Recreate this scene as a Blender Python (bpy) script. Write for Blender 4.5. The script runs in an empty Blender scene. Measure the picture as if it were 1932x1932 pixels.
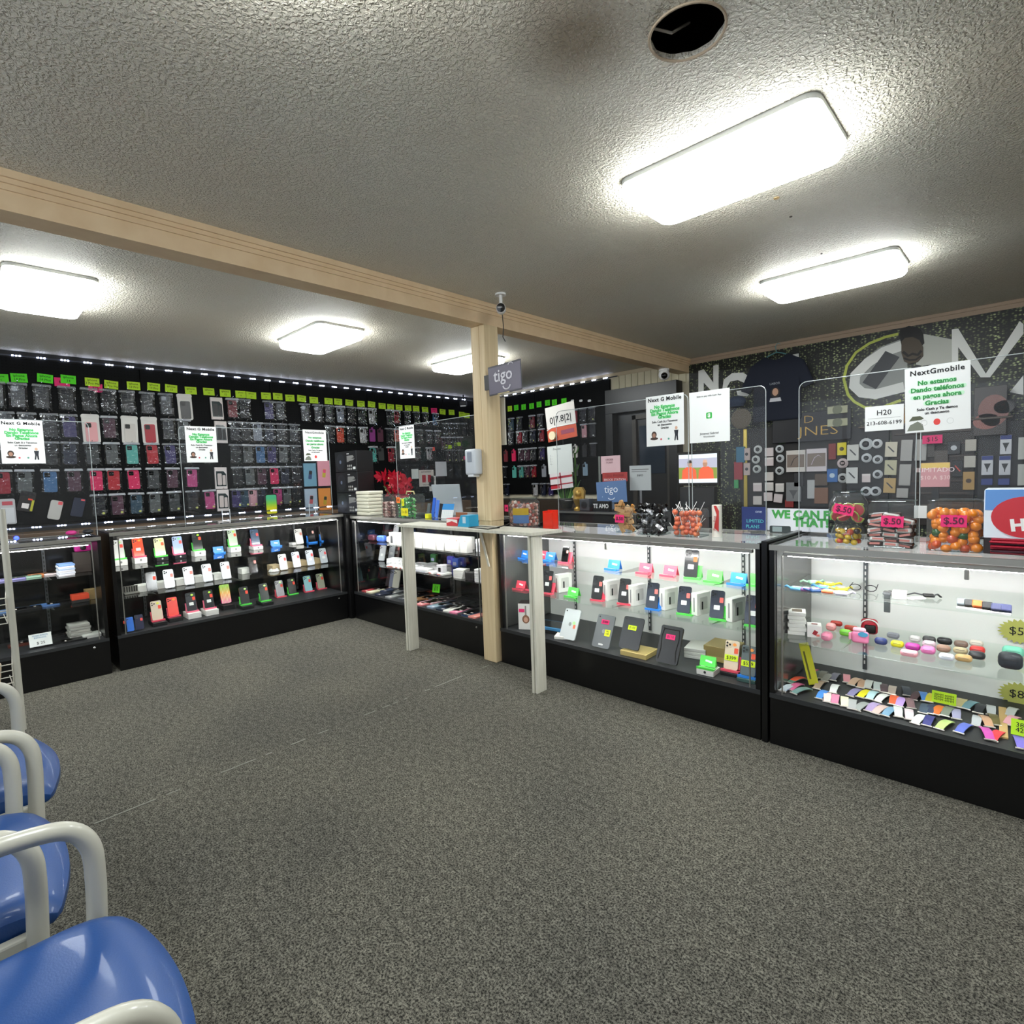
import bpy, bmesh, math, random
from mathutils import Matrix, Vector
random.seed(7)
PI=math.pi
sc=bpy.context.scene
col=sc.collection
# ---------------- camera ----------------
CAMH=1.34
RM=Matrix(((0.71878235,-0.02227644,0.69487819),(0.69436541,0.07298135,-0.71591228),(-0.03476517,0.99708449,0.06792569)))
FPX=1030.0
cam=bpy.data.objects.new('camera',bpy.data.cameras.new('camera')); col.objects.link(cam)
cam.matrix_world=Matrix.Translation((0,0,CAMH))@RM.to_4x4()
cam.data.sensor_width=36; cam.data.lens=FPX/1932*36; cam.data.clip_start=.02
sc.camera=cam
w=bpy.data.worlds.new('world'); sc.world=w; w.use_nodes=True
w.node_tree.nodes['Background'].inputs[0].default_value=(.6,.65,.7,1); w.node_tree.nodes['Background'].inputs[1].default_value=.05
vs=sc.view_settings; vs.view_transform='Standard'; vs.look='None'; vs.gamma=1; vs.use_curve_mapping=False
vs.exposure=0.28
sc.cycles.transparent_max_bounces=32; sc.cycles.max_bounces=8
LAMP=23.0      # ceiling fixture radiance
BAR=82.0       # showcase light bars
H=2.52         # ceiling height
XW=-6.20; YW=5.70; XE=2.2; YS=-2.3

def at(px,py,ax,v):
    "point of the plane axis=v that was measured at photo position px,py"
    d=RM@Vector(((px-966)/FPX,-(py-966)/FPX,-1.0)); o=Vector((0,0,CAMH))
    return o+d*((v-o[ax])/d[ax])

# ---------------- materials ----------------
def lin(c):
    if isinstance(c,str):
        c=c.lstrip('#'); c=[int(c[i:i+2],16)/255 for i in (0,2,4)]
    return tuple((x/12.92 if x<=.04045 else ((x+.055)/1.055)**2.4) for x in c[:3])+(1,)
_m={}
def mat(c,rough=.5,metal=0,emit=0,coat=0,spec=.5,bump=0,bscale=200,alpha=1):
    k=(c,rough,metal,emit,coat,spec,bump,bscale,alpha)
    if k in _m: return _m[k]
    m=bpy.data.materials.new('m_%d'%len(_m)); m.use_nodes=True; nt=m.node_tree; b=nt.nodes['Principled BSDF']
    b.inputs['Base Color'].default_value=lin(c); b.inputs['Roughness'].default_value=rough; b.inputs['Metallic'].default_value=metal
    b.inputs['Specular IOR Level'].default_value=spec; b.inputs['Coat Weight'].default_value=coat; b.inputs['Coat Roughness'].default_value=.05
    if emit: b.inputs['Emission Color'].default_value=lin(c); b.inputs['Emission Strength'].default_value=emit
    if alpha<1: b.inputs['Alpha'].default_value=alpha
    if bump:
        tc=nt.nodes.new('ShaderNodeTexCoord'); n=nt.nodes.new('ShaderNodeTexNoise'); n.inputs['Scale'].default_value=bscale
        bp=nt.nodes.new('ShaderNodeBump'); bp.inputs['Strength'].default_value=bump; bp.inputs['Distance'].default_value=.01
        nt.links.new(tc.outputs['Object'],n.inputs['Vector']); nt.links.new(n.outputs['Fac'],bp.inputs['Height']); nt.links.new(bp.outputs['Normal'],b.inputs['Normal'])
    _m[k]=m; return m
def glass(tint='#f4fbf8',ior=1.45,rough=.0,bump=0,bscale=30,sheet=False,haze=0):
    k=('glass',tint,ior,rough,bump,bscale,sheet,haze)
    if k in _m: return _m[k]
    m=bpy.data.materials.new('glass_%d'%len(_m)); m.use_nodes=True; nt=m.node_tree; nt.nodes.clear()
    N=nt.nodes.new; L=nt.links.new
    o=N('ShaderNodeOutputMaterial'); mx=N('ShaderNodeMixShader'); t=N('ShaderNodeBsdfTransparent'); g=N('ShaderNodeBsdfGlossy'); f=N('ShaderNodeFresnel')
    t.inputs[0].default_value=lin(tint); g.inputs[0].default_value=(1,1,1,1); g.inputs['Roughness'].default_value=rough; f.inputs[0].default_value=ior
    if bump:
        tc=N('ShaderNodeTexCoord'); n=N('ShaderNodeTexNoise'); n.inputs['Scale'].default_value=bscale; n.inputs['Detail'].default_value=1.5; n.inputs['Distortion'].default_value=.6
        bp=N('ShaderNodeBump'); bp.inputs['Strength'].default_value=bump; bp.inputs['Distance'].default_value=.02
        L(tc.outputs['Object'],n.inputs['Vector']); L(n.outputs['Fac'],bp.inputs['Height']); L(bp.outputs['Normal'],g.inputs['Normal']); L(bp.outputs['Normal'],f.inputs['Normal'])
    ge=N('ShaderNodeNewGeometry'); om=N('ShaderNodeMath'); om.operation='SUBTRACT'; om.inputs[0].default_value=1; L(ge.outputs['Backfacing'],om.inputs[1]); fm=N('ShaderNodeMath'); fm.operation='MULTIPLY'; L(f.outputs[0],fm.inputs[0]); L(om.outputs[0],fm.inputs[1])
    L((f if sheet else fm).outputs[0],mx.inputs[0]); L(t.outputs[0],mx.inputs[1]); L(g.outputs[0],mx.inputs[2])
    last=mx
    if haze:
        d=N('ShaderNodeBsdfDiffuse'); d.inputs[0].default_value=(.8,.82,.85,1); m2=N('ShaderNodeMixShader'); m2.inputs[0].default_value=haze
        L(mx.outputs[0],m2.inputs[1]); L(d.outputs[0],m2.inputs[2]); last=m2
    L(last.outputs[0],o.inputs[0]); _m[k]=m; return m
G_CASE=glass('#fefefe',1.34); G_SHELF=glass('#f9fcfa',1.45); G_ACR=glass('#fafbfc',1.25,haze=.006); G_BAG=glass('#e9edf2',1.5,rough=.08,bump=1.0,bscale=20,sheet=True)
G_BAGD=glass('#e4e6ea',1.3,rough=.15,bump=.6,bscale=16,sheet=True); G_JAR=glass('#f4f7f7',1.55,haze=.035)
WHITE=mat('#eeeeec',.5); PAPER=mat('#dcdedd',.8); BLACK=mat('#0b0b0c',.4); LAM=mat('#0c0c0d',.28,spec=.4); DARKM=mat('#141416',.5)
ALU=mat('#9b9a94',.35,.75); CHROME=mat('#d0d0d0',.15,1); INK=mat('#121215',.8); GREEN_INK=mat('#2f8a45',.8)

# ---------------- mesh helpers ----------------
def B(): return bmesh.new()
def box(bm,x0,y0,z0,x1,y1,z1,mtx=None):
    r=bmesh.ops.create_cube(bm,size=1); 
    M4=Matrix.Translation(((x0+x1)/2,(y0+y1)/2,(z0+z1)/2))@Matrix.Diagonal((abs(x1-x0),abs(y1-y0),abs(z1-z0),1))
    if mtx: M4=mtx@M4
    bmesh.ops.transform(bm,matrix=M4,verts=r['verts']); return bm
def bbox(bm,x0,y0,z0,x1,y1,z1,bev=.004,seg=2,mtx=None):
    b2=B(); box(b2,x0,y0,z0,x1,y1,z1); bmesh.ops.bevel(b2,geom=b2.edges[:]+b2.verts[:],offset=bev,segments=seg,affect='EDGES',profile=.5)
    if mtx: bmesh.ops.transform(b2,matrix=mtx,verts=b2.verts)
    me=bpy.data.meshes.new('t'); b2.to_mesh(me); b2.free(); bm.from_mesh(me); bpy.data.meshes.remove(me); return bm
def prism(bm,pts,a,b,plane='xz',mtx=None):
    "polygon pts extruded between a and b along the third axis"
    def P(u,v,t): return {'xz':(u,t,v),'xy':(u,v,t),'yz':(t,u,v)}[plane]
    n=len(pts); va=[bm.verts.new(P(u,v,a)) for u,v in pts]; vb=[bm.verts.new(P(u,v,b)) for u,v in pts]
    fs=[bm.faces.new(va),bm.faces.new(vb[::-1])]
    for i in range(n): fs.append(bm.faces.new((va[i],vb[i],vb[(i+1)%n],va[(i+1)%n])))
    bmesh.ops.recalc_face_normals(bm,faces=fs)
    if mtx: bmesh.ops.transform(bm,matrix=mtx,verts=va+vb)
    return bm
def rrect(x0,z0,x1,z1,r,seg=4):
    p=[]
    for cx,cz,a0 in ((x1-r,z1-r,0),(x0+r,z1-r,90),(x0+r,z0+r,180),(x1-r,z0+r,270)):
        for i in range(seg+1):
            a=math.radians(a0+90*i/seg); p.append((cx+r*math.cos(a),cz+r*math.sin(a)))
    return p
def ell(cx,cz,rx,rz,n=20,a0=0,a1=360):
    full=abs(a1-a0)>=360
    return [(cx+rx*math.cos(math.radians(a0+(a1-a0)*i/(n if full else n-1))),cz+rz*math.sin(math.radians(a0+(a1-a0)*i/(n if full else n-1)))) for i in range(n)]
def tube(bm,pts,r,n=8,closed=False,ry=None):
    pts=[Vector(p) for p in pts]; rings=[]; m=len(pts); up=None
    for i,p in enumerate(pts):
        a=pts[(i-1)%m] if (i>0 or closed) else p; b=pts[(i+1)%m] if (i<m-1 or closed) else p
        d=(b-a).normalized()
        if up is None: up=Vector((0,0,1)) if abs(d.z)<.9 else Vector((1,0,0))
        s=d.cross(up).normalized(); up=s.cross(d).normalized()
        rr=r[i] if isinstance(r,(list,tuple)) else r
        rings.append([bm.verts.new(p+s*(rr*math.cos(2*PI*k/n))+up*((ry or rr)*math.sin(2*PI*k/n))) for k in range(n)])
    fs=[]
    for i in range(m if closed else m-1):
        A=rings[i]; C=rings[(i+1)%m]
        for k in range(n): fs.append(bm.faces.new((A[k],A[(k+1)%n],C[(k+1)%n],C[k])))
    if not closed: fs+= [bm.faces.new(rings[0][::-1]),bm.faces.new(rings[-1])]
    bmesh.ops.recalc_face_normals(bm,faces=fs); return bm
def lathe(bm,prof,n=24,cx=0,cy=0):
    rings=[[bm.verts.new((cx+r*math.cos(2*PI*k/n),cy+r*math.sin(2*PI*k/n),z)) for k in range(n)] for r,z in prof]
    fs=[]
    for A,C in zip(rings,rings[1:]):
        for k in range(n): fs.append(bm.faces.new((A[k],A[(k+1)%n],C[(k+1)%n],C[k])))
    fs.append(bm.faces.new(rings[0][::-1])); fs.append(bm.faces.new(rings[-1]))
    bmesh.ops.recalc_face_normals(bm,faces=fs); return bm
def ball(bm,c,r,sx=1,sy=1,sz=1,sub=2):
    v=bmesh.ops.create_icosphere(bm,subdivisions=sub,radius=r)['verts']
    bmesh.ops.transform(bm,matrix=Matrix.Translation(c)@Matrix.Diagonal((sx,sy,sz,1)),verts=v); return bm
def mesh(bm,m,smooth=False):
    me=bpy.data.meshes.new('mesh'); bm.to_mesh(me); bm.free()
    if m: me.materials.append(m)
    if smooth:
        me.polygons.foreach_set('use_smooth',[True]*len(me.polygons))
        try: me.set_sharp_from_angle(angle=math.radians(40))
        except Exception: pass
    return me
_c={}
def obj(name,bm,m,parent=None,smooth=False,key=None,loc=None,rot=None):
    "bm: a bmesh or a function that makes one; key caches the mesh for repeats"
    if key is not None:
        k=(key,m.name if m else '')
        if k not in _c: _c[k]=mesh(bm() if callable(bm) else bm,m,smooth)
        me=_c[k]
    else: me=mesh(bm() if callable(bm) else bm,m,smooth)
    me.name=name
    o=bpy.data.objects.new(name,me); col.objects.link(o)
    if parent: o.parent=parent
    if loc: o.location=loc
    if rot: o.rotation_euler=rot
    return o
def tag(o,label,cat=None,group=None,kind=None):
    if label: o['label']=label
    if cat: o['category']=cat
    if group: o['group']=group
    if kind: o['kind']=kind
    return o
def thing(name,label,cat,loc=(0,0,0),rot=0,group=None):
    o=bpy.data.objects.new(name,None); col.objects.link(o); o.empty_display_size=.05
    o.location=loc; o.rotation_euler=rot if isinstance(rot,(tuple,list)) else (0,0,rot)
    return tag(o,label,cat,group)
def dup(root,loc,rot=None,label=None,group=None):
    r=root.copy(); col.objects.link(r); r.location=loc
    if rot is not None: r.rotation_euler=rot if isinstance(rot,(tuple,list)) else (0,0,rot)
    if label: r['label']=label
    if group: r['group']=group
    for ch in list(root.children):
        c=ch.copy(); col.objects.link(c); c.parent=r
        for g in ch.children:
            d=g.copy(); col.objects.link(d); d.parent=c
    return r
def struct(name,bm,m,label=None,smooth=False):
    o=obj(name,bm,m,None,smooth); o['kind']='structure'
    if label: o['label']=label
    return o
def text(parent,s,size,x,z,m,y=-.0015,align='CENTER',name='lettering',bold=0,sx=1,rot=0,shear=0,sp=1,ls=1):
    c=bpy.data.curves.new('f','FONT'); c.body=s; c.size=size; c.align_x=align; c.align_y='CENTER'; c.offset=bold; c.extrude=.0003; c.resolution_u=2; c.shear=shear; c.space_character=sp; c.space_line=ls
    t=bpy.data.objects.new('t',c); col.objects.link(t)
    dg=bpy.context.evaluated_depsgraph_get(); me=bpy.data.meshes.new_from_object(t.evaluated_get(dg)); bpy.data.objects.remove(t)
    me.transform(Matrix.Translation((x,y,z))@Matrix.Rotation(rot,4,'Y')@Matrix.Rotation(PI/2,4,'X')@Matrix.Diagonal((sx,1,1,1)))
    me.materials.clear(); me.materials.append(m); me.name=name
    o=bpy.data.objects.new(name,me); col.objects.link(o); o.parent=parent; return o
ORD=['first','second','third','fourth','fifth','sixth','seventh','eighth','ninth','tenth','eleventh','twelfth','thirteenth','fourteenth','fifteenth','sixteenth','seventeenth','eighteenth','nineteenth','twentieth','twenty-first','twenty-second','twenty-third','twenty-fourth','twenty-fifth','twenty-sixth','twenty-seventh','twenty-eighth','twenty-ninth','thirtieth','thirty-first','thirty-second','thirty-third','thirty-fourth','thirty-fifth','thirty-sixth','thirty-seventh','thirty-eighth','thirty-ninth','fortieth']+['%d-th'%i for i in range(41,90)]
# ---------------- structure ----------------
def nodes_mat(name):
    m=bpy.data.materials.new(name); m.use_nodes=True; nt=m.node_tree; return m,nt,nt.nodes['Principled BSDF'],nt.nodes.new,nt.links.new
def carpet():
    m,nt,b,N,L=nodes_mat('carpet')
    g=N('ShaderNodeNewGeometry'); n=N('ShaderNodeTexNoise'); n.inputs['Scale'].default_value=330; n.inputs['Detail'].default_value=3; n.inputs['Roughness'].default_value=.75
    L(g.outputs['Position'],n.inputs['Vector'])
    nb=N('ShaderNodeTexNoise'); nb.inputs['Scale'].default_value=150; nb.inputs['Detail'].default_value=2; L(g.outputs['Position'],nb.inputs['Vector'])
    av=N('ShaderNodeMix'); av.data_type='FLOAT'; av.inputs[0].default_value=.45; L(n.outputs['Fac'],av.inputs[2]); L(nb.outputs['Fac'],av.inputs[3])
    r=N('ShaderNodeValToRGB'); r.color_ramp.elements[0].position=.43; r.color_ramp.elements[0].color=lin('#20201d'); r.color_ramp.elements[1].position=.57; r.color_ramp.elements[1].color=lin('#79776e')
    L(av.outputs[0],r.inputs[0])
    n2=N('ShaderNodeTexNoise'); n2.inputs['Scale'].default_value=1.3; n2.inputs['Detail'].default_value=3; L(g.outputs['Position'],n2.inputs['Vector'])
    r2=N('ShaderNodeValToRGB'); r2.color_ramp.elements[0].position=.3; r2.color_ramp.elements[0].color=(.8,.8,.8,1); r2.color_ramp.elements[1].position=.7; r2.color_ramp.elements[1].color=(1.12,1.1,1.05,1)
    L(n2.outputs['Fac'],r2.inputs[0])
    n3=N('ShaderNodeTexNoise'); n3.inputs['Scale'].default_value=38; n3.inputs['Detail'].default_value=2; L(g.outputs['Position'],n3.inputs['Vector']); r3=N('ShaderNodeValToRGB'); r3.color_ramp.elements[0].position=.35; r3.color_ramp.elements[0].color=(.72,.72,.72,1); r3.color_ramp.elements[1].position=.65; r3.color_ramp.elements[1].color=(1.2,1.2,1.2,1); L(n3.outputs['Fac'],r3.inputs[0])
    m3=N('ShaderNodeMix'); m3.data_type='RGBA'; m3.blend_type='MULTIPLY'; m3.inputs[0].default_value=1; L(r.outputs[0],m3.inputs[6]); L(r3.outputs[0],m3.inputs[7])
    mx=N('ShaderNodeMix'); mx.data_type='RGBA'; mx.blend_type='MULTIPLY'; mx.inputs[0].default_value=1
    L(m3.outputs[2],mx.inputs[6]); L(r2.outputs[0],mx.inputs[7]); L(mx.outputs[2],b.inputs['Base Color'])
    b.inputs['Roughness'].default_value=.95; b.inputs['Specular IOR Level'].default_value=.15
    bp=N('ShaderNodeBump'); bp.inputs['Strength'].default_value=.6; bp.inputs['Distance'].default_value=.004; L(n.outputs['Fac'],bp.inputs['Height']); L(bp.outputs['Normal'],b.inputs['Normal'])
    return m
def popcorn():
    m,nt,b,N,L=nodes_mat('textured_ceiling')
    g=N('ShaderNodeNewGeometry'); n=N('ShaderNodeTexNoise'); n.inputs['Scale'].default_value=90; n.inputs['Detail'].default_value=2.2; n.inputs['Roughness'].default_value=.5; n.inputs['Distortion'].default_value=.5
    L(g.outputs['Position'],n.inputs['Vector'])
    r=N('ShaderNodeValToRGB'); r.color_ramp.elements[0].position=.42; r.color_ramp.elements[1].position=.62
    L(n.outputs['Fac'],r.inputs[0])
    bp=N('ShaderNodeBump'); bp.inputs['Strength'].default_value=1; bp.inputs['Distance'].default_value=.006; L(r.outputs[0],bp.inputs['Height']); L(bp.outputs['Normal'],b.inputs['Normal'])
    n2=N('ShaderNodeTexNoise'); n2.inputs['Scale'].default_value=1.1; n2.inputs['Detail'].default_value=2; L(g.outputs['Position'],n2.inputs['Vector'])
    r2=N('ShaderNodeValToRGB'); r2.color_ramp.elements[0].position=.3; r2.color_ramp.elements[0].color=lin('#e4dbc9'); r2.color_ramp.elements[1].position=.7; r2.color_ramp.elements[1].color=lin('#e6e2d4')
    L(n2.outputs['Fac'],r2.inputs[0]); L(r2.outputs[0],b.inputs['Base Color'])
    # brown water stain left of the cut hole
    d=N('ShaderNodeVectorMath'); d.operation='DISTANCE'; d.inputs[1].default_value=(-.93,1.28,H); L(g.outputs['Position'],d.inputs[0])
    mr=N('ShaderNodeMapRange'); mr.inputs[1].default_value=.05; mr.inputs[2].default_value=.24; mr.inputs[3].default_value=.75; mr.inputs[4].default_value=0; L(d.outputs['Value'],mr.inputs[0])
    mx=N('ShaderNodeMix'); mx.data_type='RGBA'; L(mr.outputs[0],mx.inputs[0]); L(r2.outputs[0],mx.inputs[6]); mx.inputs[7].default_value=lin('#7d6a50'); L(mx.outputs[2],b.inputs['Base Color'])
    b.inputs['Roughness'].default_value=.6; b.inputs['Specular IOR Level'].default_value=.2
    return m
def wood(c1,c2,scale=9,sx=14,sz=1.0,rough=.55):
    m,nt,b,N,L=nodes_mat('wood')
    g=N('ShaderNodeNewGeometry'); mp=N('ShaderNodeMapping'); mp.inputs['Scale'].default_value=(sx,sx,sz); L(g.outputs['Position'],mp.inputs[0])
    n=N('ShaderNodeTexNoise'); n.inputs['Scale'].default_value=scale; n.inputs['Detail'].default_value=3; n.inputs['Distortion'].default_value=.4; L(mp.outputs[0],n.inputs['Vector'])
    r=N('ShaderNodeValToRGB'); r.color_ramp.elements[0].position=.35; r.color_ramp.elements[0].color=lin(c1); r.color_ramp.elements[1].position=.65; r.color_ramp.elements[1].color=lin(c2)
    L(n.outputs['Fac'],r.inputs[0]); L(r.outputs[0],b.inputs['Base Color']); b.inputs['Roughness'].default_value=rough; b.inputs['Specular IOR Level'].default_value=.3
    return m
def pegmat():
    m,nt,b,N,L=nodes_mat('pegboard_black')
    g=N('ShaderNodeNewGeometry'); mp=N('ShaderNodeMapping'); mp.inputs['Scale'].default_value=(1,1,1); L(g.outputs['Position'],mp.inputs[0])
    s=N('ShaderNodeSeparateXYZ'); L(mp.outputs[0],s.inputs[0])
    def cell(sock):
        a=N('ShaderNodeMath'); a.operation='MULTIPLY'; a.inputs[1].default_value=1/.0254; L(sock,a.inputs[0])
        f=N('ShaderNodeMath'); f.operation='FRACT'; L(a.outputs[0],f.inputs[0]); c=N('ShaderNodeMath'); c.operation='SUBTRACT'; c.inputs[1].default_value=.5; L(f.outputs[0],c.inputs[0])
        p=N('ShaderNodeMath'); p.operation='POWER'; p.inputs[1].default_value=2; L(c.outputs[0],p.inputs[0]); return p.outputs[0]
    ad=N('ShaderNodeMath'); ad.operation='ADD'; L(s.outputs[0],ad.inputs[0]); L(s.outputs[1],ad.inputs[1])
    a=cell(ad.outputs[0]); z=cell(s.outputs[2]); t=N('ShaderNodeMath'); t.operation='ADD'; L(a,t.inputs[0]); L(z,t.inputs[1])
    lt=N('ShaderNodeMath'); lt.operation='LESS_THAN'; lt.inputs[1].default_value=.035; L(t.outputs[0],lt.inputs[0])
    mx=N('ShaderNodeMix'); mx.data_type='RGBA'; L(lt.outputs[0],mx.inputs[0]); mx.inputs[6].default_value=lin('#0a0b0c'); mx.inputs[7].default_value=lin('#020202'); L(mx.outputs[2],b.inputs['Base Color'])
    b.inputs['Roughness'].default_value=.6; b.inputs['Specular IOR Level'].default_value=.12; return m
def codewall():
    "dark mural print with columns of small green glyph marks"
    m,nt,b,N,L=nodes_mat('mural_print')
    g=N('ShaderNodeNewGeometry'); mp=N('ShaderNodeMapping'); mp.inputs['Scale'].default_value=(42,1,60); L(g.outputs['Position'],mp.inputs[0])
    v=N('ShaderNodeTexVoronoi'); v.inputs['Scale'].default_value=1; v.inputs['Randomness'].default_value=.55; L(mp.outputs[0],v.inputs['Vector'])
    r=N('ShaderNodeValToRGB'); r.color_ramp.elements[0].position=.22; r.color_ramp.elements[0].color=(1,1,1,1); r.color_ramp.elements[1].position=.5; r.color_ramp.elements[1].color=(0,0,0,1); L(v.outputs['Distance'],r.inputs[0])
    mp2=N('ShaderNodeMapping'); mp2.inputs['Scale'].default_value=(16,1,1.6); L(g.outputs['Position'],mp2.inputs[0])
    n=N('ShaderNodeTexNoise'); n.inputs['Scale'].default_value=1.5; n.inputs['Detail'].default_value=4; L(mp2.outputs[0],n.inputs['Vector'])
    r2=N('ShaderNodeValToRGB'); r2.color_ramp.elements[0].position=.34; r2.color_ramp.elements[0].color=lin('#1a2212'); r2.color_ramp.elements[1].position=.68; r2.color_ramp.elements[1].color=lin('#c3cf92'); L(n.outputs['Fac'],r2.inputs[0])
    mx=N('ShaderNodeMix'); mx.data_type='RGBA'; L(r.outputs[0],mx.inputs[0]); mx.inputs[6].default_value=lin('#0b0f0b'); L(r2.outputs[0],mx.inputs[7]); L(mx.outputs[2],b.inputs['Base Color'])
    b.inputs['Roughness'].default_value=.5; return m
WOODB=wood('#dcc09a','#e3c9a4',3,3,3,.5); PINE=wood('#cbb48d','#dbc7a1',2.2,16,.6,.5); PLAST=mat('#b9b2a6',.7); WPAINT=wood('#c3c1b2','#cfcdc0',6,12,1,.5)
struct('floor',box(B(),XW-.1,YS-.1,-.05,XE+.1,YW+.1,0),carpet(),'dark grey speckled carpet')
# ceiling with the cut round hole
HX,HY,HR=-.718,1.487,.098
bm=B(); n=40; s=.3
q=[]
for i in range(n):
    a=2*PI*i/n; c_,s_=math.cos(a),math.sin(a); k=s/max(abs(c_),abs(s_)); rr=HR*(1+.02*math.sin(5*a)+.015*math.sin(11*a))
    q.append((bm.verts.new((HX+rr*c_,HY+rr*s_,H)),bm.verts.new((HX+k*c_,HY+k*s_,H)),bm.verts.new((HX+rr*c_,HY+rr*s_,H+.018))))
for i in range(n):
    a,b_=q[i],q[(i+1)%n]; bm.faces.new((a[0],a[1],b_[1],b_[0])); bm.faces.new((a[0],b_[0],b_[2],a[2]))
X0,X1,Y0,Y1=XW-.1,XE+.1,YS-.1,YW+.1
for (a,b_,c_,d) in ((X0,Y0,X1,HY-s),(X0,HY+s,X1,Y1),(X0,HY-s,HX-s,HY+s),(HX+s,HY-s,X1,HY+s)):
    bm.faces.new([bm.verts.new(p) for p in ((a,b_,H),(a,d,H),(c_,d,H),(c_,b_,H))])
ceil=struct('ceiling',bm,popcorn(),'grey textured ceiling with a cut round hole')
v=tag(obj('ceiling_void',box(B(),HX-.4,HY-.4,H+.02,HX+.4,HY+.4,H+.4),mat('#4a4038',.9),None),None); v.parent=ceil
bm=B(); tube(bm,[(HX-.17,HY-.05,H+.20),(HX-.10,HY-.02,H+.06),(HX-.06,HY+.03,H+.05),(HX-.05,HY+.12,H+.12)],.004,6)
# void needs its underside open: rebuild as inward box without bottom
me=v.data; bm2=bmesh.new(); bm2.from_mesh(me); bmesh.ops.delete(bm2,geom=[f for f in bm2.faces if f.normal.z<-.5],context='FACES'); bm2.to_mesh(me); bm2.free()
o=obj('loose_cable',bm,mat('#e0dcd4',.6),ceil); o['label']='pale cable loop inside the ceiling hole'
bm=B(); tube(bm,[(HX+HR*1.02*math.cos(2*PI*i/32),HY+HR*1.02*math.sin(2*PI*i/32),H+.0) for i in range(32)],.004,6,True); obj('hole_rim',bm,mat('#b7a48c',.8),ceil)
for i,(px,py,r) in enumerate([(1465,373,.011),(1492,408,.006),(1550,478,.005)]):
    p=at(px,py,2,H); bm=B(); lathe(bm,[(r*1.2,H-.001),(r,H-.004),(r*.4,H-.002)],10,p.x,p.y); obj('plaster_chip',bm,mat('#b99d70' if i==0 else '#5d564c',.8),ceil)
struct('wall_left',box(B(),XW-.1,YS,0,XW,YW,H),mat('#101113',.6))
struct('wall_back',box(B(),XW,YW,0,XE,YW+.1,H),mat('#c9c1a8',.6))
struct('wall_right',box(B(),XE,YS,0,XE+.1,YW,H),PLAST)
struct('wall_front',box(B(),XW,YS-.1,0,XE,YS,H),PLAST)
# exposed beam with moulding, along Y
bm=B(); box(bm,-2.90,YS,2.379,-2.77,YW,H); struct('trim_1',bm,WOODB,'beige painted ceiling beam')
bm=B()
for x1,z0,z1 in ((-2.762,2.452,2.474),(-2.752,2.474,2.492),(-2.742,2.492,H)): box(bm,-2.79,YS,z0,x1,YW,z1)
struct('trim_2',bm,WOODB,'stepped moulding along the beam top')
bm=B()
for x0,z0,z1 in ((-2.918,2.46,H),): box(bm,x0,YS,z0,-2.89,YW,z1)
struct('trim_3',bm,WOODB)
bm=B(); box(bm,-2.77,YW-.018,H-.06,XE,YW,H); box(bm,-2.77,YW-.03,H-.025,XE,YW-.018,H); struct('trim_4',bm,mat('#a8927c',.6),'wooden trim along the top of the back wall')
bm=B(); box(bm,-5.0,YW-.015,H-.045,-2.9,YW,H); struct('trim_5',bm,mat('#b5a68a',.6))
# post: two boards side by side
p=thing('support_post','square pine support post standing between counters under the beam','post',(-2.835,2.705,0))
bbox(bm:=B(),-.065,-.065,0,.065,.065,2.379,.006); obj('board',bm,PINE,p)
bbox(bm:=B(),-.069,-.068,1.02,.012,.0,2.379,.004); obj('facing_board',bm,PINE,p)
bbox(bm:=B(),.016,-.069,1.02,.07,.062,2.379,.004); obj('facing_board',bm,PINE,p)
# carpet seam under the beam: a low ragged ridge of fibres
bm=B(); y=-.4
while y<2.55:
    L_=random.uniform(.02,.09)
    if random.random()<.55: box(bm,-2.69-.0035+(y*-.035),y,.0,-2.69+.0035+(y*-.035),y+L_,.0025)
    y+=L_
o=obj('carpet_seam',bm,mat('#7d7d74',.9)); tag(o,'pale frayed seam line across the dark carpet','carpet seam'); o['kind']='structure'; o.name='trim_6'
# corrugated pale wall piece right of the left-wall lights on the back wall
bm=B()
for i in range(11): box(bm,-3.74+i*.085,YW-.012,2.28,-3.74+i*.085+.079,YW,2.475)
struct('trim_7',bm,mat('#c7bfa2',.6),'cream boarded strip above the black partition')
# black partition (shop wardrobe-like panel) with the dim door
p=thing('black_partition','black partition panel with a dim framed doorway behind the long counter','partition',(-3.30,5.55,0))
bbox(bm:=B(),-.46,-.02,2.02,.46,.12,2.30,.003); obj('top_panel',bm,mat('#08080a',.35),p)
bbox(bm:=B(),-.46,-.02,0,-.36,.12,2.02,.003); obj('side_panel',bm,mat('#0a0a0c',.35),p)
bbox(bm:=B(),.36,-.02,0,.46,.12,2.02,.003); obj('side_panel',bm,mat('#0a0a0c',.35),p)
bbox(bm:=B(),-.36,.08,0,.36,.11,2.02,.003); obj('door_panel',bm,mat('#1d1e20',.3),p)
bm=B()
for a in ((-.14,.05,.9,-.09,.08,1.98),(.30,.05,.9,.35,.08,1.98),(-.14,.05,1.93,.35,.08,1.98)): box(bm,*a)
obj('door_frame',bm,mat('#45403a',.5),p)
box(bm:=B(),-.05,.06,1.3,.27,.08,1.85); obj('flat_pane',bm,mat('#22303f',.1),p)
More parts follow.
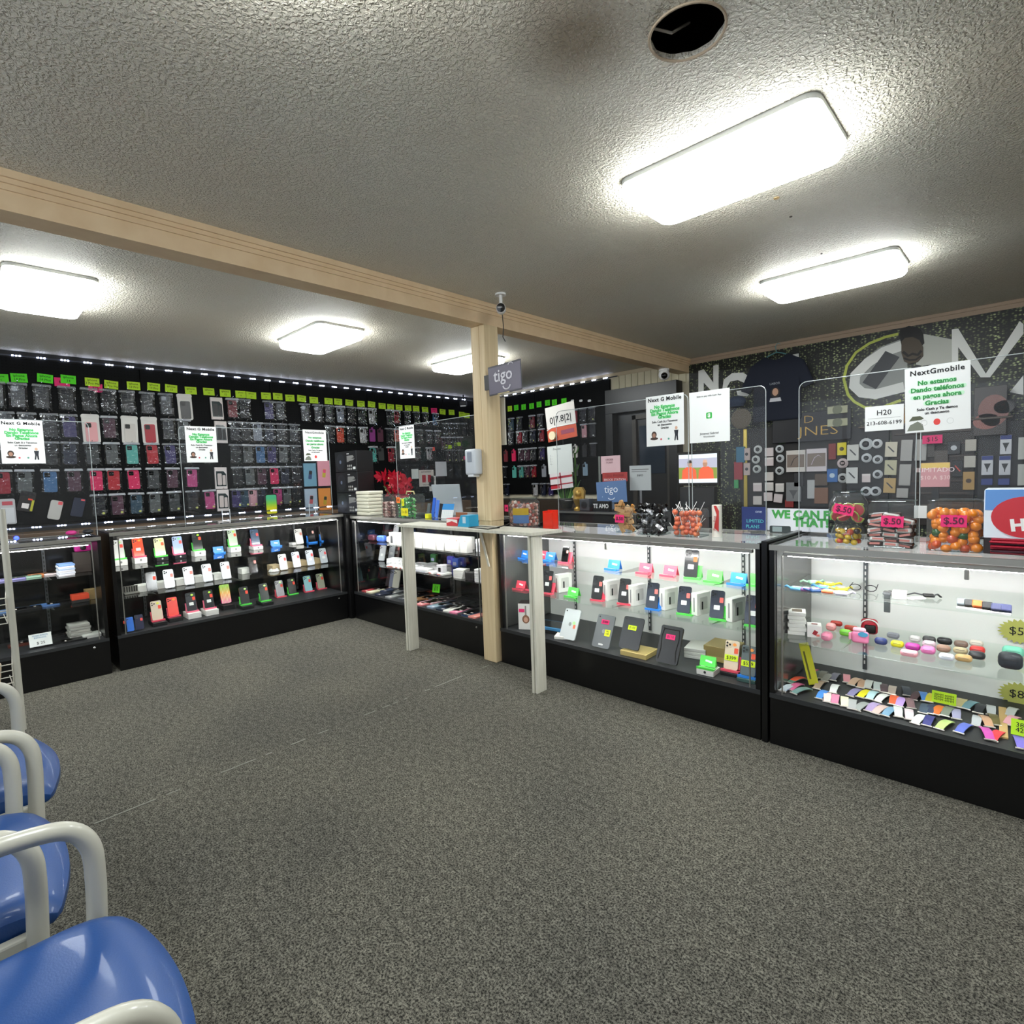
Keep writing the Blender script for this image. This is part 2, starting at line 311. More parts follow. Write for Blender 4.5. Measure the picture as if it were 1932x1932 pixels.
# pegboard panels on the left wall and the back wall left of the beam
PEG=pegmat()
ys=[YS,-1.1,.13,1.35,2.57,3.79,5.01,YW-.02]
for i in range(1,7):
    bbox(bm:=B(),0,ys[i]+.003,1.06,.025,ys[i+1]-.003,2.46,.002); o=obj('pegboard_panel',bm,PEG,loc=(XW+.004,0,0)); tag(o,'black pegboard panel on the left wall, %s from the near end'%ORD[i-1],'pegboard','pegboard panels of the left wall')
for i,(a,b_) in enumerate(((-6.17,-5.0),(-5.0,-3.78))):
    bbox(bm:=B(),a+.003,-.025,1.06,b_-.003,0,2.46,.002); o=obj('pegboard_panel',bm,PEG,loc=(0,YW-.004,0)); tag(o,'black pegboard panel on the back wall, %s'%('beside the room corner' if i==0 else 'beside the black partition'),'pegboard','pegboard panels of the back wall')
# ledges below the pegboards; the brown one models a reflection in the glass top
bbox(bm:=B(),0,-.6,0,.34,5.2,1.0,.004); o=obj('low_ledge',bm,mat('#5f4a34',.5),loc=(XW+.004,0,0)); tag(o,'brown ledge modelling a reflection, running under the left pegboards','cabinet')
bbox(bm:=B(),-5.8,-.34,0,-3.8,0,1.0,.004); o=obj('low_ledge',bm,mat('#33291f',.5),loc=(0,YW-.004,0)); tag(o,'dark low cabinet under the back wall pegboards','cabinet')
# mural
MUR=codewall(); YM=YW-.012
struct('wall_mural',box(B(),-2.77,YM,0,XE,YW,H-.06),MUR,'dark printed mural wall with green glyph columns')
mural=thing('wall_mural_graphics','large white letters and ring graphic printed on the dark glyph mural','mural',(0,YM,0))
def art(px,m,name,parent,yv,dz=.002,origin=(0,0,0)):
    pts=[at(a,b_,1,yv) for a,b_ in px]
    bm=B(); prism(bm,[(p.x-origin[0],p.z-origin[2]) for p in pts],-dz,0); return obj(name,bm,m,parent)
def strokepx(px,wd,m,name,parent,yv,dz=.002,yo=0):
    pts=[at(a,b_,1,yv) for a,b_ in px]; bm=B()
    L=[];R=[]
    for i,p in enumerate(pts):
        a=pts[max(i-1,0)]; b_=pts[min(i+1,len(pts)-1)]; d=Vector((b_.x-a.x,0,b_.z-a.z)).normalized(); nn=Vector((-d.z,0,d.x))*wd/2
        L.append(p+nn);R.append(p-nn)
    for i in range(len(pts)-1):
        prism(bm,[(v.x,v.z) for v in (L[i],L[i+1],R[i+1],R[i])],yo-dz,yo)
    return obj(name,bm,m,parent)
GW=mat('#e2e3de',.5); GG=mat('#8d908c',.5); GY=mat('#b7c24c',.5)
strokepx([(1600,745),(1592,715),(1598,690),(1615,665),(1640,648),(1670,636),(1695,630)],.022,GY,'outer_ring',mural,YM,.003)
strokepx([(1600,745),(1612,758),(1632,769),(1660,770),(1700,755)],.022,GY,'outer_ring',mural,YM,.003)
art([(1700,640),(1660,655),(1630,678),(1612,703),(1616,728),(1632,742),(1665,744),(1700,738),(1712,725),(1712,640)],GG,'inner_disc',mural,YM,.003)
strokepx([(1702,652),(1668,664),(1638,684),(1614,708),(1612,728),(1626,741),(1652,744),(1706,730)],.085,GW,'white_ring',mural,YM,.006,-.001)
strokepx([(1640,728),(1684,668)],.12,mat('#262a30',.5),'dark_bar',mural,YM,.008,-.001)
art([(1742,630),(1800,641),(1808,640),(1808,682),(1740,690),(1728,688)],mat('#b4b7ad',.5),'pale_patch',mural,YM,.003)
art([(1796,622),(1808,620),(1860,705),(1924,606),(1931,612),(1931,630),(1868,712),(1850,712),(1808,655),(1808,682),(1796,684)],GW,'white_letter_shape',mural,YM,.006)
art([(1318,700),(1328,697),(1346,722),(1346,690),(1356,688),(1356,738),(1345,740),(1328,722),(1328,745),(1318,745)],GW,'white_letter_shape',mural,YM,.005)
art([(1362,742),(1366,716),(1382,704),(1402,703),(1416,712),(1418,740),(1410,748),(1392,746),(1390,738),(1406,735),(1404,722),(1392,717),(1378,720),(1372,730),(1374,742)],GW,'white_letter_shape',mural,YM,.005)
art([(1496,669),(1507,667),(1508,686),(1498,688)],GW,'white_letter_shape',mural,YM,.005); art([(1508,688),(1522,685),(1524,697),(1512,701)],GW,'white_letter_shape',mural,YM,.005)
art([(1697,633),(1700,622),(1715,615),(1733,618),(1742,630),(1744,648),(1736,656),(1702,656)],mat('#0d0d0e',.6),'dark_cap_shape',mural,YM,.010)
art([(1701,645),(1708,638),(1722,636),(1735,642),(1742,655),(1742,672),(1732,683),(1716,687),(1706,682),(1701,666)],mat('#4d4234',.6),'oval_shape',mural,YM,.012)
strokepx([(1704,664),(1714,672),(1722,668),(1732,670),(1739,662)],.02,mat('#16130f',.6),'dark_stroke',mural,YM,.014)
strokepx([(1706,676),(1716,680),(1728,679),(1738,672)],.014,mat('#16130f',.6),'dark_stroke',mural,YM,.014)
art([(1905,740),(1931,708),(1931,745)],GW,'white_letter_shape',mural,YM,.005)
# black lower backing of the accessory wall
for i,(a,b_,c_,z1,lab) in enumerate(((1395,1600,'#100e0c',1.72,'dark brown accessory board with gold strip'),(1600,1680,'#09090c',1.66,'black accessory board with coiled cables'),(1680,1842,'#261d17',1.66,'brown slatted accessory board behind the bottles'),(1842,1932,'#060607',1.62,'black accessory board with blue cards'))):
    x0=at(a,850,1,5.66).x; x1=at(b_,850,1,5.66).x if i<3 else .4
    p=thing('accessory_board',lab,'display board',((x0+x1)/2,5.68,0)); wd=(x1-x0)/2
    bbox(bm:=B(),-wd+.01,-.03,.8,wd-.01,0,z1,.003); obj('panel',bm,mat(c_,.5),p)
    if i==0: bbox(bm:=B(),-wd+.05,-.045,.82,-wd+.085,-.03,z1,.003); obj('gold_strip',bm,mat('#c9b254',.3,.6),p)
    if i==2:
        for k in range(8): bbox(bm:=B(),-wd+.03,-.042,.86+k*.1,wd-.03,-.03,.875+k*.1,.002); obj('slat',bm,mat('#3c3027',.5),p)

# unseen glowing window added behind the camera to brighten the ceiling
wn=thing('added_window_1',None,None,(0,YS,0)); wn['kind']='structure'
bm=B()
for a in ((-3.6,0,.7,1.6,.03,.76),(-3.6,0,2.2,1.6,.03,2.26),(-3.6,0,.76,-3.54,.03,2.2),(1.54,0,.76,1.6,.03,2.2),(-1.9,0,.76,-1.85,.03,2.2),(-.15,0,.76,-.1,.03,2.2)): box(bm,*a)
obj('added_window_frame',bm,mat('#bdbdb8',.4),wn)
box(B(),0,0,0,1,1,1).free()
box(bm:=B(),-3.54,.004,.76,1.54,.010,2.2); obj('flat_pane',bm,mat('#e9f2ff',.4,emit=1.4),wn)
# ---------------- ceiling lights ----------------
def light_fixture(x,y,label):
    t=thing('ceiling_light',label,'ceiling light',(x,y,H),0,'ceiling lights')
    bm=B(); prism(bm,rrect(-.37,-.2,.37,.2,.05,5),-.018,-.0005,'xy'); obj('base_pan',bm,mat('#b8bbb9',.4),t,key='lp')
    bm=B(); a=rrect(-.365,-.195,.365,.195,.055,6); b_=rrect(-.33,-.16,.33,.16,.05,6); c_=[(u*1.0,v) for u,v in rrect(-.355,-.185,.355,.185,.055,6)]
    rings=[[bm.verts.new((u,v,z)) for u,v in P] for P,z in ((a,-.018),(a,-.058),(c_,-.075),(b_,-.082))]
    for A,C in zip(rings,rings[1:]):
        for k in range(len(A)): bm.faces.new((A[k],C[k],C[(k+1)%len(A)],A[(k+1)%len(A)]))
    bm.faces.new(rings[-1][::-1]); bmesh.ops.recalc_face_normals(bm,faces=bm.faces); 
    obj('diffuser',bm,mat('#f6fbfb',.5,emit=LAMP),t,key='ld')
    return t
for x,y,l in ((-.90,2.19,'largest bright rectangular ceiling light, right of the beam near the hole'),(-.96,3.90,'slim bright ceiling light nearest the mural wall'),(-4.19,.48,'bright ceiling light at the left edge of view'),(-4.20,2.18,'small bright ceiling light between left edge and post, left of the beam'),(-4.24,3.79,'far bright ceiling light partly hidden behind the pine post'),(-.86,.475,'ceiling light at the top edge above the camera'),(-4.2,-1.2,'added unseen ceiling light behind the view, left of the beam'),(-.88,-1.2,'added unseen ceiling light behind the view, right of the beam')):  # last pair is unseen, added behind the view for extra light
    light_fixture(x,y,l)
# ---------------- LED strips ----------------
LEDM=mat('#d4deff',.4,emit=26)
def ledstrip(label,start,step,n,axis,z,plane,out):
    t=thing('led_strip',label,'light strip',(0,0,0),0,'led strips of the wall displays')
    bm=B()
    if axis=='y': box(bm,plane,start-.08,z-.006,plane+out*.004,start+n*step,z+.006)
    else: box(bm,start-.08,plane,z-.006,start+n*step,plane+out*.004,z+.006)
    obj('tape',bm,mat('#30343f',.4),t)
    for i in range(n):
        bm=B()
        for k in (-1,0,1):
            c=start+i*step+k*.022
            if axis=='y': box(bm,plane+out*.004,c-.006,z-.005,plane+out*.011,c+.006,z+.005)
            else: box(bm,c-.006,plane+out*.004,z-.005,c+.006,plane+out*.011,z+.005)
        obj('led_cluster',bm,LEDM,t)
ledstrip('upper dotted led strip along the left pegboards under the ceiling',.006,.159,35,'y',2.475,XW+.026,1)
ledstrip('upper dotted led strip along the back pegboards under the ceiling',-6.05,.17,14,'x',2.475,YW-.026,-1)
ledstrip('lower dotted led strip under the phone cases of the left wall',.006,.159,21,'y',1.05,XW+.35,1)

# ---------------- showcases ----------------
def showcase(name,label,x0,y0,W,D,Ht,rotz,inner='white',kick=.255,bar=True,shelves=(.52,.72),cx=(0,)):
    """local: x along the front, front at y=0 looking to -y"""
    t=thing('glass_showcase',label,'display case',(x0,y0,0),rotz,'glass showcases')
    bbox(bm:=B(),0,0,0,W,D,kick-.012,.003); obj('base',bm,LAM,t)
    box(bm:=B(),.001,.001,kick-.012,W-.001,D,kick); obj('deck',bm,mat('#26272a',.5),t)
    box(bm:=B(),.0,-.004,kick-.02,W,.004,kick+.002); obj('kick_trim',bm,mat('#3c3e40',.4,.5),t)
    inn={'white':mat('#efefec',.4),'black':mat('#0d0e10',.18,spec=.6)}[inner]
    for s_,x in (('l',0),('r',W-.022)):
        m_=LAM
        box(bm:=B(),x,0,kick,x+.022,D,Ht-.012); obj('end_panel',bm,m_,t)
    box(bm:=B(),.022,.03,kick+.005,.0245,D-.03,Ht-.03); obj('inner_lining',bm,mat('#6e706f',.22,.6) if inner=='white' else inn,t)
    box(bm:=B(),.022,D-.03,kick,W-.022,D-.02,Ht-.022); obj('sliding_back',bm,inn,t)
    box(bm:=B(),W*.5-.012,D-.036,kick,W*.5+.012,D-.030,Ht-.03); obj('door_overlap',bm,mat('#d5d6d2',.4) if inner=='white' else DARKM,t)
    box(bm:=B(),.022,.004,kick+.004,W-.022,.009,Ht-.012); obj('front_glass',bm,G_CASE,t)
    box(bm:=B(),0,-.004,Ht-.008,W,D,Ht); obj('top_glass',bm,G_CASE,t)
    bm=B(); box(bm,0,-.006,Ht-.024,W,.006,Ht+.001); obj('front_rail',bm,ALU,t)
    bm=B(); box(bm,0,D-.006,Ht-.02,W,D+.004,Ht+.002); obj('back_rail',bm,ALU,t)
    for x in (0,W-.012):
        box(bm:=B(),x,0,Ht-.010,x+.012,D,Ht+.003); obj('side_rail',bm,BLACK,t)
    for x in (.05,W-.058):
        box(bm:=B(),x,.009,kick,x+.006,.016,Ht-.05); obj('corner_strip',bm,ALU,t)
    if bar:
        bbox(bm:=B(),.05,.03,Ht-.052,W-.05,.058,Ht-.034,.003); b_=obj('light_bar',bm,ALU,t)
        box(bm:=B(),.07,.036,Ht-.0545,W-.07,.052,Ht-.0522); obj('led_tube',bm,mat('#fdfdfa',.4,emit=bar*BAR),b_)
    for z in shelves:
        dd=.06 if z>.6 else .04
        bbox(bm:=B(),.03,dd,z-.006,W-.03,D-.04,z,.001); obj('glass_shelf',bm,G_SHELF,t)
        for x in (.28,W/2,W-.28):
            prism(bm:=B(),[(dd+.05,z-.008),(D-.045,z-.008),(D-.045,z-.05)],x-.003,x+.003,'yz'); obj('shelf_bracket',bm,ALU,t)
    for x in (.28,W/2,W-.28):
        bm=B(); box(bm,x-.009,D-.044,kick+.02,x+.009,D-.036,Ht-.06); s_=obj('shelf_standard',bm,mat('#5e6164',.4,.7),t)
        bm=B()
        for k in range(20): box(bm,x-.003,D-.046,kick+.05+k*.031,x+.003,D-.0438,kick+.068+k*.031)
        obj('slots',bm,mat('#e8e8e4',.5) if inner=='white' else BLACK,s_)
    lathe(bm:=B(),[(.008,0),(.008,.006),(.004,.008)],12); obj('lock',bm,CHROME,t,smooth=True,loc=(W-.09,0,kick-.05),rot=(PI/2,0,0)) if inner=='black' else bm.free()
    return t
SH=(.52,.73)
showcase('l1','black and glass showcase at the left edge holding boxed phones',-4.83,-1.10,1.84,.51,1.0,PI/2,'black',.262,.55,SH)
showcase('l2','long left showcase full of upright used phones',-4.83,.79,1.845,.51,1.02,PI/2,'black',.262,.8,SH)
showcase('k1','middle showcase behind the pine post with white boxes and flat cases',-4.77,2.68,1.85,.52,1.0,0,'black',.262,1.15,(.535,.74))
showcase('k2','white-backed showcase with tablets and coloured phone stands',-2.755,2.68,1.797,.56,.968,0,'white',.25,1,(.52,.725))
showcase('k3','white-backed showcase on the right with watch bands and earbud cases',-.915,2.68,1.83,.60,.968,0,'white',.25,1,(.505,.745))
# corner post between left and middle run
bbox(bm:=B(),0,0,0,.05,.05,1.015,.004); o=obj('corner_post',bm,LAM,loc=(-4.832,2.636,0)); tag(o,'black corner post joining the left and middle showcases','post')
bbox(bm:=B(),0,0,0,.028,.60,.985,.003); o=obj('divider_panel',bm,LAM,loc=(-.951,2.674,0)); tag(o,'black divider panel between the two white-backed showcases','panel')

# ---------------- white shelf table ----------------
t=thing('shelf_table','white painted narrow shelf table around the pine post','table',(0,0,0))
bm=B(); prism(bm,[(-3.56,2.395),(-2.175,2.395),(-2.13,2.638),(-3.60,2.638)],.972,.990,'xy'); obj('tabletop',bm,WPAINT,t)
for x in (-3.535,-2.215):
    bm=B(); bbox(bm,x,2.405,0,x+.018,2.50,.972,.002); bbox(bm,x+.021,2.412,0,x+.037,2.50,.972,.002); obj('leg',bm,WPAINT,t)
bm=B(); prism(bm,[(-.005,.972),(.02,.972),(.10,.70),(.085,.70)],-.004,.004,'xz'); o=obj('brace',bm,WPAINT,t,loc=(-2.88,2.62,0))
# ---------------- chairs ----------------
FR=mat('#b9b8ac',.35,coat=.3); BLUE=mat('#16427f',.42,coat=.12,bump=.05,bscale=300)
def chair(x,y,label):
    t=thing('waiting_chair',label,'chair',(x,y,0),PI,'waiting chairs')
    # seat cushion: convex front (local -y) with waterfall edge
    bm=B(); n=12; m=10; rows=[]
    for i in range(m+1):
        v=i/m; row=[]
        for j in range(n+1):
            u=-1+2*j/n; xx=u*.262
            fy=-.292+.045*u*u; by=.22; yy=fy+(by-fy)*v
            z=.488-.012*(1-(2*v-1)**2)*(1-u*u)
            if v<.2: k=(.2-v)/.2; z-=.045*k**2.2; 
            if abs(u)>.85: z-=.018*((abs(u)-.85)/.15)**2
            row.append(bm.verts.new((xx,yy,z)))
        rows.append(row)
    for i in range(m):
        for j in range(n): bm.faces.new((rows[i][j],rows[i][j+1],rows[i+1][j+1],rows[i+1][j]))
    r=bmesh.ops.extrude_face_region(bm,geom=bm.faces[:]); vs_=[e for e in r['geom'] if isinstance(e,bmesh.types.BMVert)]
    for v_ in vs_: v_.co.z=.385+(.02 if v_.co.y<-.2 else 0); v_.co.x*=.97; v_.co.y=v_.co.y*.94
    bmesh.ops.recalc_face_normals(bm,faces=bm.faces); o=obj('seat',bm,BLUE,t,True,key='seat'); 
    if 'ss' not in [q.name for q in o.modifiers]: mo=o.modifiers.new('ss','SUBSURF'); mo.levels=1; mo.render_levels=1
    bm=B(); bbox(bm,-.25,-.03,-.17,.25,.03,.17,.028,3); obj('backrest',bm,BLUE,t,True,key='cb',loc=(0,.27,.72),rot=(-.2,0,0))
    for s_ in (-1,1):
        x_=s_*.285; pts=[(x_,.27,.0),(x_,.26,.3),(x_,.25,.55),(x_,.235,.63),(x_,.19,.662),(x_,.0,.668),(x_,-.11,.662),(x_,-.168,.645),(x_,-.198,.60),(x_,-.203,.53),(x_,-.198,.40),(x_,-.19,.2),(x_,-.18,0)]
        # smooth polyline
        P=[Vector(p) for p in pts]; Q=[]
        for i in range(len(P)-1):
            p0=P[max(i-1,0)];p1=P[i];p2=P[i+1];p3=P[min(i+2,len(P)-1)]
            for k in range(5):
                f=k/5; Q.append(.5*((2*p1)+(-p0+p2)*f+(2*p0-5*p1+4*p2-p3)*f*f+(-p0+3*p1-3*p2+p3)*f**3))
        Q.append(P[-1]); bm=B(); tube(bm,Q,.0185,12,ry=.0165); obj('arm_leg_frame',bm,FR,t,True,key='af%d'%s_)
    bm=B(); bbox(bm,-.28,-.19,.33,.28,-.17,.39,.006); obj('seat_rail',bm,FR,t,key='sr1')
    bm=B(); bbox(bm,-.28,.2,.33,.28,.22,.39,.006); obj('seat_rail',bm,FR,t,key='sr2')
    for s_ in (-1,1):
        bm=B(); bbox(bm,s_*.272-.012,-.21,.36,s_*.272+.012,.25,.43,.005); obj('side_rail',bm,FR,t,key='sd%d'%s_)
    bm=B(); tube(bm,[(-.2,.24,.4),(-.2,.27,.6),(-.2,.3,.85)],.012,8); tube(bm,[(.2,.24,.4),(.2,.27,.6),(.2,.3,.85)],.012,8); obj('back_uprights',bm,FR,t,True,key='bu')
    return t
chair(-1.125,-.045,'blue vinyl waiting chair nearest the camera in the left row')
chair(-1.755,-.135,'middle blue vinyl waiting chair in the left row')
chair(-2.365,-.085,'farthest blue vinyl waiting chair in the left row')
# ---------------- wire snack rack at the left edge ----------------
t=thing('wire_snack_rack','beige wire rack with a tall pole at the left edge','rack',(-4.10,.2,0))
tube(bm:=B(),[(0,0,0),(0,0,1.25)],.016,10); obj('pole',bm,FR,t,True)
tube(bm:=B(),[(0,-.5,0),(0,-.5,1.25)],.016,10); obj('pole',bm,FR,t,True)
for z in (.25,.62):
    bm=B()
    for k in range(5): tube(bm,[(-.3,-.5,z+k*.035),(0,-.5,z+k*.035),(.02,-.02,z+k*.035),(-.3,0,z+k*.035)],.003,5)
    for k in range(9): tube(bm,[(-.0,-.5+k*.06,z),(.015,-.5+k*.06,z+.14)],.0025,5)
    for k in range(9): tube(bm,[(-.3,-.5+k*.06,z),(.0,-.5+k*.06,z)],.0025,5)
    obj('wire_basket',bm,mat('#c9c6bb',.4,.3),t)
for i in range(8):
    bm=B(); bbox(bm,-.045,-.018,0,.045,.018,.13,.012,2); o=obj('snack_bag',bm,mat(['#8c2a22','#b98a2c','#7d1f1f','#c9b9a0'][i%4],.35),loc=(-4.17+(i%2)*.0-.03*(i//4),-.26+(i%4)*.115+.0,.264+(.37 if i>3 else 0)),rot=(0,.1,PI/2)); tag(o,'small snack bag in the wire rack at the left edge','snack bag','snack bags in the wire rack')
# ---------------- hanging phone cases ----------------
CC={'k':('#17181b','black'),'p':('#3b2f63','purple'),'g':('#5d5f5c','grey'),'r':('#a32030','red'),'R':('#c0222e','glitter red'),'h':('#e6285f','hot pink'),'n':('#c4407c','rose pink'),'t':('#5fb5a4','teal'),'b':('#3f6d97','blue'),
'm':('#54303f','maroon'),'o':('#e2502f','orange'),'s':('#e0a3a6','pale pink'),'u':('#23283a','navy'),'d':('#2f4a58','slate blue'),'e':('#7a1c28','dark red'),'c':('#8f9299','clear'),'v':('#83397a','magenta'),'G':('#3f4140','dark grey'),'l':('#a9b4a8','pale green'),'x':('#c9c4be','silver'),'a':('#7a8f9f','light blue')}
WB=mat('#d9d7d2',.6)
def case_body():
    bm=B(); prism(bm,rrect(-.037,-.157,.037,-.005,.011,3),-.016,-.004); return bm
def cam_bump():
    bm=B(); prism(bm,rrect(-.031,-.046,.001,-.012,.006,3),-.019,-.015); return bm
def bag():
    bm=B(); xs=[-.052+.104*i/6 for i in range(7)]; zs=[.012-.187*i/9 for i in range(10)]
    rnd=random.Random(3); F=[[bm.verts.new((x*(1-.06*math.sin(j/9*PI)),-.024-.006*rnd.random()-.004*math.sin((i/6)*PI),z)) for i,x in enumerate(xs)] for j,z in enumerate(zs)]
    for j in range(9):
        for i in range(6): bm.faces.new((F[j][i],F[j][i+1],F[j+1][i+1],F[j+1][i]))
    return bm
def hook():
    bm=B(); tube(bm,[(0,.0,.02),(0,-.05,.02),(0,-.055,.026)],.0022,5); return bm
def hang(x,y,z,rz,code,label,group,style='bag',tilt=0):
    colr,nm=CC.get(code,('#17181b','black'))
    t=thing('hanging_phone_case',label%nm if '%s' in label else label,'phone case',(x,y,z),(0,tilt,rz),group); t.scale=(1,1,1) if y>4.2 else (1.2,1.1,1.16) if style!='bare' else (1.1,1,1.05)
    if style=='box':
        bm=B(); bbox(bm,-.048,-.024,-.185,.048,-.002,.01,.002,1); obj('carton',bm,mat('#d8cfcc',.5),t,key='cbox')
        bm=B(); prism(bm,[(-.04,-.16),(.04,-.16),(.04,-.05),(.02,-.025),(-.04,-.025)],-.0255,-.024); obj('window',bm,mat('#2a3638',.15),t,key='cwin')
        bm=B(); prism(bm,rrect(-.03,-.15,.004,-.045,.008,3),-.0275,-.0255); prism(bm,rrect(.01,-.15,.034,-.06,.006,3),-.027,-.0255); obj('printed_phone',bm,mat('#c5b9b5' if code!='k' else '#15161a',.4),t,key='cpp')
    elif style=='pouch':
        bm=B(); prism(bm,rrect(-.053,-.20,.053,.02,.016,3),-.012,-.002); prism(bm,rrect(-.056,-.012,.056,.022,.014,3),-.014,-.0); obj('white_pouch',bm,WB,t,key='cpo')
        bm=B(); prism(bm,rrect(-.036,-.19,.036,-.04,.010,3),-.02,-.012); obj('case_body',bm,mat(colr,.35),t,key='cpb')
        bm=B(); prism(bm,rrect(-.031,-.082,.001,-.047,.006,3),-.023,-.02); obj('camera_cutout',bm,BLACK,t,key='cpc')
    elif style=='bare':
        obj('case_body',case_body,mat(colr,.3),t,key='cb1'); obj('camera_cutout',cam_bump,BLACK,t,key='cc1')
        bm=B(); prism(bm,rrect(-.012,-.003,.012,.016,.005,3),-.013,-.008); obj('hang_tab',bm,mat(colr,.3),t,key='ctab')
    else:
        obj('case_body',case_body,mat(colr,.35),t,key='cb1'); obj('camera_cutout',cam_bump,mat('#08080a' if code!='k' else '#2b2c30',.2),t,key='cc1')
        bm=B(); prism(bm,[(-.054,-.002),(.054,-.002),(.05,.014),(-.05,.014)],-.031,-.003); obj('bag_header',bm,glass('#dfe3e6',1.5 if y<5.3 else 1.3,.25,1.0,60,haze=.22 if code in 'kpu' else .45),t,key='chd')
        obj('clear_bag',bag,G_BAGD if y>5.3 else G_BAG,t,smooth=True,key='cbag')
        i=(hash(round(x*100)+round(z*100)*7))%4
        if i: bm=B(); prism(bm,rrect(.008,-.145,.032,-.136,.003,2) if i<3 else ell(.02,-.138,.009,.009,10),-.034,-.0325); obj('sticker',bm,mat('#dfe0dc' if i<3 else '#b9c069',.6),t,key='cst%d'%(i<3))
    bm=B(); obj('hook',hook,CHROME,t,key='hk')
    return t
ROWN=['top','second','third','fourth','bottom']
XF=XW+.03
# columns measured along the top row; rows measured down the column near x=170
colpx=[-8,32,78,125,167,203,239,277,314,348,378,408,439,461,483,507,528,552,575,600,621,642,663,683,702,720,736,749,768,788,805,820]
colY=[at(x,735+(x-150)*.088,0,XF+.02).y for x in colpx]
rowZ=[2.232,1.990,1.750,1.512,1.280]
rows=['kkkkkkkkW-Bek-pk-kkkkkkGW-keuukb',
      'kkkPWkSKkgBkkkukgk--kokWvk-kGGkk',
      'kkkpkgTRpk--kgbpgk----kkgtkr-kgk',
      'rggbmhRhkm-n-Bkgkhkk------------',
      '-------kmdgkknBadsuYngk---------']
rows[4]='-----kmdgkknBadsuY-ngk----------'
rowcols={3:[0,1,2,3,3.35,4.3,5.2,6.1,7.1,8.1,9.1,9.75,10.5,11.25,12.3,13.1,14.1,15.1,16.1,17.1],4:None}
def cy(c):
    i=int(c); f=c-i; return colY[i]*(1-f)+colY[i+1]*f
lw='%s phone case in a clear bag, '
def place(row,items):
    # items: (px,py_unused or None,code,style)
    k=0
    for px,code,st in items:
        y=at(px,(735+row*51)+(px-170)*(.088-row*.035),0,XF+.02).y
        nm=CC.get(code,('','black'))[1]
        pk={'bag':'clear bag','pouch':'white pouch','box':'white carton with window','bare':'open hook'}[st]
        sc_='' 
        hang(XF,y,rowZ[row],PI/2,code,'%s phone case in %s, %s from left, %s row, left wall'%(nm,pk,ORD[k],ROWN[row]),'phone cases hung on the left wall',st,random.uniform(-.03,.03)); k+=1
b='bag'
place(0,[(-10,'k',b),(32,'k',b),(78,'k',b),(125,'k',b),(167,'k',b),(203,'k',b),(239,'k',b),(277,'k',b),(312,'k',b),(348,'k','pouch'),(408,'k','box'),(438,'e',b),(461,'k',b),(507,'p',b),(528,'k',b),(575,'k',b),(600,'k',b),(621,'k',b),(642,'c',b),(663,'k',b),(683,'G',b),(702,'x',b),(736,'G',b),(749,'r',b),(768,'k',b),(786,'k',b),(803,'k',b),(822,'b',b)])
place(1,[(8,'k',b),(50,'k',b),(92,'k',b),(129,'p',b),(170,'s','pouch'),(205,'m',b),(244,'x','pouch'),(281,'r','pouch'),(317,'k',b),(346,'g',b),(416,'k','box'),(442,'k',b),(464,'k',b),(485,'c',b),(508,'u',b),(531,'k',b),(555,'k',b),(622,'k',b),(642,'o',b),(662,'k',b),(685,'x',b),(703,'v','bare'),(718,'m','bare'),(735,'k',b),(749,'o',b),(792,'k',b),(810,'G',b),(826,'G',b)])
place(2,[(12,'k',b),(52,'k',b),(94,'k',b),(131,'u',b),(173,'G',b),(210,'g',b),(248,'t',b),(286,'R',b),(320,'p',b),(347,'k',b),(392,'g',b),(444,'k',b),(468,'g',b),(491,'b',b),(513,'p',b),(535,'g',b),(557,'k',b),(704,'t',b),(719,'G','bare'),(738,'r',b),(787,'g',b),(810,'x',b)])
place(3,[(4,'r',b),(46,'g',b),(94,'b',b),(139,'m',b),(181,'h',b),(214,'R',b),(251,'h',b),(289,'G',b),(325,'m',b),(362,'n',b),(416,'x','box'),(448,'k',b),(471,'g',b),(494,'m',b),(517,'h',b),(538,'u',b),(559,'k',b)])
place(4,[(186,'k',b),(221,'m',b),(257,'d',b),(292,'g',b),(328,'G',b),(363,'k',b),(395,'n',b),(420,'x','box'),(446,'p',b),(460,'d',b),(477,'s',b),(493,'u',b),(524,'n',b),(541,'g',b),(559,'k',b)])
# odd items at the lower left of the wall
def wallbox(name,label,cat,px,py,w,h,d,m,rz=PI/2,tilt=0,ax=0,val=None,group=None,r=.012,parts=()):
    v=(XF if ax==0 else YW-.03) if val is None else val
    p=at(px,py,ax,v); t=thing(name,label,cat,p,(0,tilt,rz),group)
    bm=B(); prism(bm,rrect(-w/2,-h/2,w/2,h/2,min(r,w*.49,h*.49),3),-d,0); obj('body',bm,m,t)
    for (nm,x0,z0,x1,z1,mm) in parts:
        bm=B(); prism(bm,rrect(x0*w,z0*h,x1*w,z1*h,.002,1),-d-.0015,-d); obj(nm,bm,mm,t)
    return t
wallbox('hanging_phone_case','silver cover with red print at the left edge, bottom row','phone case',14,965,.10,.21,.03,mat('#b8b8ba',.25),group=None,parts=[('red_print',-.3,.25,.35,.4,mat('#b54a55',.5)),('clear_window',-.4,-.45,.4,.15,mat('#cfd2d4',.15))])
wallbox('hanging_phone_case','tilted black cover with floral print and yellow edge, bottom row','phone case',50,946,.10,.17,.02,mat('#1b1718',.35),tilt=.25,parts=[('floral_print',-.25,-.35,.2,-.1,mat('#e2dcd8',.5)),('yellow_edge',.32,-.45,.48,.1,mat('#b5b32a',.5)),('red_tag',.05,.08,.35,.16,mat('#d8452b',.5))])
wallbox('hanging_phone_case','tilted white cover with red corner tag, bottom row','phone case',104,962,.085,.165,.016,mat('#b9b7b2',.35),tilt=.25,r=.016,parts=[('red_tag',.1,.3,.45,.47,mat('#e0565c',.5))])
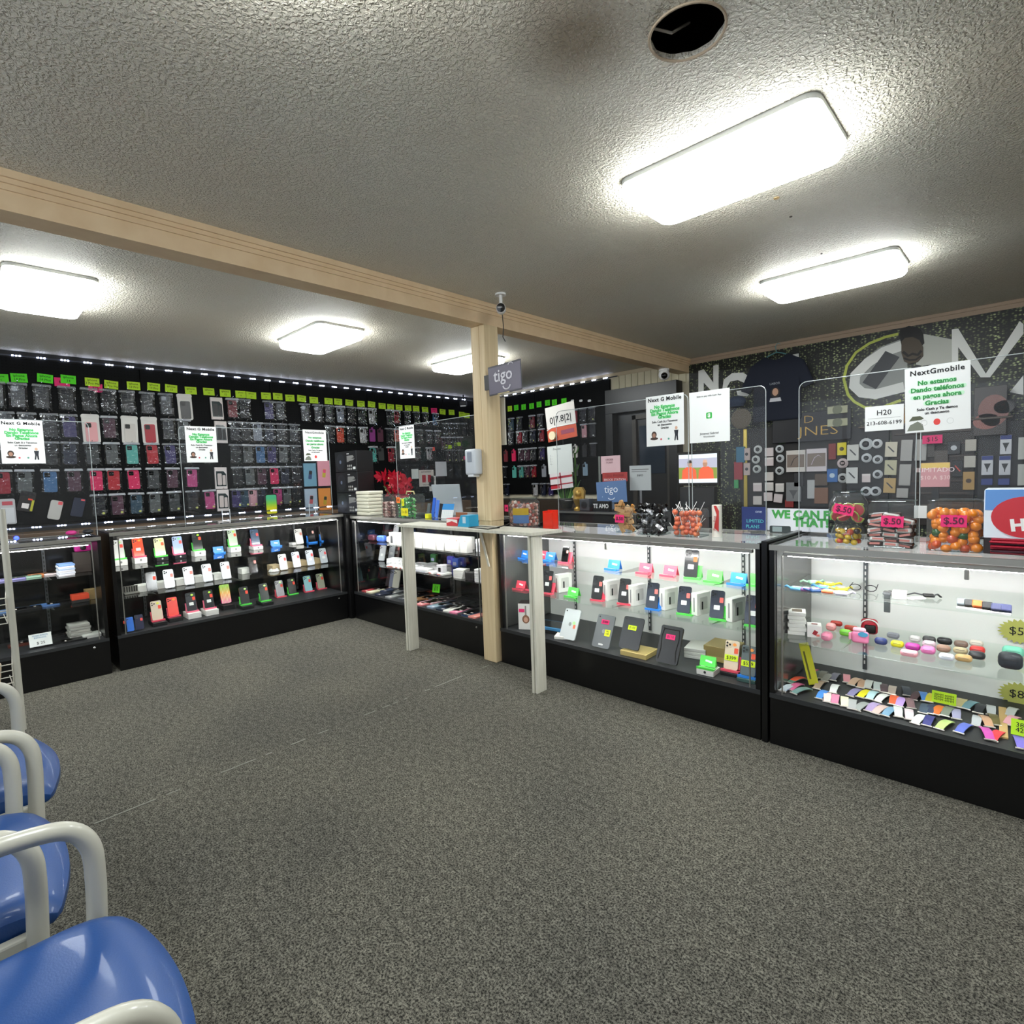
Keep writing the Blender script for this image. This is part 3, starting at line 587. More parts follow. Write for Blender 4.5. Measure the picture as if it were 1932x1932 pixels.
wallbox('hanging_phone_case','tilted navy cover beside the white one, bottom row','phone case',147,957,.085,.165,.016,mat('#20263a',.35),tilt=.25,parts=[('red_tag',.1,.38,.42,.46,mat('#e0565c',.5))])
t=wallbox('hanging_phone_case','large green to yellow gradient phone case beside the small sign','phone case',510,951,.125,.225,.03,mat('#0e0f10',.3),val=XF+.1,r=.022)
m,nt,b_,N,L=nodes_mat('gradient_case'); g=N('ShaderNodeTexCoord'); sp=N('ShaderNodeSeparateXYZ'); L(g.outputs['Generated'],sp.inputs[0]); r=N('ShaderNodeValToRGB')
r.color_ramp.elements[0].position=.3; r.color_ramp.elements[0].color=lin('#f6f11d'); r.color_ramp.elements[1].position=.8; r.color_ramp.elements[1].color=lin('#4fc48a'); e=r.color_ramp.elements.new(.55); e.color=lin('#8be04a')
L(sp.outputs[2],r.inputs[0]); L(r.outputs[0],b_.inputs['Base Color']); b_.inputs['Roughness'].default_value=.35
bm=B(); prism(bm,rrect(-.056,-.105,.056,.100,.018,4),-.034,-.028); obj('gradient_face',bm,m,t)
# printed card posters stacked beside the speakers
for px,py,w,h,c,ic,lab in ((584,896,.14,.25,'#6f9fb5','#2d4470','light blue card with dark band pictures'),(610,893,.14,.28,'#e59aa8','#c9b338','pink card with a pink and yellow phone picture'),(586,943,.14,.24,'#9fb0c0','#b3525a','pale card with small colour pictures'),(612,944,.14,.27,'#dd8a36','#b89a1c','orange card with a yellow case picture')):
    p=at(px,py,0,XF); w*=1.08; h*=1.08; t=thing('retail_card',lab,'retail card',p,PI/2,'retail cards left of the speaker boxes')
    bbox(bm:=B(),-w/2,-.02,-h/2,w/2,0,h/2,.002,1); obj('card',bm,mat(c,.5),t)
    prism(bm:=B(),rrect(-.02,-.05,.02,.05,.008,3),-.0215,-.02,mtx=Matrix.Rotation(.15,4,'Y')); obj('picture',bm,mat(ic,.5),t)
    prism(bm:=B(),rrect(-.017,.005,.017,.045,.008,3),-.0225,-.0215,mtx=Matrix.Rotation(.15,4,'Y')); obj('picture_detail',bm,mat('#f04f86' if 'pink' in lab else '#22201c',.5),t)
# price tags
def ptag(p,rz,c,cn,w,h,label,group,lines=('',),ts=.014):
    t=thing('price_tag',label,'price tag',p,rz,group)
    bm=B(); prism(bm,[(-w/2,-h/2),(w/2,-h/2),(w/2,h/2),(-w/2,h/2)],-.001,0); obj('card',bm,mat(c,.7),t,key='pt%s%s'%(w,h))
    if lines:
        for i,s_ in enumerate(lines):
            z=h*.24-(i*h*.42)
            if len(lines)==1: z=0
            text(t,s_,ts,0,z,INK,-.0015)
    return t
YG='#b9e02a'; GR='#55e01c'; PK='#ea2a72'
tags=[(0,714,GR,''),(36,713,GR,'14 Pro'),(85,714,GR,'14 Plus'),(129,716,GR,'14'),(174,721,YG,'13 Pro Max'),(210,726,YG,'13 Pro Max'),(252,728,YG,'13 Pro'),(290,730,YG,'13 Pro'),(323,733,YG,'13'),(326.5,734,None,''),(360,737,YG,'11'),(394,739,YG,'11'),(425,742,YG,'12'),(454,744,YG,''),(474,746,YG,''),(502,747,YG,''),(524,748,YG,''),(547,751,YG,''),(569,752,YG,''),(592,755,YG,''),(620,757,YG,''),(638,758,YG,''),(659,760,YG,''),(681,762,YG,''),(701,763,YG,''),(721,766,YG,''),(737,768,YG,''),(753,769,YG,''),(770,770,YG,''),(785,771,YG,''),(802,773,YG,''),(819,775,PK,''),(835,777,YG,''),(852,778,YG,''),(871,782,YG,''),(881,784,YG,'')]
k=0
for px,py,c,s_ in tags:
    if not c: continue
    cn={YG:'yellow',GR:'bright green',PK:'pink'}[c]
    ptag(at(px,py,0,XF+.008),(0,random.uniform(-.05,.08),PI/2),c,cn,.105,.073,'%s %sphone model tag, %s from left, left wall tag row'%(cn,'handwritten ' if s_ else 'small ',ORD[k]),'model tags along the left wall',('iphone',s_) if s_ else ('iphone','12'),.027 if s_ else .02); k+=1
for px,py in ((117,721),(180,732)): ptag(at(px,py,0,XF+.004),PI/2,PK,'pink',.105,.075,'pink tag tucked behind the %s tag on the left wall'%('third green' if px<150 else 'first yellow'),None,('$25',),.03)
k=0
for px,py,c in ((898,778,YG),(962,771,YG),(974,769,GR),(988,768,GR),(1003,766,GR),(1017,763,GR),(1033,760,GR),(1046,759,GR),(1064,757,GR)):
    ptag(at(px,py,1,YW-.04),0,c,'',.085,.075,'%s phone model tag, %s from the corner, back wall tag row'%({YG:'yellow',GR:'bright green'}[c],ORD[k]),'model tags along the back wall',('a','32'),.024); k+=1
k=0
for px in (1080,1096,1112): wallbox('price_tag','small white tag above the dark cases right of the hanging banner, %s of three'%ORD[k],'price tag',px,756,.05,.028,.002,PAPER,0,0,1,YW-.04,'small white tags'); k+=1
# back wall cases
def placeb(rowlab,z,items,grp='phone cases hung on the back wall'):
    for k,(px,code,st) in enumerate(items):
        x=at(px,900,1,YW-.05).x; nm=CC[code][1]
        hang(x,YW-.031,z,0,code,'%s phone case, %s from the post, %s row, back wall'%(nm,ORD[k],rowlab),grp,st)
def zb(px,py): return at(px,py,1,YW-.05).z
placeb('top',zb(968,790),[(968,'d',b),(984,'k',b),(1007,'e',b),(1023,'k',b),(1087,'r',b),(1103,'k',b),(1120,'k',b)])
placeb('second',zb(980,815),[(967,'k',b),(982,'r',b),(994,'k',b),(1008,'u',b),(1024,'r',b),(1104,'s',b),(1120,'k',b)])
placeb('third',zb(985,848),[(955,'e','bare'),(970,'h','bare'),(985,'m',b),(996,'m',b),(1008,'G',b),(1024,'p',b),(1086,'x','bare'),(1104,'k','bare'),(1121,'k',b)])
placeb('fourth',zb(985,880),[(952,'k',b),(970,'t','bare'),(983,'t',b),(995,'m',b),(1007,'r',b),(1026,'c','bare'),(1086,'G','bare'),(1104,'a','bare')])
placeb('bottom',zb(985,914),[(955,'u',b),(1009,'x',b),(1024,'u',b),(1038,'p',b)])
for nm_,py,it in (('lower corner',850,[(845,'k'),(857,'k'),(869,'k')]),('upper corner',800,[(840,'k'),(850,'k'),(859,'k'),(868,'k'),(876,'k')]),('middle corner',826,[(838,'m'),(848,'m'),(858,'G'),(868,'m')])):
    for k,(px,code) in enumerate(it):
        p=at(px,py,0,XF+.02); hang(XF,p.y,p.z,PI/2,code,'%s phone case, %s from left in the %s group left of the post'%(CC[code][1],ORD[k],nm_),'phone cases in the room corner','bag')
ptag(at(849,843,0,XF+.06),PI/2,YG,'',.06,.05,'yellow square tag on the dark cases left of the post, nearer the corner',None,('$10',),.02)
ptag(at(866,838,0,XF+.06),PI/2,YG,'',.06,.05,'yellow square tag on the dark cases left of the post, nearer the post',None,('$10',),.02)
ptag(at(877,864,0,XF+.01),PI/2,PK,'',.06,.05,'pink tag beside the post above the laptop',None,('$5',),.02)
ptag(at(817,847,0,XF+.02),PI/2,'#e8492f','',.06,.05,'orange tag at the right end of the left wall cases',None,('$8',),.02)
# ---------------- showcase contents ----------------
SC={'g':('#5fe05a','green'),'r':('#f0566c','red'),'b':('#2f86e6','blue'),'p':('#f0708e','pink'),'w':('#e8e8e4','white'),'k':('#1a1a1c','black'),'y':('#d8d430','yellow')}
STM={k:mat(v[0],.3,spec=.6) for k,v in SC.items()}
def stand(x,y,z,rz,c,label,group,empty=True):
    t=thing('phone_stand',label,'phone stand',(x,y,z),rz,group)
    hgt=.062 if empty else .075
    bm=B(); box(bm,-.042,-.002,.008,.042,.002,hgt,Matrix.Rotation(-.32,4,'X')); obj('back_plate',bm,STM[c],t,key='sb%s'%empty)
    bm=B(); box(bm,-.045,-.034,0,.045,.002,.004); box(bm,-.045,-.036,0,.045,-.031,.012); obj('foot_lip',bm,STM[c],t,key='sl')
    bm=B(); box(bm,-.036,.0,.0,.036,.003,hgt*.95,Matrix.Translation((0,.045,0))@Matrix.Rotation(.35,4,'X')); obj('back_leg',bm,STM[c],t,key='sk%s'%empty)
    if empty: bm=B(); box(bm,-.018,-.0032,.03,.018,-.002,.041,Matrix.Rotation(-.32,4,'X')@Matrix.Rotation(.15,4,'Y')); obj('label_strip',bm,mat('#eef4f6',.4),t,key='st_')
    return t
PH={}
def phone(x,y,z,rz,c,label,group,back=True,sticker='#ee4a34',tag2='#b8e04a',tilt=-.28,note=None,s=1,lens=3,d0=-.006):
    t=thing('smartphone',label,'phone',(x,y,z),(tilt,0,rz),group); t.scale=(s,s,s)
    bm=B(); prism(bm,rrect(-.0365,0,.0365,.15,.011,4),-.009,0); obj('phone_body',bm,mat(c,.22,coat=.4),t,key='phb')
    if back:
        bm=B(); prism(bm,rrect(-.033,.112,-.003,.144,.008,3),-.0105,-.009); q=obj('camera_bump',bm,mat(c,.3),t,key='phc')
        bm=B()
        for (u,v) in ((-.026,.136),(-.026,.120),(-.012,.128))[:lens]: prism(bm,ell(u,v,.0055,.0055,10),-.012,-.0105)
        obj('lens',bm,BLACK,q,key='phl%d'%lens)
    else:
        bm=B(); prism(bm,rrect(-.034,.003,.034,.147,.009,3),-.0096,-.009); obj('screen',bm,mat('#08080a',.08),t,key='phs')
    if sticker: bm=B(); prism(bm,rrect(.012,.085,.032,.113,.003,2),-.0102,-.009); obj('price_sticker',bm,mat(sticker,.6),t,key='phk')
    if tag2: bm=B(); prism(bm,ell(.012,.13,.010,.008,12),-.0104,-.009); obj('round_sticker',bm,mat(tag2,.6),t,key='phq')
    if note: bm=B(); prism(bm,rrect(-.016,.045,.016,.07,.002,1),-.0102,-.009); obj('white_label',bm,PAPER,t,key='phn')
    return t
def carton(x,y,z,rz,w,d,h,c,label,group=None,name='phone_box',top=None,logo=None,cat='box'):
    t=thing(name,label,cat,(x,y,z),rz,group)
    bbox(bm:=B(),-w/2,-d/2,0,w/2,d/2,h-.001,.0015,1); obj('carton',bm,mat(c,.45),t,key='ct%.3f,%.3f,%.3f'%(w,d,h))
    bbox(bm:=B(),-w/2-.0006,-d/2-.0006,h*.35,w/2+.0006,d/2+.0006,h,.0015,1); obj('lid',bm,mat(top or c,.45),t,key='cl%.3f,%.3f,%.3f'%(w,d,h))
    if logo: bm=B(); prism(bm,ell(0,h*.6,min(h*.22,.008),min(h*.25,.009),10),-d/2-.0016,-d/2-.0005); obj('round_mark',bm,mat(logo,.5),t,key='cm%.3f,%.3f,%.3f'%(w,d,h))
    return t
RZL=PI/2
def onshelf(px,py,z): p=at(px,py,2,z); return p
# --- left showcase L2 ---
def clampL(p):
    x=max(-5.27,min(-4.89,p.x)); o=Vector((0,0,CAMH)); d=p-o
    return x,(o+d*(x/d.x)).y
def clampY(p,y0,y1):
    y=max(y0,min(y1,p.y)); d=p-Vector((0,0,CAMH)); return (d*(y/d.y)).x,y
Z1,Z2,Z3=.731,.521,.263
g1='upright phones on the top shelf of the left showcase'
def Lset(px,py,z,phc,stc,boxc,label,grp,boxh=.045,**kw):
    p=at(px,py,2,z); x,y=clampL(p); zz=z
    if boxc:
        carton(x-.0,y,z,RZL,.085,.15 if boxh<.03 else .12,boxh,boxc,'%s under the %s'%({'#e6e5e0':'white phone box','#15161a':'black phone box'}.get(boxc,'box'),label.split(',')[0]),'boxes under phones in the left showcase',logo='#777777' if boxc=='#e6e5e0' else '#bbbbbb'); zz=z+boxh+.001
    if stc: stand(x+.0,y,zz,RZL,stc,'%s stand holding the %s'%(SC[stc][1],label.split(',')[0]),'phone stands in the left showcase',False); 
    if phc: phone(x+.008,y,zz+.006,RZL,phc,label,grp,**kw)
Wt='#e6e5e0'; Bk='#15161a'
top=[(226,1066,'#d9d9d4','g',Wt,'silver white phone','#ee4a34','#bfe07a'),(263,1060,'#f0522e','r',Wt,'bright orange phone',None,'#f2a52c'),(303,1052,'#e6e3b4','g',Bk,'cream phone','#ee6a3c','#c9e06a'),(337,1047,'#a9bde0','p',Bk,'light blue phone','#ee5a4c','#8ed88a'),(374,1046,'#1f2624','g',Wt,'dark phone with clear back','#ee4a24','#b8f03a'),(441,1040,'#b9c9b0','g',Wt,'pale green phone','#ee4a24','#b8e04a'),(483,1036,'#42566e','p',Wt,'slate blue phone','#ee4a44',None)]
for i,(px,py,c,st,bx,l,s1,s2) in enumerate(top): Lset(px,py,Z1,c,st,bx,'%s, top row of the left showcase, %s from left'%(l,ORD[i]),g1,sticker=s1,tag2=s2,boxh=.03 if i in (2,3,6) else .045,note=(i==1))
for k,(px,py) in enumerate(((409,1043),(519,1031))): p=at(px,py,2,Z1); stand(clampL(p)[0],p.y,Z1,RZL,'b','empty blue phone stand on the left showcase top shelf, %s'%('near its middle' if k==0 else 'right of the slate blue phone'),'empty blue stands in the left showcase')
p=at(566,1027,2,Z1); phone(clampL(p)[0],p.y,Z1+.003,RZL,'#d2d0cb','pale silver packed phone, left showcase top shelf',g1,sticker='#c07a6a',tag2=None,note=True)
carton(clampL(p)[0]-.07,p.y-.03,Z1,RZL,.08,.12,.02,Wt,'white box lying behind the pale silver phone')
for k,(px,py) in enumerate(((588,1024),(612,1021))):
    p=at(px,py,2,Z1); x=clampL(p)[0]; stand(x,p.y,Z1,RZL,'b','blue stand at the right end of the left top shelf, %s'%ORD[k],'blue stands at the right end',False); phone(x+.008,p.y,Z1+.006,RZL,'#2b2727' if k==0 else '#5f5a58','dark phone on blue stand, %s, right end of left top shelf'%ORD[k],g1,False,'#e8b4a8',None)
# middle row
bm=B(); bbox(bm,-.05,-.03,0,.05,.03,.012,.003); bbox(bm,-.048,.015,.01,.048,.022,.06,.002); p=at(248,1120,2,Z2); x,y=clampL(p)
t=thing('charging_dock','chrome ribbed dock at the left of the middle shelf','dock',(x,y,Z2),RZL); obj('dock_base',bm,ALU,t)
bm=B()
for k in range(6): box(bm,-.044+k*.016,.0135,.014,-.036+k*.016,.0149,.056)
obj('ribs',bm,DARKM,t)
def mid(px,py,c,l,back=True,bx=None,**kw):
    p=at(px,py,2,Z2); x,y=clampL(p)
    phone(x,y,Z2+.004,RZL,c,l,'upright phones on the middle shelf of the left showcase',back,**kw)
    bm=B(); box(bm,-.03,-.02,0,.03,.03,.003); box(bm,-.03,-.022,0,.03,-.019,.012); o=obj('clear_stand',bm,G_ACR,loc=(x,y,Z2),rot=(0,0,RZL)); tag(o,'clear stand under the '+l.split(',')[0],'phone stand','clear stands on the middle shelf')
    if bx: carton(x-.11,y-.045,Z2,RZL,.082,.13,.05,bx,'%s box behind the %s'%('white' if bx==Wt else 'tan',l.split(',')[0]),'boxes on the middle shelf of the left showcase')
mid(288,1116,'#2a2a2c','black screen phone, first of the middle row, left showcase',False,Wt,tag2=None)
for k,(px,py) in enumerate(((321,1110),(358,1104),(393,1098),(428,1093))): mid(px,py,'#d5d4da','white packed phone, %s of four on the middle shelf'%ORD[k],True,Wt,tag2=None,sticker='#e08078',note=True)
mid(479,1082,'#161214','black phone with small pink sticker, middle shelf',True,Wt,sticker='#ee8a84',tag2=None)
for k,(px,py) in enumerate(((536,1076),(561,1071),(587,1067),(612,1063))): mid(px,py,['#cfcac6','#cfd0dd','#c9ccd8','#bfc4cc'][k],'silver phone, %s of four at the right end of the middle shelf'%ORD[k],True,'#bda883',tag2=None,sticker='#ee5a5c',note=True)
p=at(517,1078,2,Z2); bm=B(); 
for k in range(4): tube(bm,[(.045*math.cos(a/16*2*PI)*(1-.08*k),.045*math.sin(a/16*2*PI)*(1-.08*k),.004+k*.006) for a in range(16)],.003,5,True)
o=obj('coiled_cable',bm,WHITE,loc=(clampL(p)[0],p.y,Z2),rot=(0,0,0)); tag(o,'white coiled cable on the middle shelf of the left showcase','cable')
# bottom row
g3='upright phones on the bottom deck of the left showcase'
def bot(px,py,c,st,bx,l,bh=.03,**kw):
    p=at(px,py,2,Z3); x,y=clampL(p); zz=Z3
    if bx: carton(x,y,Z3,RZL,.095,.15,bh,bx,'%s box under the %s'%('white' if bx==Wt else 'black',l.split(',')[0]),'boxes on the bottom deck of the left showcase'); zz+=bh+.001
    if st: stand(x,y,zz,RZL,st,'%s stand under the %s'%(SC[st][1],l.split(',')[0]),'stands on the bottom deck of the left showcase',False)
    phone(x+.008,y,zz+.006,RZL,c,l,g3,**kw)
bot(232,1196,'#2a2b2e',None,None,'small keypad phone with orange tag, far left bottom deck',s=.75,back=False,tag2=None)
bot(246,1194,'#2f6fd0',None,None,'small blue phone, second on the bottom deck',s=.7,sticker=None,tag2=None)
bot(264,1190,'#1d2440',None,None,'flip phone with grey frame, third on the bottom deck',s=.75,sticker='#e8504c',tag2=None)
bot(298,1178,'#d5c3ae','r',Bk,'striped rainbow and white phone, bottom deck',tag2='#e5e052')
bot(328,1170,'#f04e46','r',Bk,'all red phone, bottom deck',sticker=None,tag2='#f59a2a')
bot(363,1164,'#2d3036','p',Wt,'dark grey phone with white label, bottom deck',bh=.045,note=True)
bot(396,1158,'#26282b','p',Wt,'charcoal phone on tall white box, bottom deck',bh=.045,note=True)
# neon striped phone
p=at(428,1148,2,Z3); x,y=clampL(p); carton(x,y,Z3,RZL,.09,.13,.04,Bk,'black box under the neon striped phone')
m,nt,b_,N,L=nodes_mat('neon_stripes'); g=N('ShaderNodeTexCoord'); sp=N('ShaderNodeSeparateXYZ'); L(g.outputs['Generated'],sp.inputs[0]); r=N('ShaderNodeValToRGB')
r.color_ramp.elements[0].position=.05; r.color_ramp.elements[0].color=lin('#f04fa8'); r.color_ramp.elements[1].position=.95; r.color_ramp.elements[1].color=lin('#9be81c'); e=r.color_ramp.elements.new(.55); e.color=lin('#f59a1e'); L(sp.outputs[2],r.inputs[0])
wv=N('ShaderNodeTexWave'); wv.inputs['Scale'].default_value=2.2; L(g.outputs['Generated'],wv.inputs['Vector']); mx=N('ShaderNodeMix'); mx.data_type='RGBA'; mr=N('ShaderNodeMath'); mr.operation='GREATER_THAN'; mr.inputs[1].default_value=.72; L(wv.outputs['Fac'],mr.inputs[0]); L(mr.outputs[0],mx.inputs[0]); L(r.outputs[0],mx.inputs[6]); mx.inputs[7].default_value=lin('#f6f2c0'); L(mx.outputs[2],b_.inputs['Base Color'])
t=phone(x,y,Z3+.046,RZL,'#e8649a','neon green orange and pink striped phone, bottom deck',g3,False,None,None,s=1.1); t.children[0].data=t.children[0].data.copy(); t.children[0].data.materials[0]=m; t.children[1].data=t.children[1].data.copy(); t.children[1].data.materials[0]=m
for k,(px,py,c,st,bx,l) in enumerate(((463,1147,'#26292a','g',Bk,'black phone, first on green stand, bottom deck'),(500,1140,'#303736','g',Bk,'black phone, second on green stand, bottom deck'),(529,1126,'#8a8690','r',None,'silver grey phone on red stand, bottom deck'),(552,1121,'#0f1210','g',None,'jet black phone on green stand, bottom deck'),(582,1116,'#8fbcc8','r',None,'pale aqua phone on red stand, bottom deck'),(606,1111,'#9fa08f','r',None,'pale grey phone with white base label, bottom deck'),(631,1105,'#1c1416','r',None,'dark phone at the right end of the bottom deck'))): bot(px,py,c,st,bx,l,tag2='#c9f08a',sticker='#ee4a34')

# --- L1 contents ---
def flat(px,py,z,c,label,group,cat='phone case',name='flat_phone_case',w=.08,l=.16,h=.011,rz=RZL,clx=None,cly=None,cut=True,rot=0):
    p=at(px,py,2,z); x,y=p.x,p.y
    if clx and not cly: x=max(clx[0],min(clx[1],x)); y=((p-Vector((0,0,CAMH)))*(x/p.x)).y
    if cly: x,y=clampY(p,*cly); x=max(clx[0],min(clx[1],x))
    t=thing(name,label,cat,(x,y,z),rz+rot,group)
    bm=B(); prism(bm,rrect(-w/2,-l/2,w/2,l/2,.012,3),0,h,'xy'); obj('cover',bm,mat(c,.35),t,key='fl%.3f%.3f%.3f'%(w,l,h))
    if cut:
        bm=B(); prism(bm,rrect(-w*.4,l*.2,0,l*.42,.006,3),h,h+.0012,'xy'); obj('camera_cutout',bm,mat('#0c0c0e',.4),t,key='flc%.3f%.3f%.3f'%(w,l,h))
        bm=B(); prism(bm,rrect(w*.05,-l*.4,w*.35,-l*.32,.002,1),h,h+.0010,'xy'); obj('sticker',bm,mat('#e8dcd8',.6),t,key='fls%.3f%.3f%.3f'%(w,l,h))
    return t
CL=(-5.22,-4.93)
for k,(px,py,c,n_) in enumerate(((20,1094,'#8a86b8','lavender'),(50,1090,'#8fb09a','mint'),(80,1085,'#e0894c','orange'),(109,1082,'#e0d2d2','pale pink'))): flat(px,py,Z1,c,'%s phone lying on the top shelf of the edge showcase'%n_,'phones lying in the edge showcase','phone','lying_phone',clx=CL,rz=0)
for k in range(6): carton(-5.04,.55+.004*(k%2),Z1+k*.014,RZL,.09,.15,.013,['#e9e9ee','#dfe3ee','#e9e9ee','#b9cbe6','#e9e9ee','#7fa3d8'][k],'%s flat box, %s from bottom of the edge showcase stack'%(['white','white','white','pale blue','white','blue'][k],ORD[k]),'stack of flat boxes in the edge showcase')
t=carton(-5.12,.66,Z1,RZL,.10,.06,.15,'#3a332e','dark brown box behind the white stack in the edge showcase')
t=thing('toy_camera','magenta toy camera on the dark box in the edge showcase','camera',(-5.12,.67,Z1+.151),RZL)
bbox(bm:=B(),-.05,-.02,0,.05,.02,.06,.012); obj('camera_body',bm,mat('#c81e8c',.35),t); lathe(bm:=B(),[(.018,0),(.018,.012),(.012,.014)],14); obj('lens',bm,BLACK,t,True,loc=(0,-.02,.03),rot=(PI/2,0,0)); tube(bm:=B(),[(.05,0,.05),(.07,0,.02),(.065,0,-.04)],.004,6); obj('strap',bm,mat('#e0459c',.4),t)
for k,(px,py,c,n_) in enumerate(((22,1153,'#5a7aa8','blue'),(50,1149,'#1b1c1f','black'),(85,1143,'#4a6ea6','blue'),(116,1138,'#17181b','black'),(146,1132,'#1a1d1d','black'))): flat(px,py,Z2,c,'%s flat phone case, %s from left, middle shelf, edge showcase'%(n_,ORD[k]),'flat cases on the edge showcase middle shelf',w=.10,clx=CL,rz=0)
carton(-5.05,.62,Z2,RZL,.10,.08,.06,'#2b2b2c','dark box with orange print under the edge showcase stack',top='#d8492c')
carton(-5.12,.70,Z2,RZL,.08,.08,.075,'#a88e5e','tan box beside the dark box in the edge showcase')
for k in range(5): carton(-5.08,.60,Z3+k*.02,RZL+.1*(k%2),.12,.14,.018,'#b8b6b0','clear white pack, %s from bottom, edge showcase deck stack'%ORD[k],'stack of clear packs on the edge showcase deck',name='clear_pack',cat='package')
for k,(px,py,c,n_) in enumerate(((40,1217,'#5a2a22','dark red'),(58,1208,'#26272a','black'),(100,1203,'#2e2f31','charcoal'),(112,1212,'#1b1b1d','glossy black'),(140,1208,'#17181a','black ribbed'))): flat(px,py,Z3,c,'%s flat pack on the edge showcase deck'%n_,'flat packs on the edge showcase deck',w=.09,l=.14,clx=(-5.2,-4.93),rz=0)
p=at(76,1218,2,Z3); t=thing('paper_notice','white notice with blue heading on the edge showcase deck','paper',(-4.93,p.y,Z3+.014),(-.5,0,RZL)); box(bm:=B(),-.06,-.0005,0,.06,.0005,.09); obj('sheet',bm,PAPER,t)
text(t,'HABLAMOS\nESPANOL',.016,0,.068,mat('#3d7aa8',.7),-.001); text(t,'$ 25',.026,0,.022,INK,-.001)
flat(172,1200,Z3,'#cfcfca','white clear bag at the right of the edge showcase deck',None,'package','clear_pack',w=.11,l=.13,h=.02,clx=(-5.1,-4.93),cut=False)
# --- K2 contents ---
def atk(px,py,z,y0=2.74,y1=3.13): return clampY(at(px,py,2,z),y0,y1)
K1Z,K2Z,K3Z=.726,.521,.251
for k,(px,py,c) in enumerate(((988,1054,'b'),(1022,1055,'r'),(1037,1058,'b'),(1157,1075,'b'),(1217,1082,'r'),(1263,1087,'r'),(1347,1098,'g'),(1392,1103,'b'),(1432,1106,'g'))):
    x,y=atk(px,py,K1Z); stand(min(x,-1.035),y,K1Z,random.uniform(-.08,.08),c,'empty %s phone stand, %s from left, tablet showcase top shelf'%(SC[c][1],ORD[k]),'empty stands on the tablet showcase top shelf')
x,y=atk(1068,1062,K1Z); stand(x,y,K1Z,.1,'r','red stand holding the old flip phone','stands in the tablet showcase',False); phone(x-.005,y-.008,K1Z+.006,.1,'#3a3436','old dark flip phone leaning on a red stand','phones in the tablet showcase',False,'#e8a89a',None,s=.72)
x,y=atk(1304,1091,K1Z); stand(x+.015,y,K1Z,.1,'g','green stand holding the tall black phone, top shelf','stands in the tablet showcase',False); phone(x,y-.008,K1Z+.006,.1,'#303234','tall black phone with orange tag, tablet showcase top shelf','phones in the tablet showcase',True,'#ee6a34',None,note=True,s=1.03)
for k,(px,py,c) in enumerate(((981,1112,'r'),(1006,1114,'r'),(1080,1126,'g'))): x,y=atk(px,py,K2Z); stand(x,y,K2Z,0,c,'empty %s stand, %s from left, tablet showcase middle shelf'%(SC[c][1],ORD[k]),'empty stands on the tablet showcase middle shelf')
for k,(px,py,st,c) in enumerate(((1033,1119,'r','#26282b'),(1127,1132,'r','#26292c'),(1178,1139,'r','#2a2c2f'),(1231,1149,'b','#2b3340'),(1291,1158,'g','#2a3240'),(1353,1168,'g','#2c3342'),(1420,1180,'g','#2c3342'))):
    x,y=atk(px,py,K2Z); x=min(x,-1.03); stand(x+.012,y,K2Z,.1,st,'%s stand holding the %s phone from left, middle shelf'%(SC[st][1],ORD[k]),'stands in the tablet showcase',False); phone(x,y-.008,K2Z+.006,.1,c,'black phone with white label, %s from left, tablet showcase middle shelf'%ORD[k],'phones in the tablet showcase',True,'#f0706a',None,note=True)
for k,(px,py) in enumerate(((1062,1122),(1153,1137),(1202,1147),(1261,1155),(1322,1165),(1388,1177))):
    x,y=atk(px-6,py-4,K2Z,2.76); t=thing('accessory_box','upright white charger box, %s from left, tablet showcase middle shelf'%ORD[k],'box',(x,y+.045,K2Z),-.22,'white charger boxes of the tablet showcase')
    bbox(bm:=B(),-.02,-.06,0,.02,.06,.125,.002,1); obj('carton',bm,mat('#e6e5e1',.4),t,key='acb'); bm=B(); prism(bm,rrect(-.035,.03,.03,.10,.006,2),.0,.0006,'yz'); obj('product_print',bm,mat('#c9c8c4',.5),t,key='acp',loc=(.02,0,0))
    bm=B(); prism(bm,rrect(-.02,.03,-.008,.075,.003,2),.0,.001,'yz'); obj('product_icon',bm,INK,t,key='aci',loc=(.02,0,0)); bm=B(); prism(bm,[(-.004,.02),(.004,.02),(.004,.10),(-.004,.10)],-.0606,-.06); obj('side_lettering',bm,mat('#8d8d8d',.5),t,key='acs')
# deck: tablets
x,y=atk(965,1190,K3Z); t=thing('headphone_box','white headphone box with a bronze earcup picture, left end of deck','box',(-2.60,2.80,K3Z),.5)
bbox(bm:=B(),-.055,-.05,0,.055,.05,.185,.002,1); obj('carton',bm,mat('#dedcd7',.45),t); box(bm:=B(),-.0545,-.0495,.1852,.0545,.0495,.1862); obj('dark_top',bm,mat('#3a3030',.4),t)
bm=B(); prism(bm,ell(0,.075,.026,.03,18),-.0515,-.05); obj('picture',bm,mat('#8a6048',.5),t); bm=B(); prism(bm,ell(0,.072,.015,.018,16),-.0525,-.0515); obj('picture_centre',bm,mat('#c79a84',.5),t); bm=B(); prism(bm,[(-.006,.1),(.006,.1),(.005,.17),(-.005,.17)],-.0512,-.05); obj('band_picture',bm,mat('#8d8682',.5),t)
bm=B(); box(bm,-.048,-.0525,.125,-.008,-.0515,.148); obj('pink_tag',bm,mat(PK,.6),t)
t=thing('tablet_box','blue edged open box of a black tablet on the deck','box',(-2.42,2.86,K3Z),.15); bbox(bm:=B(),-.13,-.085,0,.13,.085,.022,.002,1); obj('carton',bm,mat('#121316',.4),t); bbox(bm:=B(),-.13,-.085,.023,.13,.085,.042,.002,1); obj('lid',bm,mat('#3f7fae',.4),t); box(bm:=B(),-.11,-.07,.0425,.11,.07,.044); obj('tablet_picture',bm,mat('#1d1f24',.2),t)
carton(-2.27,2.80,K3Z,.45,.10,.16,.02,'#e9e8e2','long white flat box beside the blue tablet box')
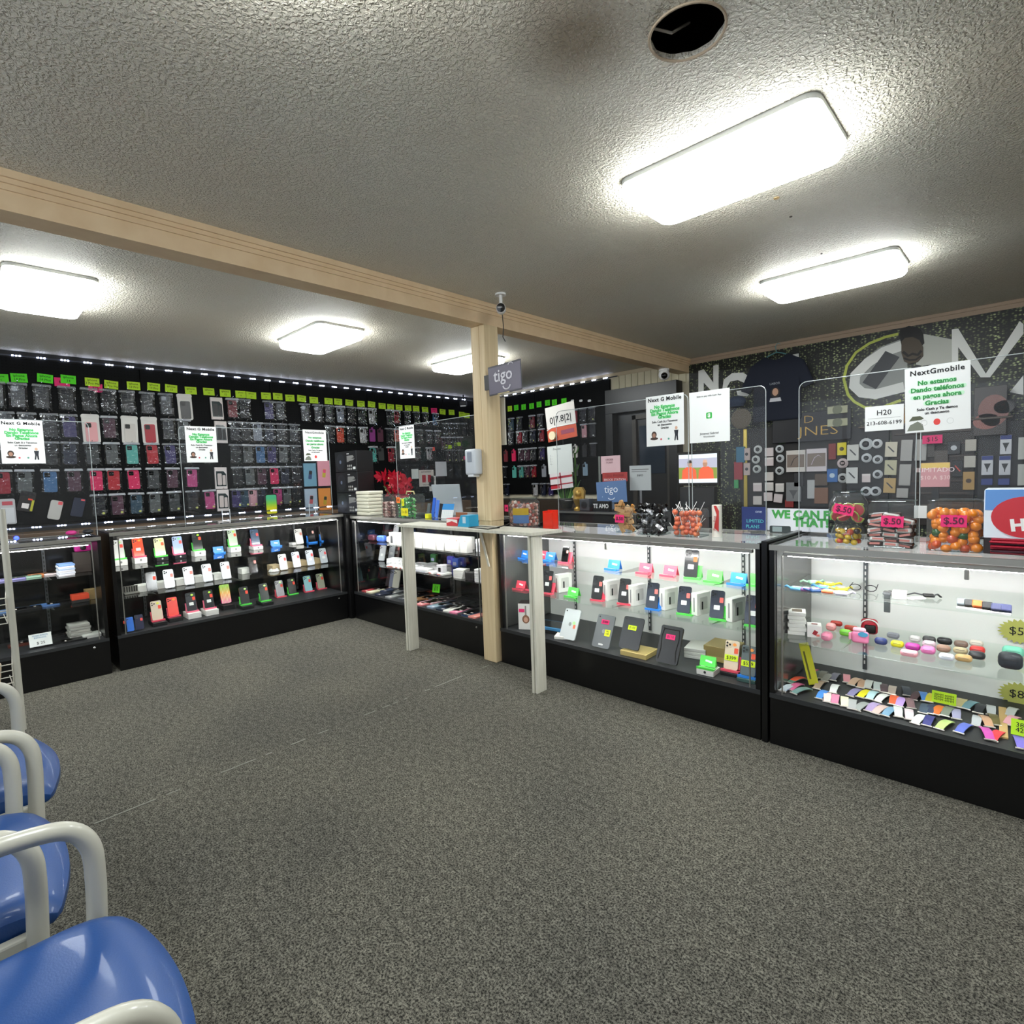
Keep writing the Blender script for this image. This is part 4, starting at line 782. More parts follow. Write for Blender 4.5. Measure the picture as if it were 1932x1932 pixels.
def tablet(x,y,z,rz,w,h,c,label,tagc=None,ttxt=None,tilt=-.45,logo='#8f9492',cam=True,frame=None,tz=.7,tagw=.055,ts=.02,yy=None,d=.008):
    t=thing('tablet',label,'tablet',(x,y,z),(tilt,0,rz),'tablets on the showcase deck')
    bm=B(); prism(bm,rrect(-w/2,0,w/2,h,.012,4),-d,0); obj('tablet_body',bm,mat(c,.3,.3),t)
    if cam: bm=B(); prism(bm,ell(-w/2+.016,h-.016,.005,.005,12),-d-.0015,-d); obj('camera_lens',bm,BLACK,t)
    if logo: bm=B(); prism(bm,ell(0,h*.5,.011,.013,16),-d-.0006,-d); obj('round_mark',bm,mat(logo,.3,.5),t)
    if frame:
        bm=B(); tube(bm,[(-w/2+.012,-d,.015),(-w/2+.02,-d,h*.35),(-w/2+.012,-d,h*.7),(-w/2+.02,-d,h-.02),(w/2-.02,-d,h-.02),(w/2-.012,-d,h*.7),(w/2-.02,-d,h*.35),(w/2-.012,-d,.015)],.003,6); obj('grip_ridge',bm,BLACK,t)
    if tagc:
        bm=B(); prism(bm,[(-tagw/2,h*tz-.014),(tagw/2,h*tz-.014),(tagw/2,h*tz+.014),(-tagw/2,h*tz+.014)],-d-.002,-d-.0007,mtx=None); q=obj('price_card',bm,mat(tagc,.6),t)
        text(q,ttxt,ts,0,h*tz,INK,-d-.0025)
    return t
t=tablet(*atk(1070,1208,K3Z,2.72),K3Z+.006,.02,.125,.20,'#c9cfd0','silver tablet leaning at the left of the deck'); 
bm=B(); prism(bm,ell(.03,.11,.012,.012,12),-.0095,-.008); obj('green_sticker',bm,mat('#b8eaa0',.6),t); bm=B(); prism(bm,rrect(.028,.075,.046,.10,.003,2),-.0095,-.008); obj('orange_sticker',bm,mat('#f08060',.6),t)
t=tablet(*atk(1133,1224,K3Z,2.72),K3Z+.006,.02,.125,.205,'#6b6f72','dark grey tablet with pink and yellow price cards',PK,'$389',tz=.78)
bm=B(); prism(bm,[(.012,.075),(.05,.075),(.05,.115),(.012,.115)],-.0105,-.008); q=obj('price_card',bm,mat('#e8ee30',.6),t); text(q,'M2\n128',.014,.031,.097,INK,-.0112); 
bm=B(); prism(bm,rrect(-.016,.015,.016,.025,.002,1),-.0095,-.008); obj('white_label',bm,PAPER,t)
tx,ty=atk(1192,1237,K3Z,2.72); 
t=thing('gold_tray_box','gold cardboard tray under the large black tablet','box',(tx+.02,ty+.05,K3Z),.03); bbox(bm:=B(),-.085,-.075,0,.085,.075,.03,.002,1); obj('tray',bm,mat('#c2ad6e',.5),t); box(bm:=B(),-.078,-.068,.0305,.078,.068,.032); obj('tray_inside',bm,mat('#a8945a',.6),t)
tablet(tx-.02,ty-.0,K3Z+.036,.02,.135,.19,'#33363a','large black tablet with yellow price card standing on a gold tray','#d8f020','$100',logo=None,tz=.66)
t=tablet(*atk(1258,1254,K3Z,2.72),K3Z+.006,.02,.13,.21,'#35373a','rugged black tablet in ridged case with pink price card',PK,'$110',frame=True,logo=None,d=.014)
for k in range(3): carton(-1.42,2.99,K3Z+k*.02,.2,.12,.17,.018,'#d8d7d2','white tablet box, %s from bottom, right of the rugged tablet'%ORD[k],'stacked tablet boxes on the deck')
t=carton(-1.28,3.02,K3Z,.05,.17,.17,.085,'#c9b070','gold cardboard box at the back of the deck'); t.children[1].data.materials[0]=mat('#a8935c',.5)
x,y=atk(1333,1272,K3Z,2.72); carton(x,y+.02,K3Z,.05,.09,.09,.03,Wt,'small white box under the green stand on the deck',logo='#333333'); stand(x,y+.01,K3Z+.031,.05,'g','empty green stand on the small white box','stands on the deck')
for px,py,st,c,l,pc,tc in ((1379,1272,'r','#d8c3a8','gold phone with three lenses and yellow price card','$399','#d8f020'),(1411,1284,'b','#44524f','dark green phone with blue stand and yellow price card','$529','#d8f020')):
    x,y=atk(px,py,K3Z,2.715); x=min(x,-1.03); carton(x,y+.02,K3Z,.05,.09,.11,.018,Bk if st=='r' else '#3f5f5a','thin box under the '+l.split(' with')[0]); stand(x,y+.01,K3Z+.019,.05,st,'%s stand of the %s'%(SC[st][1],l.split(' with')[0]),'stands on the deck',False)
    t=phone(x,y,K3Z+.025,.05,c,l,'phones on the deck',True,'#f05a3c','#f59a4a'); bm=B(); prism(bm,rrect(-.034,.045,.034,.075,.002,1),-.0115,-.0105); q=obj('price_card',bm,mat(tc,.6),t); text(q,pc,.025,0,.06,INK,-.012)
# hanging clamp under the rail
bbox(bm:=B(),-.008,-.008,-.04,.008,.008,0,.003); o=obj('glass_clamp',bm,ALU,loc=(at(1141,1015,1,2.70).x,2.712,.915)); tag(o,'small metal glass clamp under the tablet showcase rail','clamp','glass clamps under the rails')
bbox(bm:=B(),-.008,-.008,-.04,.008,.008,0,.003); o=obj('glass_clamp',bm,ALU,loc=(at(1824,1070,1,2.70).x,2.712,.915)); tag(o,'small metal glass clamp under the right showcase rail','clamp','glass clamps under the rails')

# --- K3 contents ---
A1,A2,A3=.746,.506,.251
def atq(px,py,z,y0=2.76,y1=3.16): x,y=clampY(at(px,py,2,z),y0,y1); return max(-.86,min(.8,x)),y
def lump(px,py,z,c,label,group,cat='watch',name='kids_watch',w=.05,d=.04,h=.016,strap=True,rz=0):
    x,y=atq(px,py,z); t=thing(name,label,cat,(x,y,z),rz,group)
    bbox(bm:=B(),-w/2,-d/2,0,w/2,d/2,h,min(h,w,d)*.45,3); obj('body',bm,mat(c,.35),t,True,key='lu%.3f%.3f%.3f'%(w,d,h))
    if strap:
        bm=B(); tube(bm,[(w*.5,0,h*.5),(w*.9,.01,h*.9),(w*1.1,.02,h*.4)],.005,6); tube(bm,[(-w*.5,0,h*.5),(-w*.9,.01,h*.9),(-w*1.1,.02,h*.4)],.005,6); obj('strap',bm,mat(c,.4),t,True,key='ls%.3f%.3f'%(w,h))
        bm=B(); box(bm,-w*.25,-d*.2,h,w*.25,d*.25,h+.001); obj('face',bm,mat('#dfe6ea',.3),t,key='lf%.3f%.3f'%(w,h))
    return t
for k,(px,py,c,n_) in enumerate(((1502,1113,'#6fb3e0','light blue'),(1521,1115,'#7a4f86','purple'),(1538,1117,'#254a7e','dark blue'),(1553,1111,'#4f97d8','blue'),(1564,1105,'#d8c832','yellow'),(1587,1114,'#d6ca3a','mustard yellow'),(1562,1119,'#e8764c','orange'),(1587,1122,'#dcd8ec','white'),(1535,1101,'#a9d8b8','pale green'))): lump(px,py,A1,c,'%s kids watch on the right showcase top shelf'%n_,'kids watches on the top shelf',rz=.3*(k%3))
t=thing('sunglasses','dark framed glasses on the right showcase top shelf','glasses',(*atq(1628,1117,A1),A1),.1); bm=B()
for s_ in (-1,1): tube(bm,[(s_*.03+.022*math.cos(a/12*2*PI),0,.02+.014*math.sin(a/12*2*PI)) for a in range(12)],.002,5,True); tube(bm,[(s_*.052,0,.022),(s_*.05,.1,.022)],.002,5)
obj('frame',bm,DARKM,t)
t=thing('smart_watch','grey smart watch with its strap hanging over the shelf edge','watch',(*atq(1676,1122,A1),A1),0); bbox(bm:=B(),-.02,-.02,0,.02,.02,.012,.005); obj('watch_body',bm,mat('#6e7274',.3,.5),t,True); bm=B(); bbox(bm,-.012,-.028,-.075,.012,-.022,.008,.002); bbox(bm,-.012,.02,0,.012,.08,.004,.001); obj('strap',bm,mat('#4a4e50',.5),t); 
bm=B(); bbox(bm,-.018,-.018,.012,.018,.018,.014,.001); obj('screen',bm,mat('#15181a',.1),t)
t=thing('smart_watch','black smart watch on the middle of the top shelf','watch',(*atq(1752,1128,A1),A1),.3); bbox(bm:=B(),-.02,-.02,.005,.02,.02,.017,.005); obj('watch_body',bm,BLACK,t,True); bm=B(); tube(bm,[(-.02,0,.012),(-.05,0,.018),(-.085,.01,.004)],.006,8,ry=.003); tube(bm,[(.02,0,.012),(.03,0,.018),(.045,.01,.004)],.006,8,ry=.003); obj('strap',bm,mat('#3b3d3f',.5),t)
carton(*atq(1697,1128,A1),A1,.1,.05,.06,.03,'#ecebe8','small white watch box with orange lid picture',top='#f2e6e0')
t=thing('charging_cable','white cable loops on the right showcase top shelf','cable',(*atq(1722,1131,A1),A1),0); bm=B()
for k in range(3): tube(bm,[(.02*math.cos(a/12*2*PI)+k*.012,.02*math.sin(a/12*2*PI),.004+.003*k) for a in range(12)],.0022,5,True)
obj('loops',bm,WHITE,t)
for k,(px,py,c,n_) in enumerate(((1815,1145,'#7d868c','grey'),(1829,1147,'#26282a','black'),(1844,1149,'#f06a28','orange'),(1863,1152,'#1e2022','black'),(1880,1155,'#3a3f63','navy'),(1898,1157,'#343a66','navy'))):
    x,y=atq(px,py,A1,2.78); t=thing('watch_band_card','%s folded watch band, %s from left on the top shelf row'%(n_,ORD[k]),'watch band',(x,y,A1),0,'folded watch bands on the top shelf'); bbox(bm:=B(),-.016,-.022,.004,.016,.022,.03,.003,1,Matrix.Rotation(-.5,4,'X')); obj('band',bm,mat(c,.5),t,key='wbc'); box(bm:=B(),-.015,-.036,0,.015,-.02,.006); obj('clasp_card',bm,mat('#d9dadb',.4),t,key='wbl')
for k in range(4): carton(.05,2.86,A1+k*.032,0,.075,.1,.03,'#efeef2','white box, %s from bottom of the tall stack at right edge'%ORD[k],'white boxes stacked at the right edge')
# middle shelf
sx,sy=atq(1497,1196,A2)
for k in range(5): carton(sx+.004*(k%2),sy+.03,A2+k*.019,.3+.05*(k%2),.075,.09,.018,'#f0efea','white box, %s from bottom of the stack beside the end panel'%ORD[k],'white boxes stacked by the left end panel')
t=carton(sx+.004,sy+.03,A2+.095,.3,.075,.09,.018,'#f0efea','top white box with brown window on the left stack'); box(bm:=B(),-.022,-.028,.0182,.022,.028,.019); obj('window',bm,mat('#77685c',.2),t)
t=carton(*atq(1536,1200,A2,2.8),A2,.3,.06,.06,.06,'#f2efec','white cube box with red product pictures','',name='earbud_box'); bm=B(); box(bm,-.018,-.0315,.012,.0,-.0306,.034,Matrix.Rotation(.5,4,'Y')); obj('red_picture',bm,mat('#9c2430',.5),t); bm=B(); box(bm,.008,-.0315,.008,.022,-.0306,.018); obj('coral_picture',bm,mat('#ef7f74',.5),t); bm=B(); box(bm,-.012,-.012,.0606,.014,.006,.0616); obj('lid_picture',bm,mat('#8a3a3a',.5),t)
EB='earbud cases on the right showcase middle shelf'
def bud(px,py,c,label,w=.055,d=.04,h=.024,**kw):
    h*=1.35; t=lump(px,py,A2,c,label,EB,'earbud case','earbud_case',w,d,h,False,**kw); 
    bm=B(); tube(bm,[(-w*.3,-d*.503,h*.62),(w*.3,-d*.503,h*.62)],.0008,4); obj('lid_seam',bm,mat('#55504e',.5),t,key='bs%.3f%.3f'%(w,d)); return t
for px,py,c,l,w,d,h in ((1560,1208,'#e68aa8','clear pink earbud case',.045,.06,.03),(1568,1190,'#eaa0a0','coral pink clear case behind the pink one',.045,.045,.03),(1578,1181,'#c43a30','red braided case',.055,.03,.02),(1606,1190,'#d04a34','red and yellow braided case',.06,.03,.02),(1595,1200,'#74c03a','green and white case',.05,.03,.025),(1662,1216,'#33407c','navy blue case alone on the shelf',.05,.035,.024),(1685,1204,'#8b8e98','grey case at the back',.05,.035,.02),(1693,1221,'#e6dc2a','yellow earbud case',.05,.035,.022),(1715,1238,'#f0a8b4','large pale pink oval case at the front',.062,.04,.02),(1722,1226,'#c43aa4','magenta case behind the pale pink one',.055,.04,.022),(1726,1211,'#e0dcdc','clear case with tan rim at the back',.045,.035,.022),(1751,1233,'#ee7fbe','bright pink case',.052,.045,.024),(1753,1222,'#f4d9e6','white and pink case',.05,.035,.024),(1753,1213,'#4a484c','dark grey case at the back',.05,.03,.024),(1782,1216,'#26262a','black bow case',.055,.03,.024),(1780,1230,'#b08a78','leopard print case with black rim',.05,.035,.024),(1786,1245,'#e2e6f2','white oval case with carabiner',.052,.035,.02),(1813,1221,'#8d7468','leopard case at the back row',.05,.035,.022),(1812,1233,'#c0b08c','olive beige case',.05,.035,.02),(1818,1248,'#caa56c','leopard print oval case at the front edge',.056,.035,.022),(1842,1220,'#e6dcd0','cream and black case',.05,.03,.022),(1844,1232,'#e03a3a','red hard case',.052,.04,.022),(1843,1243,'#3a3c40','black hard case below the red one',.055,.04,.024),(1906,1262,'#34383e','large black armoured case with white label',.075,.05,.05),(1911,1240,'#7fd8bc','mint case behind the black armoured one',.07,.04,.035)):
    bud(px,py,c,(l+', right showcase middle shelf') if len(l.split())<11 else l,w,d,h)
t=thing('novelty_earbud_case','pink novelty earbud case with blue oval standing on the middle shelf','earbud case',(*atq(1623,1213,A2),A2),.1); bbox(bm:=B(),-.034,-.015,0,.034,.015,.055,.012,3); obj('body',bm,mat('#ee86b0',.35),t,True); bbox(bm:=B(),-.03,-.012,.05,.022,.014,.072,.01,3); obj('lid',bm,mat('#f4b8cc',.35),t,True); bm=B(); prism(bm,ell(.012,.045,.02,.011,18),-.018,-.015); obj('blue_oval',bm,mat('#4f9cc4',.3),t); bbox(bm:=B(),-.046,-.01,.012,-.034,.01,.045,.005); obj('side_pack',bm,mat('#f2a2bc',.35),t,True)
t=thing('large_earbud_case','red and black rounded case with white piping behind the pink one','earbud case',(*atq(1640,1196,A2),A2),.2); bbox(bm:=B(),-.035,-.02,0,.035,.02,.075,.016,3); obj('body',bm,mat('#b42434',.35),t,True); bm=B(); tube(bm,[(.036*math.cos(a/10*PI),-.021,.045+.03*math.sin(a/10*PI)) for a in range(11)],.003,6); obj('piping',bm,WHITE,t,True); bbox(bm:=B(),-.02,-.024,.01,.026,-.018,.05,.008); obj('front_pad',bm,DARKM,t,True)
# yellow leaning box
t=thing('tall_box','tall yellow-green box leaning in the left corner of the right showcase','box',(-.79,2.92,A3+.007),(0,-.22,.35)); bbox(bm:=B(),-.022,-.03,0,.022,.03,.195,.002,1); obj('carton',bm,mat('#c4c22c',.45),t); box(bm:=B(),-.012,-.0312,.03,-.004,-.0302,.17); obj('dark_print',bm,mat('#5c5a1c',.5),t); box(bm:=B(),.0222,-.02,.02,.0232,.02,.17); obj('side_panel',bm,mat('#a8a88c',.5),t)
# watch bands
bands=[(210,490,'#a9b9dc','pale blue'),(320,380,'#5f8a78','sea green'),(430,400,'#ef5a34','orange red'),(340,520,'#b9c4cc','white grey'),(460,510,'#c45f86','dusty pink'),(540,570,'#6d8c8a','grey teal'),(700,300,'#d8567c','rose'),(760,330,'#58685f','dark green grey'),(790,480,'#9a8372','leopard'),(840,340,'#7f7c72','stone grey'),(910,380,'#8a8880','pebble grey'),(1010,370,'#6f6c7c','grey purple'),(830,610,'#3f86d8','vivid blue'),(900,650,'#f0d0cc','blush'),(1000,530,'#ececec','white'),(1010,680,'#e080a4','pink with dark line'),(1170,390,'#dd929c','salmon pink'),(1290,440,'#dbb69c','peach'),(1390,460,'#c9a184','tan leopard'),(1140,710,'#f0ecc4','cream'),(1250,750,'#a9abac','mid grey'),(1290,590,'#8d86b4','muted lilac'),(1430,610,'#f2e40a','bright yellow'),(1530,630,'#bfe0ea','ice blue'),(1390,780,'#9aa09e','silver grey'),(1540,790,'#a892c0','lilac'),(1650,830,'#d2b4ae','beige pink'),(1480,470,'#d6d8d4','off white'),(1600,500,'#c4cccc','pale grey'),(1690,530,'#5a444c','dark leopard'),(1670,660,'#f2f2f0','pure white'),(1810,550,'#c9b8ac','sand'),(1830,690,'#f4602c','deep orange'),(1780,860,'#6f96b4','steel blue'),(1890,860,'#d0d2d0','light grey')]
bands=[(1440+a/7.43,1230+b_/7.43,c,n_) for a,b_,c,n_ in bands]+[(1672+a/7.43,1230+b_/7.43,c,n_) for a,b_,c,n_ in [(280,570,'#3b3f4c','dark slate'),(430,630,'#4c2c34','maroon'),(530,640,'#4a8ad8','sky blue'),(630,660,'#d8cc1c','lemon'),(210,720,'#c09ae0','violet'),(330,740,'#7c5a60','zebra brown'),(320,900,'#dcc8d0','pale pink'),(470,960,'#dfe6e6','cool white'),(600,980,'#33347c','navy blue'),(540,810,'#3c4c62','slate'),(640,820,'#26325a','deep navy'),(740,840,'#e8742c','orange gradient'),(860,860,'#858c80','sage grey'),(980,880,'#a8a4c8','lavender grey'),(820,1040,'#b4cc7c','lime'),(970,720,'#c0a8a4','pink grey'),(1060,740,'#c8b884','gold'),(1180,770,'#6f98a4','teal blue'),(1320,820,'#23252e','black'),(1470,830,'#bdbfc4','zebra white'),(1270,980,'#c0c2c8','silver'),(1090,1090,'#5868c0','royal blue'),(1400,990,'#d0a080','floral tan'),(1510,970,'#6c6030','olive'),(1410,1170,'#c04aa4','magenta'),(1550,1190,'#ee3844','bright red'),(1760,860,'#b8bab8','clear'),(1760,980,'#e8a8b4','baby pink'),(1870,1290,'#7468c0','purple lace')]]
for k,(px,py,c,n_) in enumerate(bands):
    x,y=atq(px,py,A3,2.75,3.14); rz=random.uniform(-.25,.25)-(.35 if px<1520 else 0)
    t=thing('watch_band','%s watch band laid flat on the right showcase deck'%n_,'watch band',(x,y,A3+.0008*(k%6)),rz,'watch bands on the showcase deck')
    bm=B(); n=6; tops=[];  
    for i in range(n+1):
        v=-.055+.11*i/n; zz=.004+.009*math.sin(i/n*PI); wd=.0155*(1 if i>1 else .92)
        tops.append([bm.verts.new((s_*wd,v,zz+q)) for s_,q in ((-1,.003),(1,.003),(1,0),(-1,0))])
    for a,b2 in zip(tops,tops[1:]):
        for j in range(4): bm.faces.new((a[j],a[(j+1)%4],b2[(j+1)%4],b2[j]))
    bm.faces.new(tops[0]); bm.faces.new(tops[-1][::-1]); bmesh.ops.recalc_face_normals(bm,faces=bm.faces); obj('strap',bm,mat(c,.5),t,key='wb')
    bm=B(); bbox(bm,-.019,-.060,.001,.019,-.053,.006,.001,1); bbox(bm,-.016,.053,.001,.016,.058,.005,.001,1); obj('metal_lug',bm,mat('#d5cfc8',.3,.5),t,key='wbg')
bbox(bm:=B(),-.013,-.17,0,.013,.17,.008,.001,1); o=obj('wooden_stick',bm,mat('#cba66c',.5),loc=(*atq(1892,1368,A3),A3),rot=(0,0,.05)); o.location.y=2.95; tag(o,'tan wooden stick laid between watch bands','stick')
# tags on deck
def note(px,py,ax,v,c,w,h,lines,ts,label,rz=0,tilt=-.2,leg=False):
    p=at(px,py,ax,v); t=thing('price_note',label,'price tag',p,(tilt,0,rz)); bm=B(); box(bm,-w/2,-.0006,-h/2,w/2,.0006,h/2); obj('card',bm,mat(c,.7),t); text(t,lines,ts,0,0,INK,-.001,ls=.8)
    if leg: bm=B(); box(bm,-.004,.0006,-h/2-.006,.004,.003,0); obj('support',bm,BLACK,t)
    return t
note(1781,1317,1,2.97,'#b4dc1c',.085,.05,'38MM 40MM\n42MM 44MM\n45MM 49MM',.013,'yellow green size note standing behind the watch bands')
note(1924,1373,1,2.80,'#b4e01c',.05,.06,'38\n42',.024,'yellow green note at the right edge of the deck')
def burst(px,py,v,label,s_):
    p=at(px,py,1,v); t=thing('starburst_sign',label,'price sign',p,0); bm=B(); n=22; prism(bm,[((.07 if i%2 else .056)*math.cos(2*PI*i/(2*n))*1.1,(.07 if i%2 else .056)*math.sin(2*PI*i/(2*n))*.8) for i in range(2*n)],-.001,0); obj('card',bm,mat('#b4b45c',.7),t)
    text(t,s_,.05,-.012,0,INK,-.0015); text(t,'EACH',.014,.034,.012,INK,-.0015)
burst(1925,1192,3.235,'upper olive starburst price sign at the right edge','$5'); burst(1925,1311,3.235,'lower olive starburst price sign reading eight dollars','$8')

# --- K1 contents ---
C1,C2,C3=.741,.536,.263
def atj(px,py,z,y0=2.73,y1=3.1): x,y=clampY(at(px,py,2,z),y0,y1); return max(-4.66,min(-2.98,x)),y
for k,(px,py) in enumerate(((688,1010),)): x,y=atj(px,py,C1); phone(x,y,C1+.004,.2,'#c6c8cc','white packed phone leaning at the left end of the middle showcase','phones in the middle showcase',True,None,None,note=True,s=.9)
lumpK=((727,1004,'#4a72d0','blue round earphone pouch'),(710,1011,'#5a2a34','dark red striped pouch'),(746,1012,'#e0d6d6','white pouch behind the striped one'))
for px,py,c,l in lumpK:
    x=at(px-4,py,1,2.90).x; y=2.88; t=thing('accessory_pouch',l+' on the middle showcase top shelf','pouch',(x,y,C1),.2); bbox(bm:=B(),-.05,-.03,0,.05,.03,.06,.02,3); obj('pouch_body',bm,mat(c,.4),t,True); bm=B(); tube(bm,[(-.04,-.031,.045),(.04,-.031,.045)],.0015,5); obj('zip',bm,DARKM,t)
for k in range(11):
    x=-4.22+k*.098
    if x>-3.08: break
    t=thing('adapter_box','white adapter box, %s from left in the long top shelf row'%ORD[k],'box',(x,2.80+.006*(k%3),C1),random.uniform(-.05,.05),'white adapter boxes on the top shelf')
    bbox(bm:=B(),-.044,-.03,0,.044,.03,.115,.002,1); obj('carton',bm,mat('#d4d3cf',.4),t,key='adb'); bm=B(); prism(bm,rrect(-.02,.02,.016,.085,.006,3),-.0308,-.03); obj('product_print',bm,mat('#4a4c50' if k==0 else '#d5d4d0',.5),t,key='adp%d'%(k==0)); bm=B(); prism(bm,ell(.025,.095,.006,.006,8),-.0308,-.03); obj('round_mark',bm,mat('#d06a50',.5),t,key='adm')
for k in range(9): carton(-4.2+k*.105,2.93,C1,random.uniform(-.06,.06),.09,.07,.105,'#d0cfcb','back row white box, %s from left on the middle showcase'%ORD[k],'back row white boxes on the top shelf')
for k,(px,py,c,l,w,h) in enumerate(((884,1037,'#2a2624','dark camera box',.08,.05),(868,1034,'#e0a888','copper wrapped pack',.05,.05),(895,1034,'#1f1f22','small black box',.06,.045),(907,1040,'#e6e6ea','white bag',.05,.10))):
    x,y=atj(px,py,C1,2.74); carton(min(x,-2.95-w),y,C1,.2,w,.06,h,c,l+' near the post on the top shelf',None)
for k,(px,py,c) in enumerate(((678,1052,'#b9bbc0'),(700,1050,'#b6b8be'),(723,1046,'#6b5a58'))):
    x,y=atj(px,py,C2); phone(x,y,C2+.003,.25,c,'packed phone, %s of three at the left end of the middle shelf'%ORD[k],'phones in the middle showcase',True,'#c06058' if k==2 else None,None,note=True,s=1)
k=0
for px in range(742,842,8):
    for j in range(3):
        if random.random()<.8:
            x,y=atj(px,1062+(px-700)*.14-j*3,C2,2.74+j*.1,2.80+j*.11); t=thing('flat_packet','white flat cable packet in the middle shelf heap, %s'%ORD[k],'packet',(x,y,C2+.001),random.uniform(-.4,.4),'white flat packets on the middle shelf'); bbox(bm:=B(),-.042,-.05,0,.042,.05,.02+.012*(k%3),.004,1); obj('packet',bm,mat(['#e8e6e4','#e2e0e2','#dcdadc'][k%3],.4),t,key='fp%d'%(k%3)); bm=B(); box(bm,-.03,-.0515,.004,.02,-.0505,.014); obj('print',bm,mat(['#d88a80','#b8b8c4','#d8c8c0'][k%3],.5),t,key='fpp'); k+=1
t=carton(*atj(834,1085,C2,2.74),C2,.1,.07,.05,.085,'#ece9ee','white charger box with black plug picture and purple foot',None,top='#ece9ee'); bm=B(); prism(bm,rrect(-.014,.03,.014,.065,.005,3),-.0275,-.0262); obj('plug_picture',bm,BLACK,t); box(bm:=B(),-.0355,-.0265,0,.0355,-.0255,.018); obj('purple_foot',bm,mat('#4d44a8',.5),t)
for px,py,c,l in ((843,1067,'#5a50d8','violet gamepad shaped toy'),(853,1072,'#3a6ae0','blue gadget pack'),(864,1066,'#3a4a9c','dark blue mesh pack'),(811,1050,'#2f6e3a','green figure pack')):
    x,y=atj(px,py,C2); t=thing('gadget_pack',l+' on the middle shelf','package',(x,y+.05,C2),.1); bbox(bm:=B(),-.04,-.02,0,.04,.02,.085,.014,2); obj('pack_body',bm,mat(c,.35),t,True); bm=B(); prism(bm,rrect(-.02,.02,.02,.05,.008,3),-.022,-.02); obj('window',bm,mat('#c8ccf0',.2),t)
for k in range(4): carton(-3.3,2.80,C2+k*.018,.1*k,.10,.09,.017,'#e9e7e2','cream box, %s from bottom, beside the purple footed box'%ORD[k],'cream boxes on the middle shelf')
for k in range(5): carton(-3.045,2.79,C2+k*.02,.08*(k%2),.085,.09,.018,'#eceae8','white packet, %s from bottom of the stack beside the post'%ORD[k],'white packets stacked beside the post')
t=carton(-3.18,2.80,C2,.15,.08,.07,.06,'#2c2a2a','black box between the cream and white stacks',None)
# leaning items under the middle shelf
for k,(px,py,c,l) in enumerate(((692,1090,'#2a1e20','dark phone with red tag'),(713,1086,'#6a6c7e','blue grey packed cover'),(731,1098,'#b2aea2','tall grey white pack'))):
    x=max(-4.66+.06*k,at(px,py,1,3.0).x); phone(x,3.0,C3+.006,.25,c,l+' standing at the back of the bottom deck','packs at the back of the middle showcase deck',True,'#d84a3a' if k==0 else None,None,s=1.15)
flats=[(692,1112,'#a83a40','red'),(710,1116,'#d8d0b4','cream'),(727,1121,'#2c3142','navy blue'),(747,1127,'#8c8f90','clear grey'),(745,1108,'#3a2226','dark maroon'),(760,1112,'#26272c','black'),(799,1119,'#8a4230','copper'),(797,1130,'#d09a6c','leopard tan'),(812,1136,'#f0b8c0','pink and white'),(806,1143,'#e88a8c','coral'),(826,1128,'#6a6c70','grey'),(826,1146,'#8a9cb0','pale blue grey'),(843,1148,'#242c40','navy'),(857,1153,'#e4e4dc','white'),(869,1158,'#ee86a8','hot pink'),(884,1160,'#3c3a42','charcoal'),(893,1166,'#2c4466','clear navy'),(906,1170,'#f29a8e','salmon'),(845,1132,'#54484e','plum grey'),(866,1137,'#34363c','graphite'),(890,1146,'#2a2a30','matte black'),(770,1128,'#50545a','steel grey'),(838,1120,'#4a4448','brown grey')]
flats+=[(700,1106,'#6a2a30','wine red'),(722,1110,'#23242c','ink black'),(735,1114,'#39405c','indigo'),(752,1117,'#7c7e84','smoky clear'),(782,1124,'#2c2020','espresso'),(790,1121,'#1c1c1e','onyx black'),(814,1127,'#c0784c','amber leopard'),(824,1136,'#f2c4cc','blush clear'),(846,1140,'#5c6c84','denim'),(858,1145,'#c8ccd0','frosted'),(876,1150,'#6c5c68','mauve'),(898,1155,'#585a60','gunmetal'),(880,1141,'#202428','soft black'),(852,1127,'#3c3438','umber')]
for k,(px,py,c,n_) in enumerate(flats):
    flat(px,py,C3,c,'%s flat phone case on the middle showcase deck'%n_,'flat phone cases on the middle showcase deck',rz=.15,w=.09,l=.18,clx=(-4.66,-2.99),cly=(2.79,3.08),rot=random.uniform(-.3,.1))
p=at(823,1110,1,2.98); note(823,1110,1,2.98,'#6ae81c',.085,.075,'2 x\n$15',.03,'bright green price card standing on the middle showcase deck',.2)
# ---------------- sneeze guards and paper signs ----------------
def guard(label,x0,x1,y0,y1,z0,z1,axis,group='clear counter guards'):
    t=thing('sneeze_guard',label,'sneeze guard',((x0+x1)/2,(y0+y1)/2,z0),0 if axis=='x' else PI/2,group)
    w_=((x1-x0) if axis=='x' else (y1-y0))/2; h=z1-z0; r=.035
    bm=B(); prism(bm,[(-w_,0),(w_,0)]+rrect(-w_,0,w_,h,r,4)[0:10],-.002,.002); obj('acrylic_sheet',bm,G_ACR,t)
    bm=B(); pts=rrect(-w_,0,w_,h,r,5)[0:12]; tube(bm,[(w_,0,.0)]+[(a,0,b_) for a,b_ in pts]+[(-w_,0,0)],.0022,5); obj('polished_edge',bm,mat('#a9b0b0',.2),t)
    for s_ in (-1,1):
        bm=B(); prism(bm,[(-.06,0),(.06,0),(.05,.003),(.003,.05),(-.003,.05),(-.05,.003)],s_*w_*.8-.002,s_*w_*.8+.002,'yz'); obj('foot',bm,G_ACR,t)
    return t
guard('clear acrylic guard on the edge showcase at far left',-5,-5,-.35,.75,1.003,1.83,'y')
guard('clear acrylic guard on the long left showcase',-5,-5,1.33,2.62,1.023,1.825,'y')
guard('clear acrylic guard on the middle showcase left of the post',-4.32,-3.05,2.93,2.93,1.003,1.82,'x')
